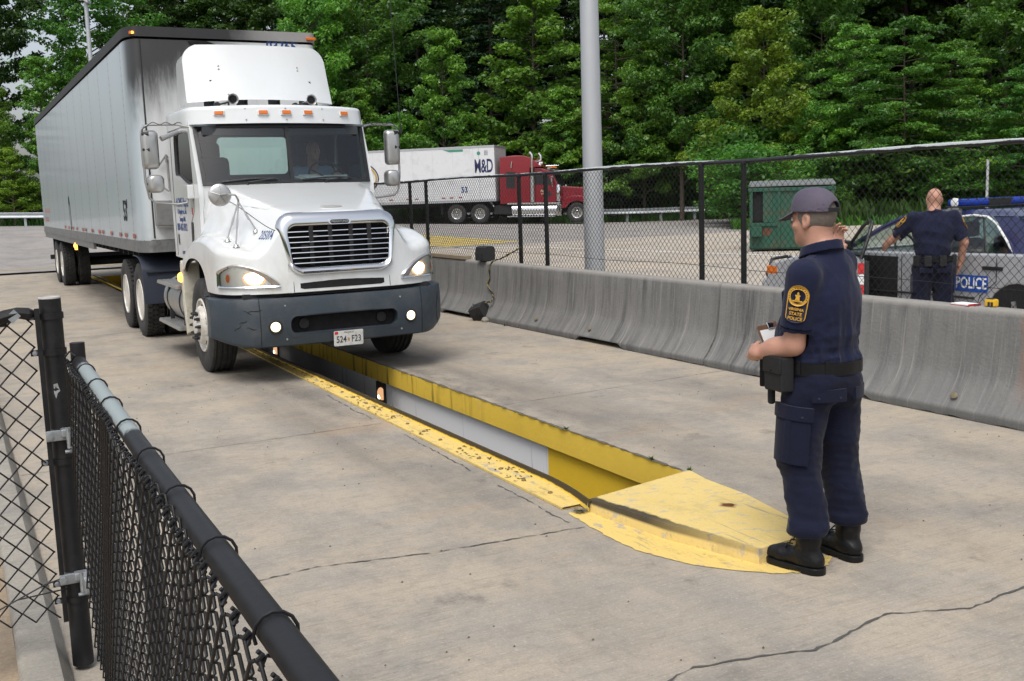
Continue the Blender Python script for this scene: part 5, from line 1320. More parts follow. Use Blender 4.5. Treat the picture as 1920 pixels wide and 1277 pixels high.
# ------------------------------------------------------------------ wheels
TR = .52
def tyre_prof(w, R=TR, rim=.292, grooves=4):
    h = w/2; p = [(rim, -h*.82), (rim+.02, -h*.93), (R*.78, -h), (R*.93, -h*.97), (R*.982, -h*.86)]
    g0 = -h*.80
    for k in range(grooves):
        c_ = g0+(k+.5+.0)*(1.6*h)/grooves
        p += [(R-.001*abs(k-1.5), c_-.045*w), (R-.014, c_-.03*w), (R-.014, c_+.03*w), (R-.001*abs(k-1.5), c_+.045*w)]
    return p+[(R*.982, h*.86), (R*.93, h*.97), (R*.78, h), (rim+.02, h*.93), (rim, h*.82)]
n = NT('lug_tyre'); tcn = n.co(); X, Y, Z = n.xyz()
m_lug = None
def wheel(parent, x, y, w, side, style, name='wheel', R=TR, z=None, rim_mat=None):
    """side = -1: outer face towards -x"""
    rim_mat = rim_mat or m_rimw
    Mw = axisM((x, y, R-.004 if z is None else z), (side, 0, 0))
    mb = MB(); mb.lathe(tyre_prof(w, R), Mw, 44, close=True)
    if style != 'steer':
        for k in range(44):
            a = 2*math.pi*k/44
            for b in (-1, 0, 1):
                Mb = Mw @ Matrix.Rotation(a+(.07 if b else 0), 4, 'Z') @ Matrix.Translation((R-.006, 0, b*w*.30)); mb.box(-.012, .011, -.024, .024, -w*.125, w*.125, 0, Mb)
    wh = mb.build(name, m_tyr, parent, sharp=40)
    h = w/2
    mb = MB()
    if style == 'steer':
        mb.lathe([(.30, h*.80), (.292, h*.98), (.275, h*.98), (.262, h*.80), (.25, h*.55), (.235, h*.50), (.215, h*1.0), (.19, h*1.22), (.165, h*1.26), (.12, h*1.26), (.11, h*1.45), (.09, h*1.52), (0, h*1.52)], Mw, 36)
    elif style == 'alloy':
        mb.lathe([(.30, h*.82), (.292, h*.98), (.27, h*.92), (.25, h*.55), (.20, h*.6), (.17, h*.75), (.12, h*.8), (.1, h*1.0), (0, h*1.02)], Mw, 30)
    else:
        mb.lathe([(.30, h*.85), (.292, h*.98), (.278, h*.97), (.266, h*.7), (.258, -h*.3), (.22, -h*.5), (.15, -h*.55), (.13, h*.1), (.11, h*.35), (0, h*.38)], Mw, 36)
    rm_ = mb.build('rim', rim_mat, wh, sharp=30)
    zr, rr_ = (h*1.26, .14) if style == 'steer' else (h*.75, .145) if style == 'alloy' else (-h*.52, .175)
    for k in range(10):
        a = 2*math.pi*k/10; Mn = Mw @ Matrix.Translation((rr_*math.cos(a), rr_*math.sin(a), zr-.01)); mb = MB().lathe([(.019, 0), (.019, .045), (.014, .05), (.012, .07), (0, .072)], Mn, 8)
        mb.build('lug_nut', m_gask if style == 'steer' else m_dk, wh)
    if style == 'steer':
        mb = MB()
        for k in range(5):
            a = 2*math.pi*k/5+.3; mb.lathe([(.03, 0), (0, .001)], Mw @ Matrix.Translation((.222*math.cos(a), .222*math.sin(a), h*.86)) @ Matrix.Rotation(a, 4, 'Z') @ Matrix.Rotation(1.0, 4, 'Y') @ Matrix.Diagonal((.8, 1.4, 1, 1)), 14)
        mb.build('hand_hole', m_pitblk, wh)
    return wh
SY, DY = 11.86, (15.72, 17.03)
for s in (-1, 1): wheel(trk, CX+s*1.03, SY, .285, s, 'steer', 'front_wheel')
for dy in DY:
    for s in (-1, 1):
        wheel(trk, CX+s*1.10, dy, .265, s, 'deep', 'drive_wheel'); wheel(trk, CX+s*.78, dy, .265, s, 'deep', 'inner_wheel')
mb = MB()
for s in (-1, 1): mb.box(CX+s*.43-.04, CX+s*.43+.04, 11.0, 18.1, .82, 1.08)
mb.box(CX-.4, CX+.4, 11.2, 13.9, .62, 1.15); mb.tube((CX-.95, SY, .5), (CX+.95, SY, .5), .06)
for dy in DY: mb.tube((CX-.9, dy, .52), (CX+.9, dy, .52), .09); mb.lathe([(0, -.2), (.18, -.1), (.2, 0), (.18, .1), (0, .2)], axisM((CX, dy, .52), (1, 0, 0)), 16)
mb.box(CX-.5, CX+.5, 15.7, 17.0, 1.08, 1.2, .02); mb.box(CX-.85, CX+.85, 14.2, 14.6, .45, .9); mb.build('chassis', m_dk, trk)
for s in (-1, 1):
    mb = MB(); mb.lathe([(0, 0), (.25, .0), (.285, .03), (.285, 1.27), (.25, 1.30), (0, 1.30)], axisM((CX+s*.86, 12.98, .66), (0, 1, 0)), 32); ft = mb.build('fuel_tank', m_alum, trk)
    for y in (13.2, 14.0): mb = MB(); mb.lathe([(.289, -.025), (.292, -.025), (.292, .025), (.289, .025)], axisM((CX+s*.86, y, .66), (0, 1, 0)), 30, close=True); mb.build('tank_strap', m_gask, ft)
    for z, x0, x1, y0, y1 in ((.895, 1.02, 1.235, 12.86, 14.15), (.40, 1.02, 1.235, 12.86, 14.2)):
        mb = MB(); 
        for k in range(4): a = x0+k*(x1-x0)/4; mb.box(*sorted((CX+s*a, CX+s*(a+.046))), y0, y1, z-.045, z, .004)
        mb.box(*sorted((CX+s*x0, CX+s*x1)), y0+.01, y1-.01, z-.04, z-.012); mb.build('step', m_alum, trk)
    for y in (13.05, 13.95): mb = MB(); mb.path([(CX+s*.6, y, .75), (CX+s*1.0, y, .34), (CX+s*1.1, y, .34)], .02, 6); mb.box(*sorted((CX+s*1.08, CX+s*1.13)), y-.02, y+.02, .34, .86); mb.build('step_bracket', m_dk, trk)
    # quarter fender ahead of the drive wheels
    P = []; R_ = .61
    prof_q = [(15.80, 1.145), (15.55, 1.145), (15.30, 1.125), (15.16, 1.06), (15.09, .95), (15.06, .8), (15.05, .62), (15.05, .50)]
    mb = MB(); mb.grid([[(CX+s*1.27, a, b) for a, b in prof_q], [(CX+s*1.265, a-.012, b+.008) for a, b in prof_q], [(CX+s*.58, a-.012, b+.008) for a, b in prof_q], [(CX+s*.57, a, b) for a, b in prof_q]]); 
    mb.box(*sorted((CX+s*.62, CX+s*1.22)), 15.03, 15.06, .93, .96, .008)
    mb.build('quarter_fender', m_navy, trk, solid=.008)
# ================================================================== WHITE TRAILER
TX0, TX1, TY0, TY1, TZ0, TZ1 = 2.267, 4.867, 14.9, 31.1, 1.21, 4.17
def trailer_outline(rx=.15, ry=.40, k=8):
    P = [(TX0, TY1)]
    for i in range(k+1): a = math.pi/2*i/k; P.append((TX0+rx-rx*math.cos(a), TY0+ry-ry*math.sin(a)))
    for i in range(k+1): a = math.pi/2*i/k; P.append((TX1-rx+rx*math.sin(a), TY0+ry-ry*math.cos(a)))
    P.append((TX1, TY1)); return P
n = NT('trailer_skin'); X, Y, Z = n.xyz()
def cell(n, v, p, o=0):   # distance to the nearest multiple of p
    a = n.math('SUBTRACT', v, o); m = n.math('PINGPONG', a, p/2); return m
front = n.rng(Y, -.21, -.27)       # local y: trailer empty sits at its kingpin
c = n.mix(n.noise(1.2, 4), (.36, .43, .47), (.44, .50, .535))  # left side of the white skin: shade and reflected trees painted in as blue grey
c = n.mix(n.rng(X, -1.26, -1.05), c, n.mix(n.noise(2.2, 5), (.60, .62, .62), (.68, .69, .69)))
st = n.noise(1, 6, n.map((9, 3, .55)), rough=.65)
c = n.mix(n.math('MULTIPLY', n.rng(st, .5, .75), .22), c, (.30, .28, .24))
# exhaust soot on the upper front wall
ysoot = n.rng(Y, .5, .18); sx = n.rng(X, .55, -1.25)
sn = n.noise(1, 6, n.map((5, 1, .8), loc=(1, 2, 3)), rough=.7)
k = n.math('ADD', n.math('ADD', n.math('MULTIPLY', Z, 1.0), n.math('MULTIPLY', n.math('SUBTRACT', sn, .5), 1.1)), n.math('MULTIPLY', sx, .75))
so = n.math('MULTIPLY', n.rng(k, 3.55, 4.35, 0, 1, True), n.math('MULTIPLY', ysoot, n.rng(sx, .05, .5)))
c = n.mix(n.math('MULTIPLY', so, .97), c, (.018, .016, .016))
# rivets and seams
ry_ = cell(n, Y, 1.22, .63); rz_ = cell(n, Z, .10, 0.0); rad = n.math('ADD', n.math('MULTIPLY', ry_, ry_), n.math('MULTIPLY', rz_, rz_))
side = n.rng(n.math('ABSOLUTE', X), 1.294, 1.298)
riv = n.math('MULTIPLY', n.math('LESS_THAN', rad, .019**2), side)
rx_ = cell(n, n.math('ABSOLUTE', n.math('SUBTRACT', X, -.55)), 2.2, .075); rx2 = n.math('ADD', n.math('MULTIPLY', rx_, rx_), n.math('MULTIPLY', rz_, rz_))
riv = n.math('MAXIMUM', riv, n.math('MULTIPLY', n.math('LESS_THAN', rx2, .013**2), n.rng(Y, -.09, -.10)))
low = cell(n, Y, .10, 0); lz = n.math('SUBTRACT', Z, 1.37-.0); rl = n.math('ADD', n.math('MULTIPLY', low, low), n.math('MULTIPLY', lz, lz)); riv = n.math('MAXIMUM', riv, n.math('LESS_THAN', rl, .009**2))
lx_ = cell(n, X, .12, 0); lz2 = n.math('SUBTRACT', Z, 1.46); rf = n.math('ADD', n.math('MULTIPLY', lx_, lx_), n.math('MULTIPLY', lz2, lz2)); riv = n.math('MAXIMUM', riv, n.math('MULTIPLY', n.math('LESS_THAN', rf, .014**2), n.rng(Y, -.06, -.09)))
c = n.mix(n.math('MULTIPLY', riv, .92), c, (.04, .04, .04))
seam_ = n.math('MULTIPLY', n.math('LESS_THAN', ry_, .05), side); c = n.mix(n.math('MULTIPLY', seam_, .32), c, (.2, .2, .2))
lowd = n.math('MULTIPLY', n.rng(Z, 1.75, 1.3), n.rng(n.noise(4, 6, rough=.7), .35, .7)); c = n.mix(n.math('MULTIPLY', lowd, .45), c, (.30, .29, .26))
ru = n.math('MULTIPLY', n.math('MULTIPLY', n.rng(Z, 1.42, 1.25), n.rng(n.noise(7, 6, rough=.75), .42, .56)), n.math('MULTIPLY', n.rng(Y, .1, -.02), n.rng(X, .2, -.3)))
c = n.mix(n.math('MULTIPLY', ru, .95), c, (.13, .045, .015))
n.bump(n.math('ADD', n.math('MULTIPLY', n.noise(.9, 2), 6.0), n.math('MULTIPLY', riv, .6)), .10, .02)
m_skin = n.done(c, .30, spec=.5, coat=.35); m_skin.node_tree.nodes['Principled BSDF'].inputs['Coat Roughness'].default_value = .08
n = NT('sooty_rail'); X, Y, Z = n.xyz(); m_soot = n.done(n.mix(n.math('MULTIPLY', n.rng(n.math('ADD', X, n.math('MULTIPLY', n.noise(3, 4), .6)), .35, 1.0), n.rng(Y, .5, .3)), n.mix(n.noise(4, 5), (.016, .016, .018), (.034, .033, .034)), (.30, .29, .28)), .6)
m_trail = M('trailer_rail', (.22, .225, .225), .5, .6, var=.2, dirt=((.06, .06, .055), .7), dscale=6)
trl = thing('box_trailer', 'long white box trailer with soot stained front wall coupled to the white truck', 'trailer', (3.567, 14.9, 0))
PO = trailer_outline()
zs = fr(TZ0+.15, TZ1-.16, 12); dense = []
for (a, b), (c_, d) in zip(PO, PO[1:]):
    m = 24 if abs(d-b) > 5 else 10 if abs(c_-a) > 1 else 1
    dense += [(a+(c_-a)*i/m, b+(d-b)*i/m) for i in range(m)]
dense.append(PO[-1])
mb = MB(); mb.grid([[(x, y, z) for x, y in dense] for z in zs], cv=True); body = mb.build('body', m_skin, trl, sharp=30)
off = lambda P, o: [(TX0-o if x < 2.3 and y > 16 else TX1+o if x > 4.8 and y > 16 else x+(x-3.567)/1.3*o, y-(o if y < 16 else 0)) for x, y in P]
def ring_rail(name, z0, z1, o, mat):
    A = off(PO, o); mb = MB(); mb.grid([[(x, y, z0) for x, y in PO], [(x, y, z0) for x, y in A], [(x, y, z1) for x, y in A], [(x, y, z1) for x, y in PO]], cv=True); return mb.build(name, mat, trl, sharp=30)
ring_rail('top_rail', TZ1-.13, TZ1, .016, m_soot); ring_rail('bottom_rail', TZ0, TZ0+.16, .012, m_trail)
mb = MB(); mb.prism(PO, lambda a, b, w: (a, b, w), TZ1-.012, TZ1-.002); mb.build('roof', m_trail, trl)
mb = MB(); mb.prism(PO, lambda a, b, w: (a, b, w), TZ0+.02, TZ0+.06)
for y in fr(15.6, 30.6, 30): mb.box(TX0+.05, TX1-.05, y-.03, y+.03, TZ0-.08, TZ0+.02)
mb.box(2.9, 3.0, 22.5, 30.8, .95, 1.14); mb.box(4.13, 4.23, 22.5, 30.8, .95, 1.14); mb.box(2.9, 4.2, 15.2, 16.6, 1.1, 1.2); mb.build('underframe', m_dk, trl)
mb = MB(); mb.box(TX0+.0, TX0+.05, 20.4, 31.0, TZ0-.12, TZ0-.002); mb.build('side_skirt', m_trail, trl)
for y in (27.42, 28.74):
    for s in (-1, 1):
        wheel(trl, 3.567+s*1.13, y, .265, s, 'deep', 'trailer_wheel'); wheel(trl, 3.567+s*.80, y, .265, s, 'deep', 'inner_wheel')
for y in (27.42, 28.74): mb = MB(); mb.tube((2.6, y, .52), (4.5, y, .52), .075); mb.build('axle', m_dk, trl)
for s in (-1, 1):
    mb = MB(); x = 3.567+s*.75; mb.box(x-.06, x+.06, 18.2, 18.32, .42, 1.2); mb.box(x-.12, x+.12, 18.12, 18.4, .36, .42); mb.path([(x, 18.3, .6), (x, 19.2, 1.15)], .03, 6); mb.build('landing_leg', m_dk, trl)
    mb = MB(); x = 3.567+s*1.05; mb.path([(x, 30.6, 1.2), (x, 30.95, 1.05), (x, 31.1, .62), (x, 31.1, .52)], .045, 6); mb.build('underride_post', m_dk, trl)
    mb = MB(); x = 3.567+s*.95; mb.box(x-.3, x+.3, 29.38, 29.40, .2, 1.1); mb.build('mud_flap', m_dk, trl)
mb = MB(); mb.box(2.35, 4.78, 31.05, 31.15, .48, .60, .01); mb.build('underride_bar', m_dk, trl)
for i, y in enumerate((15.45, 16.24, 16.79, 17.78, 18.81, 19.31, 20.29, 21.32, 21.8, 22.85, 23.6, 24.4, 25.2)):
    mb = MB(); mb.box(TX0-.0155, TX0-.013, y-.10, y+.10, 1.395, 1.455); mb.build('reflector_strip', M('red_reflector', (.30, .045, .03), .4, dirt=((.3, .26, .22), .6)) if i % 2 == 0 else M('red_reflector_pale', (.36, .09, .06), .4), trl)
for s, mt in ((-1, m_ambl), (1, m_ambl)):
    mb = MB(); mb.box(*sorted((3.567+s*1.12, 3.567+s*1.25)), 14.87+.04*(s < 0)-.02, 15.0, TZ1-.105, TZ1-.065, .008); mb.build('marker_light', m_amber, trl)
    mb = MB(); mb.box(*sorted((3.567+s*1.20, 3.567+s*1.225)), 14.868, 14.9, TZ1-.10, TZ1-.07, .004); mb.build('marker_bulb', m_ambl, trl)
mb = MB(); mb.lathe([(.035, 0), (.03, .02), (0, .025)], axisM((TX0-.012, 23.52, 1.06), (-1, 0, 0)), 12); mb.box(TX0-.01, TX0+.03, 23.45, 23.6, .98, 1.12); mb.build('side_marker', m_ambl, trl)
Mf = frame((0, TY0-.004, 0), (1, 0, 0), (0, 0, 1)); Ms = frame((TX0-.004, 0, 0), (0, -1, 0), (0, 0, 1))
text_obj('lettering', '03765', .20, m_blue, trl, Mf @ Matrix.Translation((4.33, 3.965, 0)), .001, 1.05, .82, bold=.006)
text_obj('lettering', "53'", .40, m_pitblk, trl, Ms @ Matrix.Translation((-16.15, 1.76, 0)), .001, 1.0, .9, bold=.01)
m_redl = M('faded_red_lettering', (.42, .17, .14), .6)
text_obj('lettering', 'RESERVE', .22, m_redl, trl, Ms @ Matrix.Translation((-29.6, 1.86, 0)), .001, 1.1, 1.0) if False else None
mb = MB(); el = [(.17*math.cos(a)*(1+.3*math.sin(a)), .36*math.sin(a)) for a in fr(0, 6.283, 20)[:-1]]; mb.prism(el, lambda a, b, w: (TX0-.004-w, 24.0-a*.75+b*.12, 1.72+b), 0, .003); mb.build('dark_gash', m_pitblk, trl)
mb = MB(); el2 = [(.05+.10*math.cos(a), -.05+.25*math.sin(a)) for a in fr(0, 6.283, 16)[:-1]]; mb.prism(el2, lambda a, b, w: (TX0-.0075-w, 24.0-a*.75+b*.12, 1.72+b), 0, .002); mb.build('gash_flap', m_alum, trl)
mb = MB(); mb.path([(2.55, 14.86, 2.36), (2.65, 14.82, 2.5), (2.72, 14.86, 2.42)], .014, 6); mb.path([(2.65, 14.82, 2.5), (2.65, 14.83, 2.40)], .02, 6); mb.box(2.66, 2.72, 14.83, 14.895, 2.06, 2.44, .008); mb.path([(2.56, 14.86, 2.10), (2.65, 14.83, 2.02), (2.7, 14.86, 2.10)], .014, 6); mb.build('hose_bracket', m_grey, trl)
mb = MB(); mb.box(2.455, 2.71, 14.80, 14.895, 1.56, 1.90, .02); bx_ = mb.build('document_box', m_grey, trl)
mb = MB(); mb.box(2.46, 2.705, 14.795, 14.81, 1.535, 1.56, .004); mb.build('box_lip', m_steel, bx_)
mb = MB()
for x in (2.45, ): mb.tube((x-.015, 14.9, 1.4), (x-.015, 14.9, 4.0), .012, n=6)
mb.build('corner_trim', m_soot, trl)
mb = MB(); mb.prism([(4.6, 3.86), (4.78, 3.86), (4.78, 3.84), (4.2, 3.83), (4.2, 3.84)], lambda a, b, w: (a, 14.895-w, b), 0, .002)
mb = MB(); mb.prism([(3.05, 4.0), (3.3, 4.01), (3.42, 3.97), (3.36, 3.93), (3.38, 3.90), (3.1, 3.92)], lambda a, b, w: (a, 14.896-w, b), 0, .002); mb.build('torn_label', m_pitblk, trl)
# red sticker lines low at the trailer rear
for k, (y, z, l) in enumerate(((29.6, 1.78, 1.5), (29.9, 1.56, 1.2))):
    mb = MB()
    for i in range(7): a = y+(i-3)*l/7; mb.box(TX0-.005, TX0-.002, a-.05, a+.05, z-.05, z-.02); mb.box(TX0-.005, TX0-.002, a-.05, a-.02, z-.02, z+.06)
    mb.build('faded_lettering', m_redl, trl)

# ================================================================== RED TRUCK AND ITS TRAILER
m_red = M('red_paint', (.20, .009, .018), .2, var=.12, coat=.8, dirt=((.12, .01, .012), .4))
m_tw = M('white_trailer_paint', (.60, .61, .62), .4, var=.06, scale=2, dirt=((.40, .39, .37), .5), dscale=2)
RZ = math.atan2(-.731, .682)     # local +x (forward) in world
xr, yr = at_px(1090, 57.0); zr = .16
fwd = Vector((.748, -.664, 0)); lat = Vector((-.664, -.748, 0))   # lat: towards the camera
# local frame: +x forward, +y towards the far side, origin under the steer axle centre
RROT = math.atan2(fwd.y, fwd.x)
def rthing(name, label, cat, dx, z, pitch=0):
    t = thing(name, label, cat, (xr+fwd.x*dx-lat.x*1.0, yr+fwd.y*dx-lat.y*1.0, z), RROT, world=False); t.rotation_euler = (0, pitch, RROT); return t
rt_ = rthing('semi_truck', 'dark red long nosed semi truck with sleeper cab and chrome stacks parked across the lot', 'truck', 0, zr, .016)
NEAR = -1    # local y of the camera side
W2 = 1.05
def bx(name, x0, x1, hw, z0, z1, mat, par, bev=.03, y0=None, y1=None):
    mb = MB(); mb.box(x0, x1, -hw if y0 is None else y0, hw if y1 is None else y1, z0, z1, bev); return mb.build(name, mat, par)
def side_prism(name, pts, hw, mat, par, bev=.04, y0=None, y1=None):
    mb = MB(); mb.prism(pts, lambda a, b, w: (a, w, b), -hw if y0 is None else y0, hw if y1 is None else y1); return mb.build(name, mat, par, bev=bev)
slp = side_prism('sleeper', [(-4.22, 1.0), (-2.55, 1.0), (-2.55, 2.9), (-2.15, 2.95), (-1.9, 2.95), (-2.15, 3.2), (-2.45, 3.44), (-2.9, 3.58), (-3.4, 3.60), (-4.22, 3.52)], 1.18, m_red, rt_, .07)
cabr = side_prism('cab', [(-2.55, 1.0), (-1.15, 1.0), (-1.15, 1.85), (-1.02, 1.95), (-1.42, 2.72), (-2.0, 2.92), (-2.55, 2.92)], 1.02, m_red, rt_, .05)
side_prism('hood', [(-1.1, 1.0), (-1.05, 1.95), (.2, 1.86), (.6, 1.76), (.72, 1.6), (.76, .8), (.6, .75), (.5, 1.0)], .72, m_red, rt_, .08)
for s in (-1, 1):
    arch = [(-.85, .75), (-.80, 1.02), (-.62, 1.28), (-.35, 1.40), (.1, 1.42), (.42, 1.36), (.68, 1.18), (.78, .95), (.80, .75), (.68, .75)]+[(.64*math.cos(a), .50+.64*math.sin(a)) for a in fr(.4, 2.7, 10)]
    mb = MB(); mb.prism(arch, lambda a, b, w: (a, s*w, b), .68, 1.2); mb.build('fender', m_red, rt_, bev=.03)
    mb = MB(); mb.lathe([(0, 0), (.13, .0), (.15, .06), (.15, .8), (.12, .88), (0, .9)], Matrix.Translation((-1.02, s*.93, 1.12)), 20); mb.build('air_cleaner', m_chrome, rt_)
    mb = MB(); mb.tube((-2.42, s*1.13, .95), (-2.42, s*1.13, 3.4), .075, n=16); mb.path([(-2.42, s*1.13, 3.4), (-2.43, s*1.13, 3.6), (-2.55, s*1.13, 3.75)], [.075, .075, .07], 14); mb.build('exhaust_stack', m_chrome, rt_)
    mb = MB(); mb.tube((-2.42, s*1.13, 1.1), (-2.42, s*1.13, 2.55), .12, n=18); mb.build('stack_guard', m_alum, rt_)
    mb = MB(); mb.lathe([(0, 0), (.30, 0), (.33, .04), (.33, 2.5), (.3, 2.54), (0, 2.54)], axisM((-3.6, s*.88, .68), (1, 0, 0)), 24); tk = mb.build('fuel_tank', m_chrome, rt_)
    bx('step_box', -1.15, -.85, 0, .35, .95, m_chrome, rt_, .03, min(s*.6, s*1.15), max(s*.6, s*1.15)); bx('tank_step', -3.8, -.9, 0, .98, 1.06, m_alum, rt_, .01, min(s*.75, s*1.2), max(s*.75, s*1.2)); bx('lower_step', -3.85, -1.2, 0, .30, .36, m_chrome, rt_, .01, min(s*.9, s*1.12), max(s*.9, s*1.12))
    mb = MB(); mb.prism([(-2.35, 2.05), (-1.38, 2.0), (-1.62, 2.65), (-2.35, 2.7)], lambda a, b, w: (a, s*w, b), 1.02, 1.035); mb.build('door_window', m_gask, rt_)
    mb = MB(); mb.prism([(-3.85, 1.85), (-3.35, 1.85), (-3.35, 2.72), (-3.85, 2.72)], lambda a, b, w: (a, s*w, b), 1.18, 1.19); mb.build('sleeper_window', m_gask, rt_, bev=.0)
    mb = MB(); mb.prism([(-1.62, 1.38), (-1.46, 1.38), (-1.43, 1.5), (-1.5, 1.68), (-1.6, 1.66), (-1.66, 1.5)], lambda a, b, w: (a, s*w, b), 1.02, 1.026); mb.build('door_emblem', m_gask, rt_)
    mb = MB(); mb.box(-2.0, -1.75, *sorted((s*1.02, s*1.025)), 1.62, 1.74); mb.box(-1.98, -1.8, *sorted((s*1.02, s*1.025)), 1.5, 1.56); mb.build('door_decal', M('gold_decal', (.35, .25, .15), .5), rt_)
    mb = MB(); mb.path([(-3.55, s*1.19, 2.92), (-3.55, s*1.24, 2.94), (-3.52, s*1.24, 3.22), (-3.52, s*1.19, 3.25)], .03, 8); mb.build('grab_handle', m_chrome, rt_)
    mb = MB(); mb.path([(-1.4, s*1.02, 2.5), (-1.3, s*1.3, 2.5), (-1.3, s*1.3, 1.9), (-1.4, s*1.02, 1.95)], .02, 6); mb.box(-1.36, -1.26, *sorted((s*1.22, s*1.4)), 2.02, 2.45, .03); mb.build('mirror', m_chrome, rt_)
    mb = MB(); mb.box(.70, .84, *sorted((s*.78, s*1.05)), .98, 1.16, .03); mb.build('headlight', m_chrome, rt_)
    mb = MB(); mb.lathe([(.0, 0), (.05, .02), (.055, .1), (.02, .30), (.016, .6), (0, .6)], axisM((-1.85, s*.35, 3.0), (1, 0, .08)), 12); mb.build('air_horn', m_chrome, rt_)
    wheel(rt_, 0, s*1.04, .28, s, 'steer', 'front_wheel'); 
    mb = MB(); mb.path([(-4.85, s*.85, 1.2), (-4.55, s*.9, .75)], .05, 6); mb.build('fender_bracket', m_chrome, rt_)
side_prism('windshield', [(-1.40, 2.70), (-1.02, 1.97), (-.995, 1.985), (-1.37, 2.73)], .93, m_gask, rt_, 0)
side_prism('sun_visor', [(-1.55, 2.80), (-.95, 2.62), (-.93, 2.66), (-1.5, 2.88)], .98, M('smoked_visor', (.05, .055, .055), .2), rt_, 0)
side_prism('visor_trim', [(-1.65, 2.84), (-1.5, 2.80), (-1.4, 2.9), (-1.55, 2.96)], 1.0, m_chrome, rt_, 0)
bx('roof_window', -2.2, -1.98, .45, 3.1, 3.24, m_chrome, rt_, .03)
for k in range(5): bx('marker_light', -1.55, -1.47, 0, 2.92, 2.99, m_amber, rt_, .01, -.8+k*.4-.05, -.8+k*.4+.05)
bx('radiator', .74, .82, .5, .75, 1.6, m_chrome, rt_, .03); bx('bumper', .80, .98, 1.18, .35, .75, m_chrome, rt_, .05)
bx('chassis', -7.6, .8, .42, .55, .95, m_dk, rt_, .02); bx('battery_box', -4.6, -3.65, 1.05, .45, .95, m_dk, rt_, .04)
def rwheel(par, x, y, w, s, style, nm, rm): 
    """wheel for a thing whose axles run along local y"""
    return None
for o in [c_ for c_ in rt_.children if c_.name.startswith('front_wheel')]: bpy.data.objects.remove(o)
def ywheel(par, x, y, s, nm, style='alloy'):
    w = wheel(par, 0, 0, .28, 1, style, nm, rim_mat=m_chrome, z=0)
    for ob in [w]+list(w.children):
        ob.data.transform(Matrix.Translation((x, y, .516)) @ Matrix.Rotation(s*math.pi/2, 4, 'Z')) if ob.parent == par or ob.parent == w else None
    return w
for ob in list(bpy.data.objects):
    if ob.parent is None and ob.name.startswith(('rim', 'lug_nut', 'hand_hole')): bpy.data.objects.remove(ob)
for s in (-1, 1):
    ywheel(rt_, 0, s*1.02, s, 'front_wheel')
    for x in (-5.35, -6.67): ywheel(rt_, x, s*1.08, s, 'drive_wheel')
# trailer behind
mt_ = rthing('box_trailer', 'plain white box trailer with dark blue oval emblem pulled by the red truck', 'trailer', -4.38, zr+.12, -.004)
bx('body', -16.15, 0, 1.3, 1.22, 4.08, m_tw, mt_, .05)
bx('top_rail', -16.15, .012, 1.312, 4.0, 4.12, M('grey_rail', (.38, .39, .40), .5, .3), mt_, .01); bx('bottom_rail', -16.15, .012, 1.31, 1.12, 1.26, M('grey_rail', (.38, .39, .40), .5, .3), mt_, .01)
mb = MB()
for x in fr(-15, -1.2, 12): mb.box(x-.006, x+.006, -1.303, -1.298, 1.26, 4.0)
mb.box(-.9, -.86, -1.304, -1.298, 1.26, 4.0); mb.build('panel_seam', M('seam_grey', (.45, .46, .47), .6), mt_)
Mr = frame((0, -1.306, 0), (1, 0, 0), (0, 0, 1)); m_dblue = M('dark_blue_lettering', (.012, .016, .07), .5)
text_obj('lettering', 'M&D', 1.0, m_dblue, mt_, Mr @ Matrix.Translation((-.62, 3.0, 0)), .002, .95, .50, bold=.02)
text_obj('lettering', '53', .42, m_blue, mt_, Mr @ Matrix.Translation((-1.75, 1.78, 0)), .002, 1, .9, bold=.012)
text_obj('lettering', 'M&D', 1.05, m_dblue, mt_, Mr @ Matrix.Translation((-8.55, 2.62, 0)), .002, .95, 1.05, bold=.03, shear=.25)
m_gold = M('gold_emblem', (.45, .30, .05), .5)
mb = MB(); mb.path([Mr @ Vector((-8.55+1.75*math.cos(a), 2.62+.98*math.sin(a), 0)) for a in fr(-.9, 3.5, 30)], .05, 6); em = mb.build('emblem_ring', m_gold, mt_)
mb = MB(); mb.path([Mr @ Vector((-8.55+1.87*math.cos(a), 2.62+1.06*math.sin(a), 0)) for a in fr(-.9, 3.5, 30)], .035, 6); mb.build('emblem_edge', m_dblue, mt_)
text_obj('lettering', 'Transportation', .30, m_gold, mt_, Mr @ Matrix.Translation((-8.5, 1.85, 0)), .002, 1, 1, bold=.006)
mb = MB(); mb.prism([(-2.9, 3.97), (-1.75, 3.97), (-1.75, 3.84), (-2.5, 3.84), (-2.75, 3.92)], lambda a, b, w: (a, -1.303-w, b), 0, .004); mb.build('green_label', M('green_label', (.05, .22, .15), .5), mt_)
mb = MB(); mb.prism([(-.88+.10*math.cos(a), 3.72+.10*math.sin(a)) for a in fr(0, 6.28, 16)[:-1]], lambda a, b, w: (a, -1.306-w, b), 0, .004); mb.build('round_sticker', M('green_label', (.05, .22, .15), .5), mt_)
mb = MB(); 
for k in range(3): mb.box(-.56+k*.07, -.52+k*.07, -1.31, -1.303, 3.6, 3.86)
mb.build('code_plate', M('seam_dark', (.2, .2, .22), .6), mt_)
for k, x in enumerate((-2.0, -2.5, -2.95, -4.5, -5.0, -6.0, -7.2, -8.4)): bx('reflector_strip', x-.11, x+.11, 0, 1.36, 1.42, M('red_reflector', (.30, .045, .03), .4), mt_, 0, -1.315, -1.308)
bx('underframe', -16, -.3, .5, .9, 1.14, m_dk, mt_, .01)
for x in (-13.4, -14.7):
    for s in (-1, 1): ywheel(mt_, x, s*1.1, s, 'trailer_wheel')
for s in (-1, 1): bx('landing_leg', -3.3, -3.15, 0, .5, 1.2, m_dk, mt_, 0, *sorted((s*.7, s*.85)))

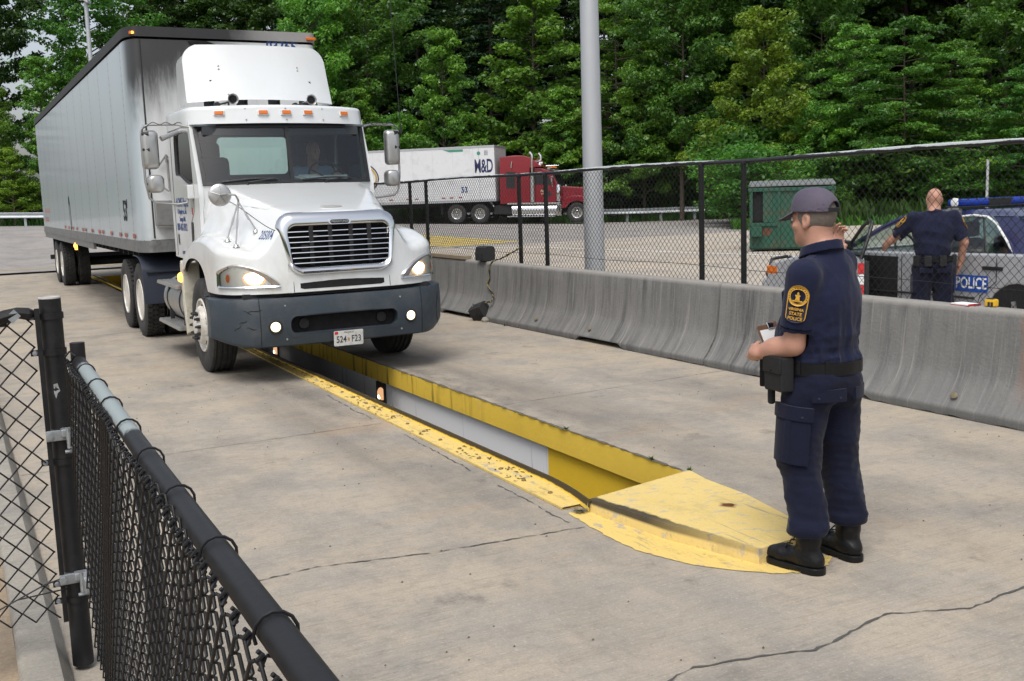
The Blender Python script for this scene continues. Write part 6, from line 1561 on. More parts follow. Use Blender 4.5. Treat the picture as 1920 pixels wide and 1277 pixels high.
# ================================================================== DUMPSTER
m_green = M('dumpster_green', (.010, .070, .042), .5, var=.15, scale=3, dirt=((.10, .045, .02), .55), dscale=2.5)
dx_, dy_ = 19.55, 22.95
dm = thing('dumpster', 'large dark green steel dumpster with a rusty opening and grey lid', 'dumpster', (dx_, dy_, 0), 0, world=False)
# local: x along the long wall, y into depth
dm.rotation_euler = (0, 0, math.radians(-42))
mb = MB()
L_, Dp, Hh = 2.25, 1.8, 1.80
mb.prism([[(0, .10), (L_, .10), (L_, Hh-.12), (0, Hh-.02)], [(.06, .80), (.62, .80), (.62, 1.70), (.06, 1.70)]], lambda a, b, w: (a, w, b), 0, .05)
mb.box(0, .05, .05, Dp, .1, Hh-.04); mb.box(L_-.05, L_, .05, Dp, .1, Hh-.12); mb.box(0, L_, Dp-.05, Dp, .1, Hh); mb.box(.02, L_-.02, .03, Dp-.03, .06, .12); bd_ = mb.build('body', m_green, dm)
for x in (.0, .74, L_-.1): mb = MB(); mb.box(x, x+.09, -.035, .0, .1, Hh-.14, .008); mb.build('rib', m_green, dm)
mb = MB(); mb.box(-.03, L_+.03, -.05, .02, Hh-.16, Hh-.06, .01); mb.box(-.03, .75, -.05, .02, .70, .78, .01); mb.build('top_band', m_green, dm)
mb = MB(); mb.prism([(-.03, Hh-.02), (Dp, Hh+.10), (Dp, Hh+.14), (-.03, Hh+.02)], lambda a, b, w: (w, a, b), -.02, L_+.02); mb.build('lid', M('grey_lid', (.16, .17, .17), .6), dm)
mb = MB(); mb.box(.08, .6, .051, .06, .82, 1.68); mb.build('opening_shadow', m_pitblk, dm)
mb = MB(); mb.box(.05, .62, -.02, .03, 1.66, 1.72); mb.box(.36, .62, -.02, .0, .80, 1.68, .004); mb.build('sliding_door', m_green, dm)
mb = MB(); mb.box(.05, .34, -.22, .0, .42, .70, .015); mb.build('lifting_pocket', m_green, dm)
mb = MB(); mb.prism([(.45+.15*math.cos(a)*(1+.3*math.sin(3*a)), .54+.10*math.sin(a)*(1+.2*math.cos(5*a))) for a in fr(0, 6.28, 22)[:-1]], lambda a, b, w: (a, -.002-w, b), 0, .003); mb.build('rust_patch', M('rust', (.12, .05, .025), .9, var=.4, scale=20), dm)
# ================================================================== POLICE CAR
m_silver = M('silver_paint', (.38, .39, .41), .32, .2, var=.04, coat=.7)
m_cblue = M('dark_blue_paint', (.018, .022, .075), .25, var=.08, coat=.7)
m_cglass = glass('car_glass', (.50, .62, .58), .03)
m_cint = M('car_interior', (.03, .03, .033), .8)
m_bluel = M('blue_light_lens', (.004, .03, .26), .12, var=.5, scale=8, emit=(.0, .05, .5), estr=.03)
m_sign = M('blue_sign', (.01, .07, .36), .5)
m_lett = M('white_lettering', (.72, .73, .72), .6)
pc = thing('police_car', 'silver and dark blue police car with open driver door and blue roof light bar', 'police car', (10.98, 8.7, 0))
PCX, NOSE = 10.98, 11.42
S = lambda s: NOSE-s
def arc(cs, r, a0, a1, k=12): return [(cs+r*math.cos(math.radians(a0+(a1-a0)*i/k)), .33+r*math.sin(math.radians(a0+(a1-a0)*i/k))) for i in range(k+1)]
low = [(.02, .30), (0, .48), (.05, .62), (.10, .76), (.6, .88), (1.42, .985), (4.35, 1.03), (5.25, 1.0), (5.36, .88), (5.39, .55), (5.34, .30)]+[(4.30+.37, .26)]+arc(3.97, .37, -5, 185)+[(3.55, .22), (1.45, .22)]+arc(1.05, .37, -5, 185)+[(.5, .24)]
mb = MB(); mb.prism(low, lambda a, b, w: (PCX+w, S(a), b), -.985, .985); body = mb.build('body', m_silver, pc, bev=.035, seg=3)
hoodp = [(.12, .775), (.6, .89), (1.42, .995), (1.42, .985), (.6, .87), (.12, .76)]
mb = MB(); mb.prism(hoodp, lambda a, b, w: (PCX+w, S(a), b), -.86, .86); mb.build('hood', m_silver, pc, bev=.006)
# greenhouse: rings from belt to roof
gh = [(1.38, 4.42, .90, .99), (1.62, 4.26, .87, 1.12), (1.95, 4.02, .80, 1.30), (2.22, 3.80, .73, 1.415), (2.45, 3.62, .66, 1.455)]
def ghp(t):
    for k in range(4):
        z0, z1 = gh[k][3], gh[k+1][3]
        if t <= z1: q = (t-z0)/(z1-z0); return [gh[k][i]+(gh[k+1][i]-gh[k][i])*q for i in range(4)]
    return gh[-1]
def side_pt(s_frac, z, o=0):
    a, b, w, _ = ghp(z); return (PCX-(w+o), S(a+(b-a)*s_frac), z)
mb = MB(); rows = []
for a, b, w, z in gh: rows.append([(PCX+x, S(y), z) for x, y in ((-w, a+.10), (-w+.1, a), (w-.1, a), (w, a+.10), (w, b-.1), (w-.1, b), (-w+.1, b), (-w, b-.1))])
mb2 = MB(); mb2.grid([rows[-2], rows[-1]], cv=True); top_ = [(PCX+.9*(x-PCX), S(3.03)+.85*(y-S(3.03)), 1.485) for x, y, z in rows[-1]]; mb2.grid([rows[-1], top_], cv=True); mb2.add(top_, [tuple(range(8))]); rf = mb2.build('roof', m_cblue, pc, sharp=40)
# posts
def post(name, pts, mat, th=.03):
    m_ = MB(); 
    for s in (-1, 1): m_.path([(PCX+s*(PCX-p[0]), p[1], p[2]) for p in pts], th, 8)
    return m_.build(name, mat, pc)
def line(f0, z0, f1, z1, k=6, o=0): return [side_pt(f0+(f1-f0)*i/k, z0+(z1-z0)*i/k, o) for i in range(k+1)]
for s in (-1, 1):
    mir = lambda P: [(PCX+s*(PCX-p[0]), p[1], p[2]) for p in P]
    mb = MB(); mb.path(mir(line(.02, .99, .03, 1.42)), .032, 8); mb.build('windshield_pillar', m_cblue, pc)
    mb = MB(); mb.path(mir(line(.475, .99, .46, 1.42)), .035, 8); mb.build('door_pillar', m_cblue, pc)
    mb = MB(); q = [side_pt(f, z, -.01) for f, z in ((.80, 1.0), (.985, 1.0), (.985, 1.2), (.97, 1.42), (.78, 1.42), (.80, 1.3))]; q2 = [(p[0]+.05, p[1], p[2]) for p in q]
    mb.grid([mir(q), mir(q2)], cv=True); mb.add(mir(q), [tuple(range(6))]); mb.add(mir(q2), [tuple(range(6))]); mb.build('rear_pillar', m_cblue, pc)
    fr_ = line(.485, .995, .47, 1.40)+[side_pt(.62, 1.425), side_pt(.74, 1.41), side_pt(.79, 1.34), side_pt(.815, 1.15), side_pt(.82, 1.0), side_pt(.6, .99)]
    mb = MB(); mb.path(mir([(p[0]-.012, p[1], p[2]) for p in fr_]), .014, 6, closed=True); mb.build('window_trim', m_lett, pc)
    mb = MB(); mb.grid([mir(line(.485, .995, .47, 1.41, 6, -.012)), mir(line(.80, .995, .76, 1.41, 6, -.012))]); mb.build('rear_door_glass', m_cglass, pc)
    mb = MB(); mb.path(mir([side_pt(.70, z, -.004) for z in fr(.99, 1.42, 5)]), .012, 6); mb.build('glass_divider', m_gask, pc)
    if s > 0: mb = MB(); mb.grid([mir(line(.06, .995, .06, 1.41, 6, -.012)), mir(line(.46, .995, .45, 1.41, 6, -.012))]); mb.build('front_door_glass', m_cglass, pc)
    # wheels and details
    for ws_ in (1.05, 3.97):
        w = wheel(pc, PCX+s*.86, S(ws_), .225, s, 'alloy', 'wheel', R=.335, rim_mat=m_black)
        for c_ in w.children: c_.data.transform(Matrix.Translation((PCX+s*.86-10.98, S(ws_)-8.7, .331)) @ Matrix.Diagonal((1, .72, .72, 1)) @ Matrix.Translation((-(PCX+s*.86-10.98), -(S(ws_)-8.7), -.331)))
        mb = MB()
        for k in range(5):
            a = k*1.2566+.5; Mk = axisM((PCX+s*.985, S(ws_), .331), (s, 0, 0)) @ Matrix.Rotation(a, 4, 'Z'); mb.prism([(.02, -.03), (.19, -.02), (.19, .02), (.02, .03)], lambda u, v, t: Mk @ Vector((u, v, t)), -.01, .012)
        mb.build('wheel_spokes', m_alum, w)
        mb = MB(); mb.lathe([(.37, 0), (.37, -.25), (0, -.25)], axisM((PCX+s*.975, S(ws_), .33), (s, 0, 0)), 24); mb.build('wheel_arch', m_pitblk, pc)
    mb = MB(); mb.box(*sorted((PCX+s*.985, PCX+s*1.0)), S(3.80), S(3.54), .84, .88, .008); mb.build('door_handle', m_gask, pc)
    mb = MB(); mb.path([(PCX+s*.99, S(a), b) for a, b in ((2.42, .3), (2.42, .96))], .004, 5); mb.path([(PCX+s*.99, S(a), b) for a, b in ((3.45, .34), (3.52, .55), (3.72, .72), (3.72, .98))], .004, 5); mb.path([(PCX+s*.992, S(a), .52) for a in (1.5, 3.45)], .012, 5); mb.build('door_seam', m_gask, pc)
    mb = MB(); mb.box(*sorted((PCX+s*.60, PCX+s*.90)), S(.10), S(.02), .60, .73, .03); mb.build('headlight', M('clear_lamp', (.6, .62, .63), .15), pc)
    mb = MB(); mb.box(*sorted((PCX+s*.90, PCX+s*.99)), S(.26), S(.04), .615, .735, .02); mb.build('turn_signal', m_amber, pc)
    mb = MB(); mb.box(*sorted((PCX+s*.55, PCX+s*.95)), S(5.40), S(5.30), .68, .86, .03); mb.build('tail_lamp', M('red_lamp', (.4, .02, .02), .2), pc)
    mb = MB(); mb.box(*sorted((PCX+s*1.0, PCX+s*1.2)), S(1.68), S(1.55), .98, 1.12, .04); mb.build('side_mirror', m_gask, pc)
mb = MB(); mb.box(PCX-.99, PCX+.99, S(.06), S(-.08), .34, .55, .06); mb.build('front_bumper', m_silver, pc)
mb = MB()
for x in (-.45, .45): mb.path([(PCX+x, S(-.12), .3), (PCX+x, S(-.14), .74), (PCX+x*.9, S(-.10), .82)], .03, 8)
for z in (.45, .70): mb.tube((PCX-.75, S(-.13), z), (PCX+.75, S(-.13), z), .025)
mb.path([(PCX-.75, S(-.13), .40), (PCX-.85, S(-.10), .60), (PCX-.75, S(-.11), .80), (PCX-.45, S(-.13), .82)], .022, 8); mb.build('push_bar', m_gask, pc)
mb = MB(); A = [(PCX+x, S(a), z) for x, a, z in ((-.82, 1.42, 1.0), (.82, 1.42, 1.0))]; B_ = [(PCX+x, S(a), z) for x, a, z in ((-.66, 2.25, 1.42), (.66, 2.25, 1.42))]; mb.grid([A, B_]); mb.build('windshield', m_cglass, pc)
mb = MB(); A = [(PCX+x, S(a), z) for x, a, z in ((-.80, 4.38, 1.02), (.80, 4.38, 1.02))]; B_ = [(PCX+x, S(a), z) for x, a, z in ((-.62, 3.72, 1.42), (.62, 3.72, 1.42))]; mb.grid([A, B_], flip=True); mb.build('rear_window', m_cglass, pc)
mb = MB(); mb.box(PCX-.9, PCX+.9, S(4.2), S(1.5), .85, .99, .02); mb.box(PCX-.8, PCX+.8, S(3.9), S(3.72), .9, 1.16, .06)
for x in (-.4, .4): mb.box(PCX+x-.24, PCX+x+.24, S(2.95), S(2.75), .8, 1.14, .06); mb.box(PCX+x-.12, PCX+x+.12, S(2.95), S(2.86), 1.16, 1.34, .04)
mb.path([(PCX-.4+.18*math.cos(a), S(1.95)+.05*math.sin(a), 1.0+.17*math.sin(a)) for a in fr(0, 6.28, 18)[:-1]], .014, 6, closed=True); mb.build('seats', m_cint, pc)
mb = MB(); mb.box(PCX-.985-.003, PCX-.985+.01, S(2.36), S(1.52), .30, .94); mb.build('door_opening', m_pitblk, pc)
Mp_ = frame((PCX-.9885, 0, 0), (0, -1, 0), (0, 0, 1))
mb = MB(); mb.prism(rrect(.215, .215, .092, -.092, .01, 4), lambda a, b, w: Mp_ @ Vector((a-8.02, b+.68, w)), 0, .003); sg = mb.build('police_sign', m_sign, pc)
text_obj('lettering', 'POLICE', .175, m_lett, sg, Mp_ @ Matrix.Translation((-8.02, .68, .004)), .001, 1.05, .68, bold=.003)
# light bar
lb = MB(); lb.box(PCX-.60, PCX+.60, S(2.98), S(2.72), 1.520, 1.605, .03); lo = lb.build('light_bar', m_bluel, pc)
mb = MB()
mb.box(PCX-.62, PCX+.62, S(2.99), S(2.71), 1.500, 1.522, .008); mb.box(PCX-.2, PCX+.2, S(2.985), S(2.715), 1.52, 1.602, .01); mb.build('bar_base', m_gask, lo)
mb = MB(); mb.lathe([(0, 0), (.05, .0), (.055, .04), (0, .06)], axisM((PCX-.56, S(2.83), 1.562), (-1, 0, 0)), 16); mb.build('alley_light', m_lett, lo)
for s in (-1, 1): mb = MB(); mb.prism([(-.14, 0), (.14, 0), (.06, .07), (-.06, .07)], lambda a, b, w: (PCX+s*(.60+w), S(2.85)+a, 1.455+b*.7), 0, .05); mb.build('bar_foot', m_alum, lo)
# open driver door
th = math.radians(36); hx, hy = PCX-.975, S(1.50)
def dpt(d, z, o=0): return (hx-math.sin(th)*d-math.cos(th)*o, hy-math.cos(th)*d+math.sin(th)*o, z)
mb = MB(); dp = [(0, .30), (1.02, .30), (1.08, .5), (1.09, .96), (0, .94)]; mb.prism(dp, lambda a, b, w: dpt(a, b, w), -.045, .045); dr = mb.build('driver_door', m_silver, pc, bev=.02)
mb = MB(); mb.prism([(.05, .36), (1.0, .36), (1.03, .5), (1.03, .92), (.05, .9)], lambda a, b, w: dpt(a, b, w), -.11, -.046); mb.box(0, 0, 0, 0, 0, 0) if False else None; mb.build('door_panel', m_cint, dr, bev=.02)
mb = MB(); mb.path([dpt(0, .95), dpt(.12, 1.05, -.03), dpt(.50, 1.30, -.12), dpt(.72, 1.38, -.16), dpt(.95, 1.36, -.15), dpt(1.06, 1.15, -.07), dpt(1.09, .95)], .022, 8); mb.build('window_frame', m_gask, dr)
mb = MB(); P = [dpt(.06, .96), dpt(.50, 1.28, -.11), dpt(.95, 1.34, -.14), dpt(1.07, .96)]; mb.add(P, [(0, 1, 2, 3)]); mb.build('door_glass', m_cglass, dr, smooth=False)
mb = MB()
for k in range(3): mb.prism([(-.02, .40+.10*k), (.02, .40+.10*k), (.02, .47+.10*k), (-.02, .47+.10*k)], lambda a, b, w: dpt(1.092+w, b, a), 0, .002) if False else mb.box(*[0]*6) if False else None
for k, mt in enumerate((M('red_sticker', (.55, .03, .03), .5), m_lett, M('red_sticker', (.55, .03, .03), .5))):
    mb = MB(); mb.prism([(-.035, .52+.13*k), (.035, .52+.13*k), (.035, .64+.13*k), (-.035, .64+.13*k)], lambda a, b, w: dpt(1.095+w, b, a), 0, .003); mb.build('reflector', mt, dr)

# ================================================================== PEOPLE
m_skin_ = NT('skin'); f_ = m_skin_.noise(9, 5); c_ = m_skin_.mix(f_, (.38, .195, .135), (.48, .265, .19)); c_ = m_skin_.mix(m_skin_.math('MULTIPLY', m_skin_.rng(m_skin_.noise(60, 3), .55, .75), .3), c_, (.36, .13, .085))
m_skin_.bump(m_skin_.noise(140, 3), .15, .003); m_pskin = m_skin_.done(c_, .48, spec=.35); m_pskin.node_tree.nodes['Principled BSDF'].inputs['Subsurface Weight'].default_value = .08; m_pskin.node_tree.nodes['Principled BSDF'].inputs['Subsurface Scale'].default_value = .01
def cloth(name, col, worn_):
    n = NT(name); c = n.mix(n.noise(5, 6, rough=.65), tuple(x*.72 for x in col), tuple(x*1.2 for x in col)); c = n.mix(n.math('MULTIPLY', n.rng(n.noise(2.2, 5), .5, .75), .5), c, worn_)
    wv = n.noise(14, 3, dist=1.2); n.bump(n.math('ADD', n.math('MULTIPLY', n.noise(300, 2), .15), n.math('MULTIPLY', wv, 1.0)), .30, .012)
    m = n.done(c, .85, spec=.15); m.node_tree.nodes['Principled BSDF'].inputs['Sheen Weight'].default_value = .08; return m
m_navy_sh = cloth('navy_shirt', (.0095, .0125, .034), (.015, .019, .045)); m_navy_tr = cloth('navy_trousers', (.0065, .0085, .0225), (.0105, .013, .031))
n = NT('black_leather'); n.bump(n.noise(60, 5), .25, .006); m_leath = n.done(n.mix(n.noise(20, 5), (.005, .005, .0055), (.012, .012, .0125)), .36, spec=.22)
m_nyl = M('black_nylon', (.0055, .0055, .006), .7, var=.3, bump=.3, bscale=200)
m_hair = M('cropped_hair', (.14, .115, .095), .9, var=.4, scale=60, bump=.4, bscale=300)
m_capc = cloth('faded_cap', (.085, .074, .105), (.16, .135, .155))
m_goldt = M('gold_thread', (.55, .30, .03), .6, var=.15, scale=60); m_navyp = M('navy_patch', (.010, .012, .03), .8)
def R2(p, a, c=(0, 0)):
    ca, sa = math.cos(a), math.sin(a); x, y = p[0]-c[0], p[1]-c[1]; return (c[0]+x*ca-y*sa, c[1]+x*sa+y*ca, p[2])
def wrinkle(P, amp, freq, seed, str_=(1, 1, 1)):
    rg = np.random.RandomState(seed); v = np.zeros(len(P), np.float32); Q = P*np.array(str_, np.float32)
    for k in range(6):
        d = rg.normal(size=3); d /= np.linalg.norm(d); e = rg.normal(size=3); e /= np.linalg.norm(e)
        v += np.abs(np.sin(Q@d*freq*(.7+.25*k)+1.6*np.sin(Q@e*freq*.45+rg.rand()*6)+rg.rand()*6))-.6
    return v*amp/3
def chain(P, pts, rs, k=.02):
    d = None
    for (a, b), (r0, r1) in zip(zip(pts, pts[1:]), zip(rs, rs[1:])):
        q = sd_cap(P, a, b, r0, r1); d = q if d is None else smin(d, q, k)
    return d
def hand_sdf(P, wr, dirv, nrm, side, curl, spread=.0, thumb=None, sc=1.0):
    """wr wrist point, dirv towards the knuckles, nrm out of the back of the hand, side +1 when the thumb lies on dirv x nrm"""
    d = Vector(dirv).normalized(); nn = Vector(nrm); nn = (nn-d*nn.dot(d)).normalized(); t = d.cross(nn)*side; wr = Vector(wr)
    R = np.array([list(d), list(t), list(nn)]).T
    f = sd_box(P, wr+d*.055*sc, (.048*sc, .040*sc, .014*sc), .013*sc, R); f = smin(f, sd_cap(P, wr-d*.03, wr+d*.02, .027*sc, .028*sc), .02)
    for i, (o, L) in enumerate(((.030, .075), (.010, .083), (-.011, .077), (-.031, .060))):
        p = wr+d*.098*sc+t*o*sc; a = 0; pr = p-d*.02; sg = L*sc/2.6; dd = d+t*(spread*(1.5-i)*.12)
        cv = curl[i] if isinstance(curl, (list, tuple)) else curl
        for j in range(3):
            a += cv*(.9 if j == 0 else 1.1); v = dd*math.cos(a)-nn*math.sin(a); q = p+v*sg*(1.1-.1*j); r = (.0098-.0009*j)*sc
            f = smin(f, sd_cap(P, p if j else pr, q, r, r*.92), .004); p = q
    th0 = wr+d*.03*sc+t*.030*sc; tv = Vector(thumb).normalized() if thumb is not None else (d*.7+t*.75-nn*.25).normalized()
    m = th0+tv*.042*sc+t*.008; e = m+(tv*.9+d*.25-nn*.1*0).normalized()*.034*sc
    f = smin(f, sd_cap(P, wr+d*.015*sc+t*.012*sc, th0, .019*sc, .017*sc), .012); f = smin(f, sd_cap(P, th0, m, .0155*sc, .0125*sc), .008); f = smin(f, sd_cap(P, m, e, .0122*sc, .0098*sc), .005)
    return f
def sdf_obj(name, f, lo, hi, h, mat, parent):
    V, F = surf_net(f, lo, hi, h); return np_obj(name, V, F, mat, parent, smooth=True)
def head_sdf(P, c, a):
    """head centred at c (middle of the skull), turned by a"""
    ca, sa = math.cos(-a), math.sin(-a); Q = P-np.array(c, np.float32); x = Q[:, 0]*ca-Q[:, 1]*sa; y = Q[:, 0]*sa+Q[:, 1]*ca; Q = np.stack([x, y, Q[:, 2]], 1)
    f = sd_ell(Q, (0, -.008, .02), (.078, .099, .098)); f = smin(f, sd_ell(Q, (0, .028, -.055), (.064, .070, .075)), .035)
    f = smin(f, sd_ell(Q, (0, .062, -.105), (.034, .030, .024)), .03); f = smin(f, sd_ell(Q, (0, .080, .018), (.052, .018, .014)), .02)
    f = smin(f, sd_cap(Q, (0, .092, .010), (0, .112, -.030), .009, .014), .012); f = smin(f, sd_ell(Q, (0, .088, -.066), (.026, .013, .012)), .012)
    for s in (-1, 1):
        f = smax(f, -sd_ell(Q, (s*.032, .100, .0), (.016, .014, .011)), .01); f = smin(f, sd_ell(Q, (s*.033, .084, -.002), (.013, .012, .010)), .004)
        f = smin(f, sd_ell(Q, (s*.046, .065, -.035), (.022, .022, .018)), .02)
        er = sd_ell(Q, (s*.082, -.006, -.010), (.010, .022, .034)); er = smax(er, -sd_ell(Q, (s*.091, .0, -.006), (.008, .012, .020)), .006); f = smin(f, er, .008)
        f = smin(f, sd_ell(Q, (s*.079, .002, -.040), (.008, .010, .012)), .008)
    return f, Q
def ring_strap(name, c, a, b, z0, z1, mat, parent, rot=0, th=.006, k=40, a0=0, a1=2*math.pi):
    mb = MB(); closed = abs(a1-a0-2*math.pi) < 1e-6; T = fr(a0, a1, k)[:-1] if closed else fr(a0, a1, k)
    pt = lambda t, o, z: R2((c[0]+(a+o)*math.cos(t), c[1]+(b+o)*math.sin(t), z), rot, c)
    rows = [[pt(t, o, z) for t in T] for o, z in ((0, z0), (th, z0+.002), (th, z1-.002), (0, z1))]; mb.grid(rows, cu=True, cv=closed); return mb.build(name, mat, parent, sharp=50)
def wrap_plate(name, p0, p1, r, ang, out, loops, mat, parent, th=.004, sub=10):
    """a plate wrapped round the limb p0-p1: loops in (u around, v along) metres; out = direction of angle zero"""
    p0, p1 = Vector(p0), Vector(p1); ax = (p1-p0).normalized(); o = Vector(out); o = (o-ax*o.dot(ax)).normalized(); t = ax.cross(o)
    rr = r if callable(r) else (lambda v: r)
    fn = lambda u, v, w: p0+ax*v+(o*math.cos(ang+u/rr(v))+t*math.sin(ang+u/rr(v)))*(rr(v)+w)
    mb = MB(); mb.prism(loops, fn, 0, th); return mb.build(name, mat, parent, sharp=40), fn
def dense_loop(L, m=4):
    out = []
    for (a, b), (c, d) in zip(L, L[1:]+L[:1]): out += [(a+(c-a)*i/m, b+(d-b)*i/m) for i in range(m)]
    return out
def grid_plate(name, fn, u0, u1, v0, v1, mat, parent, th=.01, nu=8, nv=6, bev=.002):
    mb = MB(); us, vs = fr(u0, u1, nu), fr(v0, v1, nv)
    T = [[fn(u, v, th) for u in us] for v in vs]; B = [[fn(u, v, -.004) for u in us] for v in vs]; mb.grid(T); bd = lambda P: P[0][:-1]+[r[-1] for r in P[:-1]]+list(reversed(P[-1][1:]))+[r[0] for r in reversed(P[1:])]
    mb.grid([bd(T), bd(B)], cv=True); return mb.build(name, mat, parent, bev=bev, sharp=50)
def shoulder_patch(fn, uc, v0, W_, H_, parent, h=0):
    """gold edged badge: round seal above, lettering below; v runs down the sleeve"""
    def outl(k): 
        P = []; w = W_/2*k
        for i in range(15): a = math.pi+math.pi*i/14; P.append((uc+w*math.cos(a), v0+W_*.52+w*math.sin(a)*1.05))
        for i in range(9): a = math.pi*i/8; P.append((uc+w*.92*math.cos(a), v0+H_-w*.55+w*.55*math.sin(a)))
        return P
    mb = MB(); mb.prism(dense_loop(outl(1), 2), fn, .003, .0055); base = mb.build('shoulder_patch', m_goldt, parent)
    mb = MB(); mb.prism(dense_loop(outl(.88), 2), fn, .0055, .0065); mb.build('patch_field', m_navyp, base)
    cy = v0+W_*.52; ring = lambda r: [(uc+r*math.cos(a), cy+r*math.sin(a)) for a in fr(0, 6.283, 30)[:-1]]
    mb = MB(); mb.prism([ring(W_*.46), list(reversed(ring(W_*.33)))], fn, .0065, .0072); mb.build('patch_ring', m_goldt, base)
    mb = MB()
    for i in range(14):
        a = math.pi*(.9+1.2*i/13); c_ = (uc+W_*.395*math.cos(a), cy+W_*.395*math.sin(a)); mb.prism([(c_[0]-.002, c_[1]-.002), (c_[0]+.002, c_[1]-.002), (c_[0]+.002, c_[1]+.0025), (c_[0]-.002, c_[1]+.0025)], fn, .0072, .0076)
    mb.build('ring_mark', m_navyp, base)
    q = W_
    fig = [(-.10, .20), (-.07, .02), (-.12, -.04), (-.05, -.08), (-.04, -.16), (.0, -.22), (.05, -.16), (.04, -.08), (.14, -.05), (.09, .0), (.08, .08), (.12, .20)]
    mb = MB(); mb.prism([(uc+a*q, cy+b*q) for a, b in fig], fn, .0065, .0072); mb.prism([(uc-.22*q, cy+.20*q), (uc+.22*q, cy+.20*q), (uc+.2*q, cy+.26*q), (uc-.2*q, cy+.26*q)], fn, .0066, .0073); mb.build('patch_figure', m_goldt, base)
    for i, (t_, s_) in enumerate((('VIRGINIA', .150), ('STATE', .185), ('POLICE', .185))):
        v = v0+W_*1.13+i*W_*.225
        text_obj('lettering', t_, W_*s_*1.15, m_goldt, base, None, .0003, 1.0, .92, bold=.0006, warp=lambda p: Vector(fn(uc-p.x, v-p.y+ (abs(p.x)/W_)**2*W_*.25*(1 if i == 0 else 0), .0068+p.z)))

# ------------------------------------------------------------------ officer in the foreground
of = thing('person', 'police officer in faded cap and navy uniform holding a clipboard, seen from behind', 'person', (3.645, 3.765, 0), 0, None, world=False)
TW, HDa = math.radians(24), math.radians(15)
tw = lambda p: R2(p, TW)
HC = (-.015, .035, 1.685)
LS, RS_ = tw((-.205, 0, 1.425)), tw((.205, 0, 1.425))
LE, LW_ = (-.205, -.035, 1.105), (-.255, .175, 1.045)
RE, RW = (.310, .15, 1.235), (.405, .285, 1.475)
def body_f(P):
    h, Q = head_sdf(P, HC, HDa)
    nk = chain(P, [(0, -.01, 1.42), (-.004, .0, 1.52), (-.010, .018, 1.62)], [.078, .070, .066], .02); nk = smin(nk, sd_ell(P, R2((-.012, -.048, 1.555), HDa), (.05, .024, .022)), .03)
    f = smin(h, nk, .025)
    P2 = P
    f = smin(f, sd_ell(P, (0, 0, 1.25), (.165, .11, .22)), .04); f = smin(f, sd_ell(P, (0, 0, .98), (.15, .11, .12)), .05)
    f = smin(f, chain(P, [LS, LE, LW_], [.060, .050, .034]), .02); f = smin(f, sd_ell(P, tuple(np.array(LE)*.6+np.array(LW_)*.4), (.043, .07, .045)), .04)
    f = smin(f, chain(P, [RS_, RE, RW], [.060, .047, .031]), .02)
    f = smin(f, hand_sdf(P, LW_, (.45, .85, -.05), (-.75, .45, .35), 1, .95, 0, (.75, .62, .05)), .012)
    f = smin(f, hand_sdf(P, RW, (-.05, .25, 1), (.15, .9, -.25), 1, [.35, .45, .55, .62], .3, (.9, -.30, .22)), .012)
    for s, ax, ay in ((-1, -.145, -.055), (1, .145, -.04)): f = smin(f, chain(P, [(s*.09, 0, .92), (s*.12, .0, .5), (ax, ay, .12)], [.08, .055, .04]), .02)
    return f
sk = sdf_obj('body', body_f, (-.36, -.2, .05), (.46, .52, 1.82), .0062, m_pskin, of)
# eyes and brows
for s in (-1, 1):
    p = R2((HC[0]+s*.032, HC[1]+.094, HC[2]-.002), HDa, HC[:2]); mb = MB(); mb.lathe([(0, -.011), (.008, -.008), (.011, 0), (.008, .008), (0, .011)], Matrix.Translation(p), 14); mb.build('eye', M('eye_white', (.6, .58, .55), .3), of)
def hair_f(P):
    h, Q = head_sdf(P, HC, HDa); h2 = h-.0035
    cut = np.maximum(-(Q[:, 2]-(-.045+np.maximum(0, Q[:, 1])*1.0)), Q[:, 1]-.045); cut = np.maximum(cut, -(Q[:, 2]+.075))
    cut = np.maximum(cut, np.abs(Q[:, 0])-.0795); return np.maximum(h2, cut)
sdf_obj('hair', hair_f, (HC[0]-.12, HC[1]-.13, HC[2]-.1), (HC[0]+.12, HC[1]+.12, HC[2]+.14), .0045, m_hair, of)
def cap_f(P):
    ca, sa = math.cos(-HDa), math.sin(-HDa); Q = P-np.array(HC, np.float32); Q = np.stack([Q[:, 0]*ca-Q[:, 1]*sa, Q[:, 0]*sa+Q[:, 1]*ca, Q[:, 2]], 1)
    o = sd_ell(Q, (0, -.006, .030), (.096, .119, .116)); o = smin(o, sd_ell(Q, (0, .045, .080), (.062, .05, .055)), .03)
    o = o+.0012*np.cos(np.arctan2(Q[:, 0], Q[:, 1])*6)*0
    i = sd_ell(Q, (0, -.006, .024), (.091, .114, .113))
    f = np.maximum(o, -i); f = np.maximum(f, -(Q[:, 2]-(.030+.10*(Q[:, 1]-.05)*.12)))
    f = np.maximum(f, -np.maximum(np.maximum(np.hypot(Q[:, 0]/1.0, (Q[:, 2]-.030)*1.0)-.048, Q[:, 1]+.06), -.2))
    # brim
    z = Q[:, 2]-(.038-.52*(Q[:, 1]-.09)-3.2*Q[:, 0]**2); br = np.maximum(np.abs(z)-.003, np.hypot(Q[:, 0]/.078, (Q[:, 1]-.085)/.105)*.078-.078); br = np.maximum(br, -(Q[:, 1]-.07))
    return np.minimum(f, br)
cp = sdf_obj('cap', cap_f, (HC[0]-.16, HC[1]-.16, HC[2]-.06), (HC[0]+.14, HC[1]+.24, HC[2]+.16), .0042, m_capc, of)
ring_strap('cap_strap', (HC[0], HC[1]-.004), .094, .119, HC[2]+.030, HC[2]+.050, m_nyl, cp, HDa, .004, 14, math.pi*1.5-.55, math.pi*1.5+.55)
mb = MB(); mb.lathe([(.007, 0), (.006, .005), (0, .006)], Matrix.Translation((HC[0], HC[1]-.004, HC[2]+.132)), 10); mb.build('cap_button', m_capc, cp)
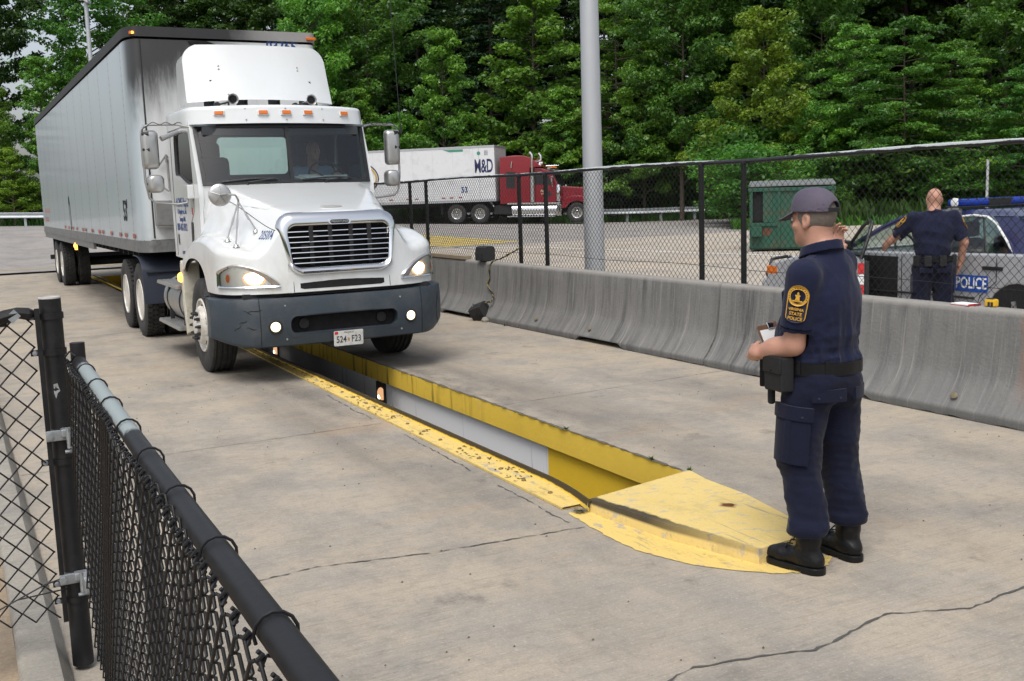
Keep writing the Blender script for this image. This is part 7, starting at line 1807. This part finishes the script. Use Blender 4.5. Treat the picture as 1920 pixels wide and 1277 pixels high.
def shirt_f(P):
    ca, sa = math.cos(-TW), math.sin(-TW); Q = np.stack([P[:, 0]*ca-P[:, 1]*sa, P[:, 0]*sa+P[:, 1]*ca, P[:, 2]], 1)
    f = sd_ell(Q, (.015, -.012, 1.29), (.228, .160, .205)); f = smin(f, sd_ell(Q, (.008, .03, 1.12), (.205, .185, .17)), .08)
    f = smin(f, sd_cap(Q, (-.16, 0, 1.435), (.185, -.03, 1.462), .070), .05); f = smin(f, sd_cap(Q, (.02, -.035, 1.45), (.005, -.022, 1.525), .092, .074), .06)
    f = smin(f, sd_ell(P, (.005, .0, 1.015), (.198, .168, .075)), .05)
    e1 = np.array(LS)+(np.array(LE)-np.array(LS))*.80; f2 = sd_cap(P, LS, e1, .080, .077); ax = np.array(LE)-np.array(LS); ax /= np.linalg.norm(ax); f2 = np.maximum(f2, (P-e1)@ax-.0)
    e2 = np.array(RS_)+(np.array(RE)-np.array(RS_))*.85; f3 = sd_cap(P, RS_, e2, .082, .075); ax2 = np.array(RE)-np.array(RS_); ax2 /= np.linalg.norm(ax2); f3 = np.maximum(f3, (P-e2)@ax2)
    f = smin(f, f2, .03); f = smin(f, f3, .03)
    amp = np.clip((1.36-P[:, 2])*3, .25, 1)*(1-.85*np.exp(-((P-np.array([-.23, -.08, 1.27]))**2).sum(1)/.012))
    f = f+wrinkle(P, .024, 19, 11, (1, 1, .75))*amp+wrinkle(P, .010, 44, 5, (1, 1, 1.1))*amp
    f = np.maximum(f, -(P[:, 2]-(1.0+.012*np.sin(P[:, 0]*40)*0)))
    # sleeve openings and neck hole
    f = np.maximum(f, -sd_cap(P, e1-ax*.06, e1+ax*.05, .066)); f = np.maximum(f, -sd_cap(P, e2-ax2*.06, e2+ax2*.05, .062)); f = np.maximum(f, -sd_cap(P, (-.004, .002, 1.50), (-.004, .002, 1.66), .071))
    return f
sh = sdf_obj('shirt', shirt_f, (-.36, -.27, .98), (.42, .34, 1.60), .0056, m_navy_sh, of)
def collar_f(P):
    q = P-np.array([-.004, -.002, 1.535], np.float32); r = np.hypot(q[:, 0], q[:, 1]*.95); z = q[:, 2]+.28*q[:, 1]
    f = np.maximum(np.abs(r-(.0795-.14*np.maximum(0, z)))-.0045, np.abs(z)-.030)
    return np.minimum(f, np.maximum(np.abs(r-(.088+.22*np.maximum(0, .028-z)))-.004, np.abs(z-.004)-.024))
sdf_obj('collar', collar_f, (-.14, -.15, 1.45), (.13, .14, 1.64), .0048, m_navy_sh, sh)
# epaulette, patch, chest pocket
_, fn = wrap_plate('sleeve_seam', LS, LE, .0815, 0, (-.7, -.72, 0), dense_loop([(-.10, .235), (.10, .235), (.10, .238), (-.10, .238)], 12), m_navyp, sh, .001)
shoulder_patch(fn, .012, .030, .098, .175, sh)
mb = MB(); a = [Vector(tw((-.205, .005, 1.487))), Vector(tw((-.13, .005, 1.502))), Vector(tw((-.085, .0, 1.515)))]
P_ = []
for p, w in zip(a, (.024, .021, .016)): d = Vector(tw((0, 1, 0))); P_.append([p-d*w, p-d*w+Vector((0, 0, .006)), p+d*w+Vector((0, 0, .006)), p+d*w])
mb.grid(P_, cv=True); mb.build('epaulette', m_navy_sh, sh)
for s, nm in ((-1, 'chest_pocket'),):
    c0 = Vector(tw((-.105, .125, 1.30))); mb = MB(); Mx = frame(c0, Vector(tw((1, .35, 0))), (0, .1, 1)); mb.box(-.06, .06, -.06, .05, -.02, .016, .006, Mx); mb.build(nm, m_navy_sh, sh); mb = MB(); mb.box(-.063, .063, .02, .055, -.01, .024, .006, Mx); mb.build('pocket_flap', m_navy_sh, sh)
AN = ((-.145, -.07), (.148, -.035))
def trou_f(P):
    f = sd_ell(P, (0, -.012, .945), (.190, .160, .13)); f = smin(f, sd_ell(P, (-.08, -.06, .88), (.10, .10, .11)), .04); f = smin(f, sd_ell(P, (.08, -.06, .88), (.10, .10, .11)), .04)
    for s, (ax, ay) in zip((-1, 1), AN):
        g = chain(P, [(s*.095, -.005, .86), (s*.125, .008, .53), (ax, ay+.005, .24)], [.120, .102, .087], .03)
        q = P-np.array([ax, ay+.005, .215], np.float32); to = np.hypot(np.hypot(q[:, 0], q[:, 1])-.062, q[:, 2]*.95)-.033; g = smin(g, to, .035)
        f = smin(f, g, .022)
    amp = .45+.55*np.exp(-((P[:, 2]-.25)/.12)**2)+.35*np.exp(-((P[:, 2]-.52)/.1)**2)
    f = f+wrinkle(P, .026, 15, 21, (1, 1, .75))*amp+wrinkle(P, .008, 36, 8, (.8, .8, 1.2))*amp
    f = np.maximum(f, P[:, 2]-1.02); f = np.maximum(f, -(P[:, 2]-.185)); return f
tr_ = sdf_obj('trousers', trou_f, (-.34, -.26, .16), (.34, .24, 1.04), .0062, m_navy_tr, of)
_, ft_ = wrap_plate('pocket_seam', (-.098, -.003, .80), (-.122, .006, .56), lambda v: .124-.05*v, 0, (-1, -.25, 0), dense_loop([(-.11, -.004), (.11, -.004), (.11, 0), (-.11, 0)], 12), m_navyp, tr_, .002)
grid_plate('cargo_pocket', ft_, -.098, .098, .05, .275, m_navy_tr, tr_, .013); grid_plate('cargo_flap', ft_, -.105, .105, -.005, .062, m_navy_tr, tr_, .020)
for u in (-.06, .06): mb = MB(); mb.lathe([(.007, 0), (.006, .003), (0, .004)], axisM(ft_(u, .042, .019), Vector(ft_(u, .042, .03))-Vector(ft_(u, .042, .0))), 10); mb.build('pocket_button', m_navyp, tr_)
grid_plate('pocket_pleat', ft_, -.012, .018, .065, .272, m_navy_tr, tr_, .017, 3, 6)
bk = lambda u, v, w: R2((-.085+u*1.0, -.158-w+u*u*1.2-.35*(v*v), .865-v), math.radians(-28), (0, 0))
bk = lambda u, v, w: ((.176+w)*math.cos(math.radians(-118)+u/.17)*1.10, -.02+(.150+w)*math.sin(math.radians(-118)+u/.17), .895-v)
grid_plate('back_pocket_flap', bk, -.075, .075, 0, .062, m_navy_tr, tr_, .012)
bk2 = lambda u, v, w: ((.176+w)*math.cos(math.radians(-52)+u/.17)*1.10, -.02+(.150+w)*math.sin(math.radians(-52)+u/.17), .895-v)
grid_plate('back_pocket_flap', bk2, -.07, .07, 0, .062, m_navy_tr, tr_, .013)
for u in (-.045, .045): mb = MB(); mb.lathe([(.007, 0), (.006, .003), (0, .004)], axisM(bk(u, .042, .012), (bk(u, .042, 1)[0]-bk(u, .042, 0)[0], bk(u, .042, 1)[1]-bk(u, .042, 0)[1], 0)), 10); mb.build('pocket_button', m_navyp, tr_)
bt = ring_strap('duty_belt', (.003, .004), .197, .170, .955, 1.018, m_leath, of, 0, .010)
def belt_box(name, ang, z0, z1, w, d, mat=m_nyl, bev=.012, out=0):
    a = math.radians(ang); p = Vector((.195*math.cos(a), .005+.165*math.sin(a), 0)); nrm = Vector((math.cos(a)/.195, math.sin(a)/.165, 0)).normalized(); t = Vector((-nrm.y, nrm.x, 0))
    Mx = Matrix(((t.x, nrm.x, 0, p.x), (t.y, nrm.y, 0, p.y), (0, 0, 1, 0), (0, 0, 0, 1))); mb = MB(); mb.box(-w/2, w/2, out, out+d, z0, z1, bev, Mx); return mb.build(name, mat, bt), Mx
o_, Mx = belt_box('pouch', 172, .880, 1.045, .145, .075); mb = MB(); mb.box(-.076, .076, .066, .086, .965, 1.052, .012, Mx); mb.build('pouch_flap', m_nyl, o_)
mb = MB(); mb.lathe([(.009, 0), (.008, .004), (0, .005)], Mx @ axisM((0, .086, .985), (0, 1, 0)), 12); mb.build('snap', m_leath, o_)
o_, Mx = belt_box('magazine_pouch', 138, .865, 1.03, .085, .075); mb = MB(); mb.box(-.045, .045, .062, .084, .955, 1.035, .01, Mx); mb.build('pouch_flap', m_nyl, o_)
belt_box('radio', 122, .865, 1.04, .075, .06, m_leath, .008, .05)
belt_box('baton_holder', 152, .80, 1.0, .035, .035, m_nyl, .012, .03)
belt_box('holster', 5, .80, 1.03, .075, .06, m_leath, .015)
belt_box('belt_keeper', 200, .962, 1.028, .022, .012, m_leath, .004, .004); belt_box('belt_keeper', 240, .962, 1.028, .022, .012, m_leath, .004, .004)
for sd, (ax, ay), dv in ((-1, AN[0], (-.24, .97)), (1, AN[1], (.03, 1.0))):
    d = Vector((*dv, 0)).normalized(); A_ = Vector((ax, ay, 0))
    def boot_f(P, d=d, A_=A_, ax=ax, ay=ay):
        at = lambda s, z, l=0: A_+d*s+Vector((-d.y, d.x, 0))*l+Vector((0, 0, z))
        f = chain(P, [at(-.005, .26), at(-.008, .16), at(.0, .085)], [.062, .056, .058], .02)
        f = smin(f, chain(P, [at(-.045, .058), at(.05, .060), at(.135, .056), at(.185, .050)], [.044, .046, .048, .040], .02), .035)
        f = np.maximum(f, -(P[:, 2]-.026)); f = np.maximum(f, P[:, 2]-.255)
        return f+wrinkle(P, .0022, 55, 4, (1, 1, 1.5))
    def sole_f(P, d=d, A_=A_):
        x = (P-np.array(A_, np.float32))@np.array(d, np.float32); l = (P-np.array(A_, np.float32))@np.array((-d.y, d.x, 0), np.float32)
        r = np.hypot(np.clip(np.abs(x-.065)-.105, 0, None), l/(1+.08*np.cos((x-.1)*18)))-.054
        f = np.maximum(r, np.abs(P[:, 2]-.017)-.0165); notch = np.maximum(np.abs(x-.035)-.03, P[:, 2]-.010); f = np.maximum(f, -notch)
        return np.maximum(f, -np.maximum(.010-(P[:, 2]-0), np.abs(np.sin(x*260))*.004-.0015)*1.0) if False else f
    b_ = A_+d*.06
    bo = sdf_obj('boot', boot_f, (b_.x-.2, b_.y-.2, 0), (b_.x+.2, b_.y+.2, .28), .0052, m_leath, of); sdf_obj('sole', sole_f, (b_.x-.2, b_.y-.2, -.003), (b_.x+.2, b_.y+.2, .045), .0045, m_leath, bo)
    mb = MB(); L_ = lambda s, z, l: A_+d*s+Vector((-d.y, d.x, 0))*l+Vector((0, 0, z))
    for k in range(4): mb.path([L_(.058+.022*k, .150-.022*k, -.03), L_(.068+.022*k, .160-.022*k, 0), L_(.06+.022*k, .148-.022*k, .03)], .0035, 6)
    mb.path([L_(.06, .19, .02), L_(.085, .215, .03), L_(.08, .175, .035), L_(.065, .18, .02), L_(.09, .16, .01)], .003, 6); mb.build('lace', m_nyl, bo)
    mb = MB(); mb.path([L_(.062*math.cos(t)-.006, .242, .063*math.sin(t)) for t in fr(0, 6.283, 24)[:-1]], .006, 6, closed=True); mb.build('boot_cuff', m_nyl, bo)
# the clipboard in his left hand stays a thing of its own
cb = thing('clipboard', 'brown clipboard with white paper held by the officer in the cap', 'clipboard', (3.645, 3.765, 0), 0, None, world=False)
Mc = frame((-.030, .245, 1.020), (.93, .22, .0), (-.20, .40, .93))
mb = MB(); mb.prism(rrect(.115, .115, .15, -.07, .012, 4), lambda a, b, w: Mc @ Vector((a, b, w)), -.003, .003); mb.build('board', M('hardboard', (.13, .065, .035), .6, var=.2), cb)
for z in (-.004, .004): mb = MB(); mb.prism(rrect(.105, .105, .125, -.065, .002, 3), lambda a, b, w: Mc @ Vector((a, b, w)), z-.0008, z+.0008); mb.build('paper', M('paper', (.80, .80, .80), .8), cb)
mb = MB(); mb.box(-.04, .04, .125, .16, .003, .014, .004, Mc); mb.build('clip', m_chrome, cb)

# ------------------------------------------------------------------ bald officer at the car
o2 = thing('person', 'bald police officer in navy uniform beside the open door of the police car, back turned', 'person', (9.56, 8.18, 0), math.radians(-40), None, world=False)
LS2, RS2 = (-.20, .0, 1.425), (.20, .0, 1.425)
rot2 = lambda X, Y_: (lambda dx, dy: (dx*math.cos(math.radians(40))-dy*math.sin(math.radians(40)), dx*math.sin(math.radians(40))+dy*math.cos(math.radians(40))))(X-9.56, Y_-8.18)
hxy = rot2(9.36, 8.80); LW2 = (hxy[0]+.03, hxy[1]-.10, 1.075); LE2 = ((LS2[0]+LW2[0])/2-.05, (LS2[1]+LW2[1])/2+.0, 1.19)
RE2, RW2 = (.315, -.02, 1.155), (.30, .07, .915)
HC2 = (.01, .045, 1.625)
def body2(P):
    h, Q = head_sdf(P, HC2, 0); f = smin(h, chain(P, [(0, -.01, 1.40), (0, .0, 1.48), (.005, .02, 1.56)], [.08, .072, .068], .02), .03)
    f = smin(f, sd_ell(P, (0, 0, 1.22), (.15, .09, .23)), .04); f = smin(f, sd_ell(P, (0, 0, .96), (.12, .08, .12)), .03)
    f = smin(f, chain(P, [LS2, LE2, LW2], [.06, .046, .031]), .02); f = smin(f, chain(P, [RS2, RE2, RW2], [.06, .047, .032]), .02)
    f = smin(f, hand_sdf(P, LW2, (-.15, .8, -.28), (-.2, .25, .95), 1, .35, .5), .012); f = smin(f, hand_sdf(P, RW2, (-.15, .25, -1), (.95, -.2, .1), -1, .45), .012)
    for s in (-1, 1): f = smin(f, chain(P, [(s*.09, 0, .92), (s*.115, 0, .5), (s*.13, -.02, .1)], [.08, .055, .045]), .02)
    return f
sdf_obj('body', body2, (-.50, -.24, .05), (.45, .85, 1.76), .0085, m_pskin, o2)
def shirt2(P):
    f = sd_ell(P, (0, -.005, 1.28), (.228, .14, .21)); f = smin(f, sd_ell(P, (0, .01, 1.08), (.190, .155, .17)), .08); f = smin(f, sd_cap(P, (-.16, 0, 1.425), (.16, 0, 1.425), .062), .05); f = smin(f, sd_cap(P, (0, -.01, 1.43), (0, -.005, 1.475), .088, .076), .05)
    for S_, E_, q in ((LS2, LE2, .85), (RS2, RE2, .88)):
        S_, E_ = np.array(S_), np.array(E_); e = S_+(E_-S_)*q; ax = (E_-S_)/np.linalg.norm(E_-S_); g = np.maximum(sd_cap(P, S_, e, .082, .078), (P-e)@ax); f = smin(f, g, .03); f = np.maximum(f, -sd_cap(P, e-ax*.05, e+ax*.05, .066))
    f = f+wrinkle(P, .013, 18, 31, (1, 1, .8)); return np.maximum(f, -(P[:, 2]-.955))
s2 = sdf_obj('shirt', shirt2, (-.42, -.26, .93), (.42, .42, 1.54), .0085, m_navy_sh, o2)
ring_strap('collar', (0, 0), .078, .082, 1.455, 1.50, m_navy_sh, s2, 0, .006)
def trou2(P):
    f = sd_ell(P, (0, -.012, .93), (.188, .155, .13))
    for s in (-1, 1): f = smin(f, chain(P, [(s*.10, -.03, .86), (s*.12, .0, .5), (s*.135, -.02, .12)], [.12, .10, .088], .03), .022)
    return np.maximum(f+wrinkle(P, .022, 18, 41, (1, 1, .8)), P[:, 2]-1.005)
t2 = sdf_obj('trousers', trou2, (-.30, -.26, .02), (.30, .2, 1.02), .0095, m_navy_tr, o2)
for s in (-1, 1):
    mb = MB(); mb.box(s*.13-.05, s*.13+.05, -.10, .19, 0, .10, .03); mb.build('boot', m_leath, o2)
    mb = MB(); mb.box(s*.20-.02, s*.20+.02, -.09, .09, .60, .80, .012); mb.build('cargo_pocket', m_navy_tr, t2)
    mb = MB(); mb.box(s*.09-.065, s*.09+.065, -.178, -.15, .83, .885, .008); mb.build('back_pocket_flap', m_navy_tr, t2)
bt = ring_strap('duty_belt', (0, -.005), .196, .165, .945, 1.0, m_leath, o2, 0, .009)
for nm, ang in (('pouch', 215), ('pouch', 250), ('magazine_pouch', 290), ('holster', 352)): belt_box(nm, ang, .90 if nm != 'holster' else .78, 1.02, .08, .05)
for S_, E_, out in ((LS2, LE2, (-1, -.1, .2)), (RS2, RE2, (1, -.1, .2))):
    _, fn = wrap_plate('sleeve_seam', S_, E_, .083, 0, out, dense_loop([(-.03, .20), (.03, .20), (.03, .203), (-.03, .203)], 6), m_navyp, s2, .001)
    shoulder_patch(fn, 0, .03, .095, .165, s2)
# ------------------------------------------------------------------ driver in the cab
dv = thing('person', 'truck driver in a light blue shirt behind the wheel, partly seen through the windshield', 'person', (CX+.62, 13.2, 1.86), 0, None, world=False)
def drv(P):
    h, Q = head_sdf(P, (0, -.05, .60), math.pi); f = smin(h, sd_cap(P, (0, .02, .36), (0, -.02, .5), .07), .03); f = smin(f, sd_ell(P, (0, .05, .1), (.17, .12, .25)), .05)
    for s in (-1, 1): f = smin(f, chain(P, [(s*.2, .04, .33), (s*.27, -.12, .1), (s*.15, -.42, .28)], [.055, .045, .032]), .02); f = smin(f, hand_sdf(P, (s*.15, -.42, .28), (-.2*s, -1, .2), (0, .2, 1), -s, .6), .01)
    return f
sdf_obj('body', drv, (-.4, -.65, -.15), (.4, .3, .75), .013, m_pskin, dv)
def dsh(P):
    f = sd_ell(P, (0, .05, .14), (.21, .16, .27)); f = smin(f, sd_cap(P, (-.17, .04, .33), (.17, .04, .33), .07), .05)
    for s in (-1, 1): f = smin(f, chain(P, [(s*.2, .04, .33), (s*.265, -.09, .13)], [.085, .075]), .03)
    return f+wrinkle(P, .008, 18, 3)
sdf_obj('shirt', dsh, (-.4, -.25, -.16), (.4, .3, .45), .013, M('light_blue_shirt', (.20, .27, .40), .8, var=.15), dv)
mb = MB(); Mq = Matrix.Translation((CX+.30, 12.33, 2.10)) @ Matrix.Rotation(.2, 4, 'Z') @ Matrix.Rotation(.15, 4, 'X'); mb.box(-.17, .17, -.10, .11, 0, .012, .003, Mq); mb.box(-.10, .14, -.09, .10, .012, .03, .006, Mq); tag(mb.build('papers', M('paper', (.80, .80, .80), .8)), 'loose white papers lying on the dashboard of the white truck', 'papers')
mb = MB(); Mq = Matrix.Translation((CX+.62, 12.30, 2.10)) @ Matrix.Rotation(-.3, 4, 'Z') @ Matrix.Rotation(.25, 4, 'X'); mb.box(-.15, .13, -.08, .10, 0, .010, .003, Mq); tag(mb.build('papers', M('paper', (.80, .80, .80), .8)), 'folded white paper on the dashboard right of the loose papers', 'papers')
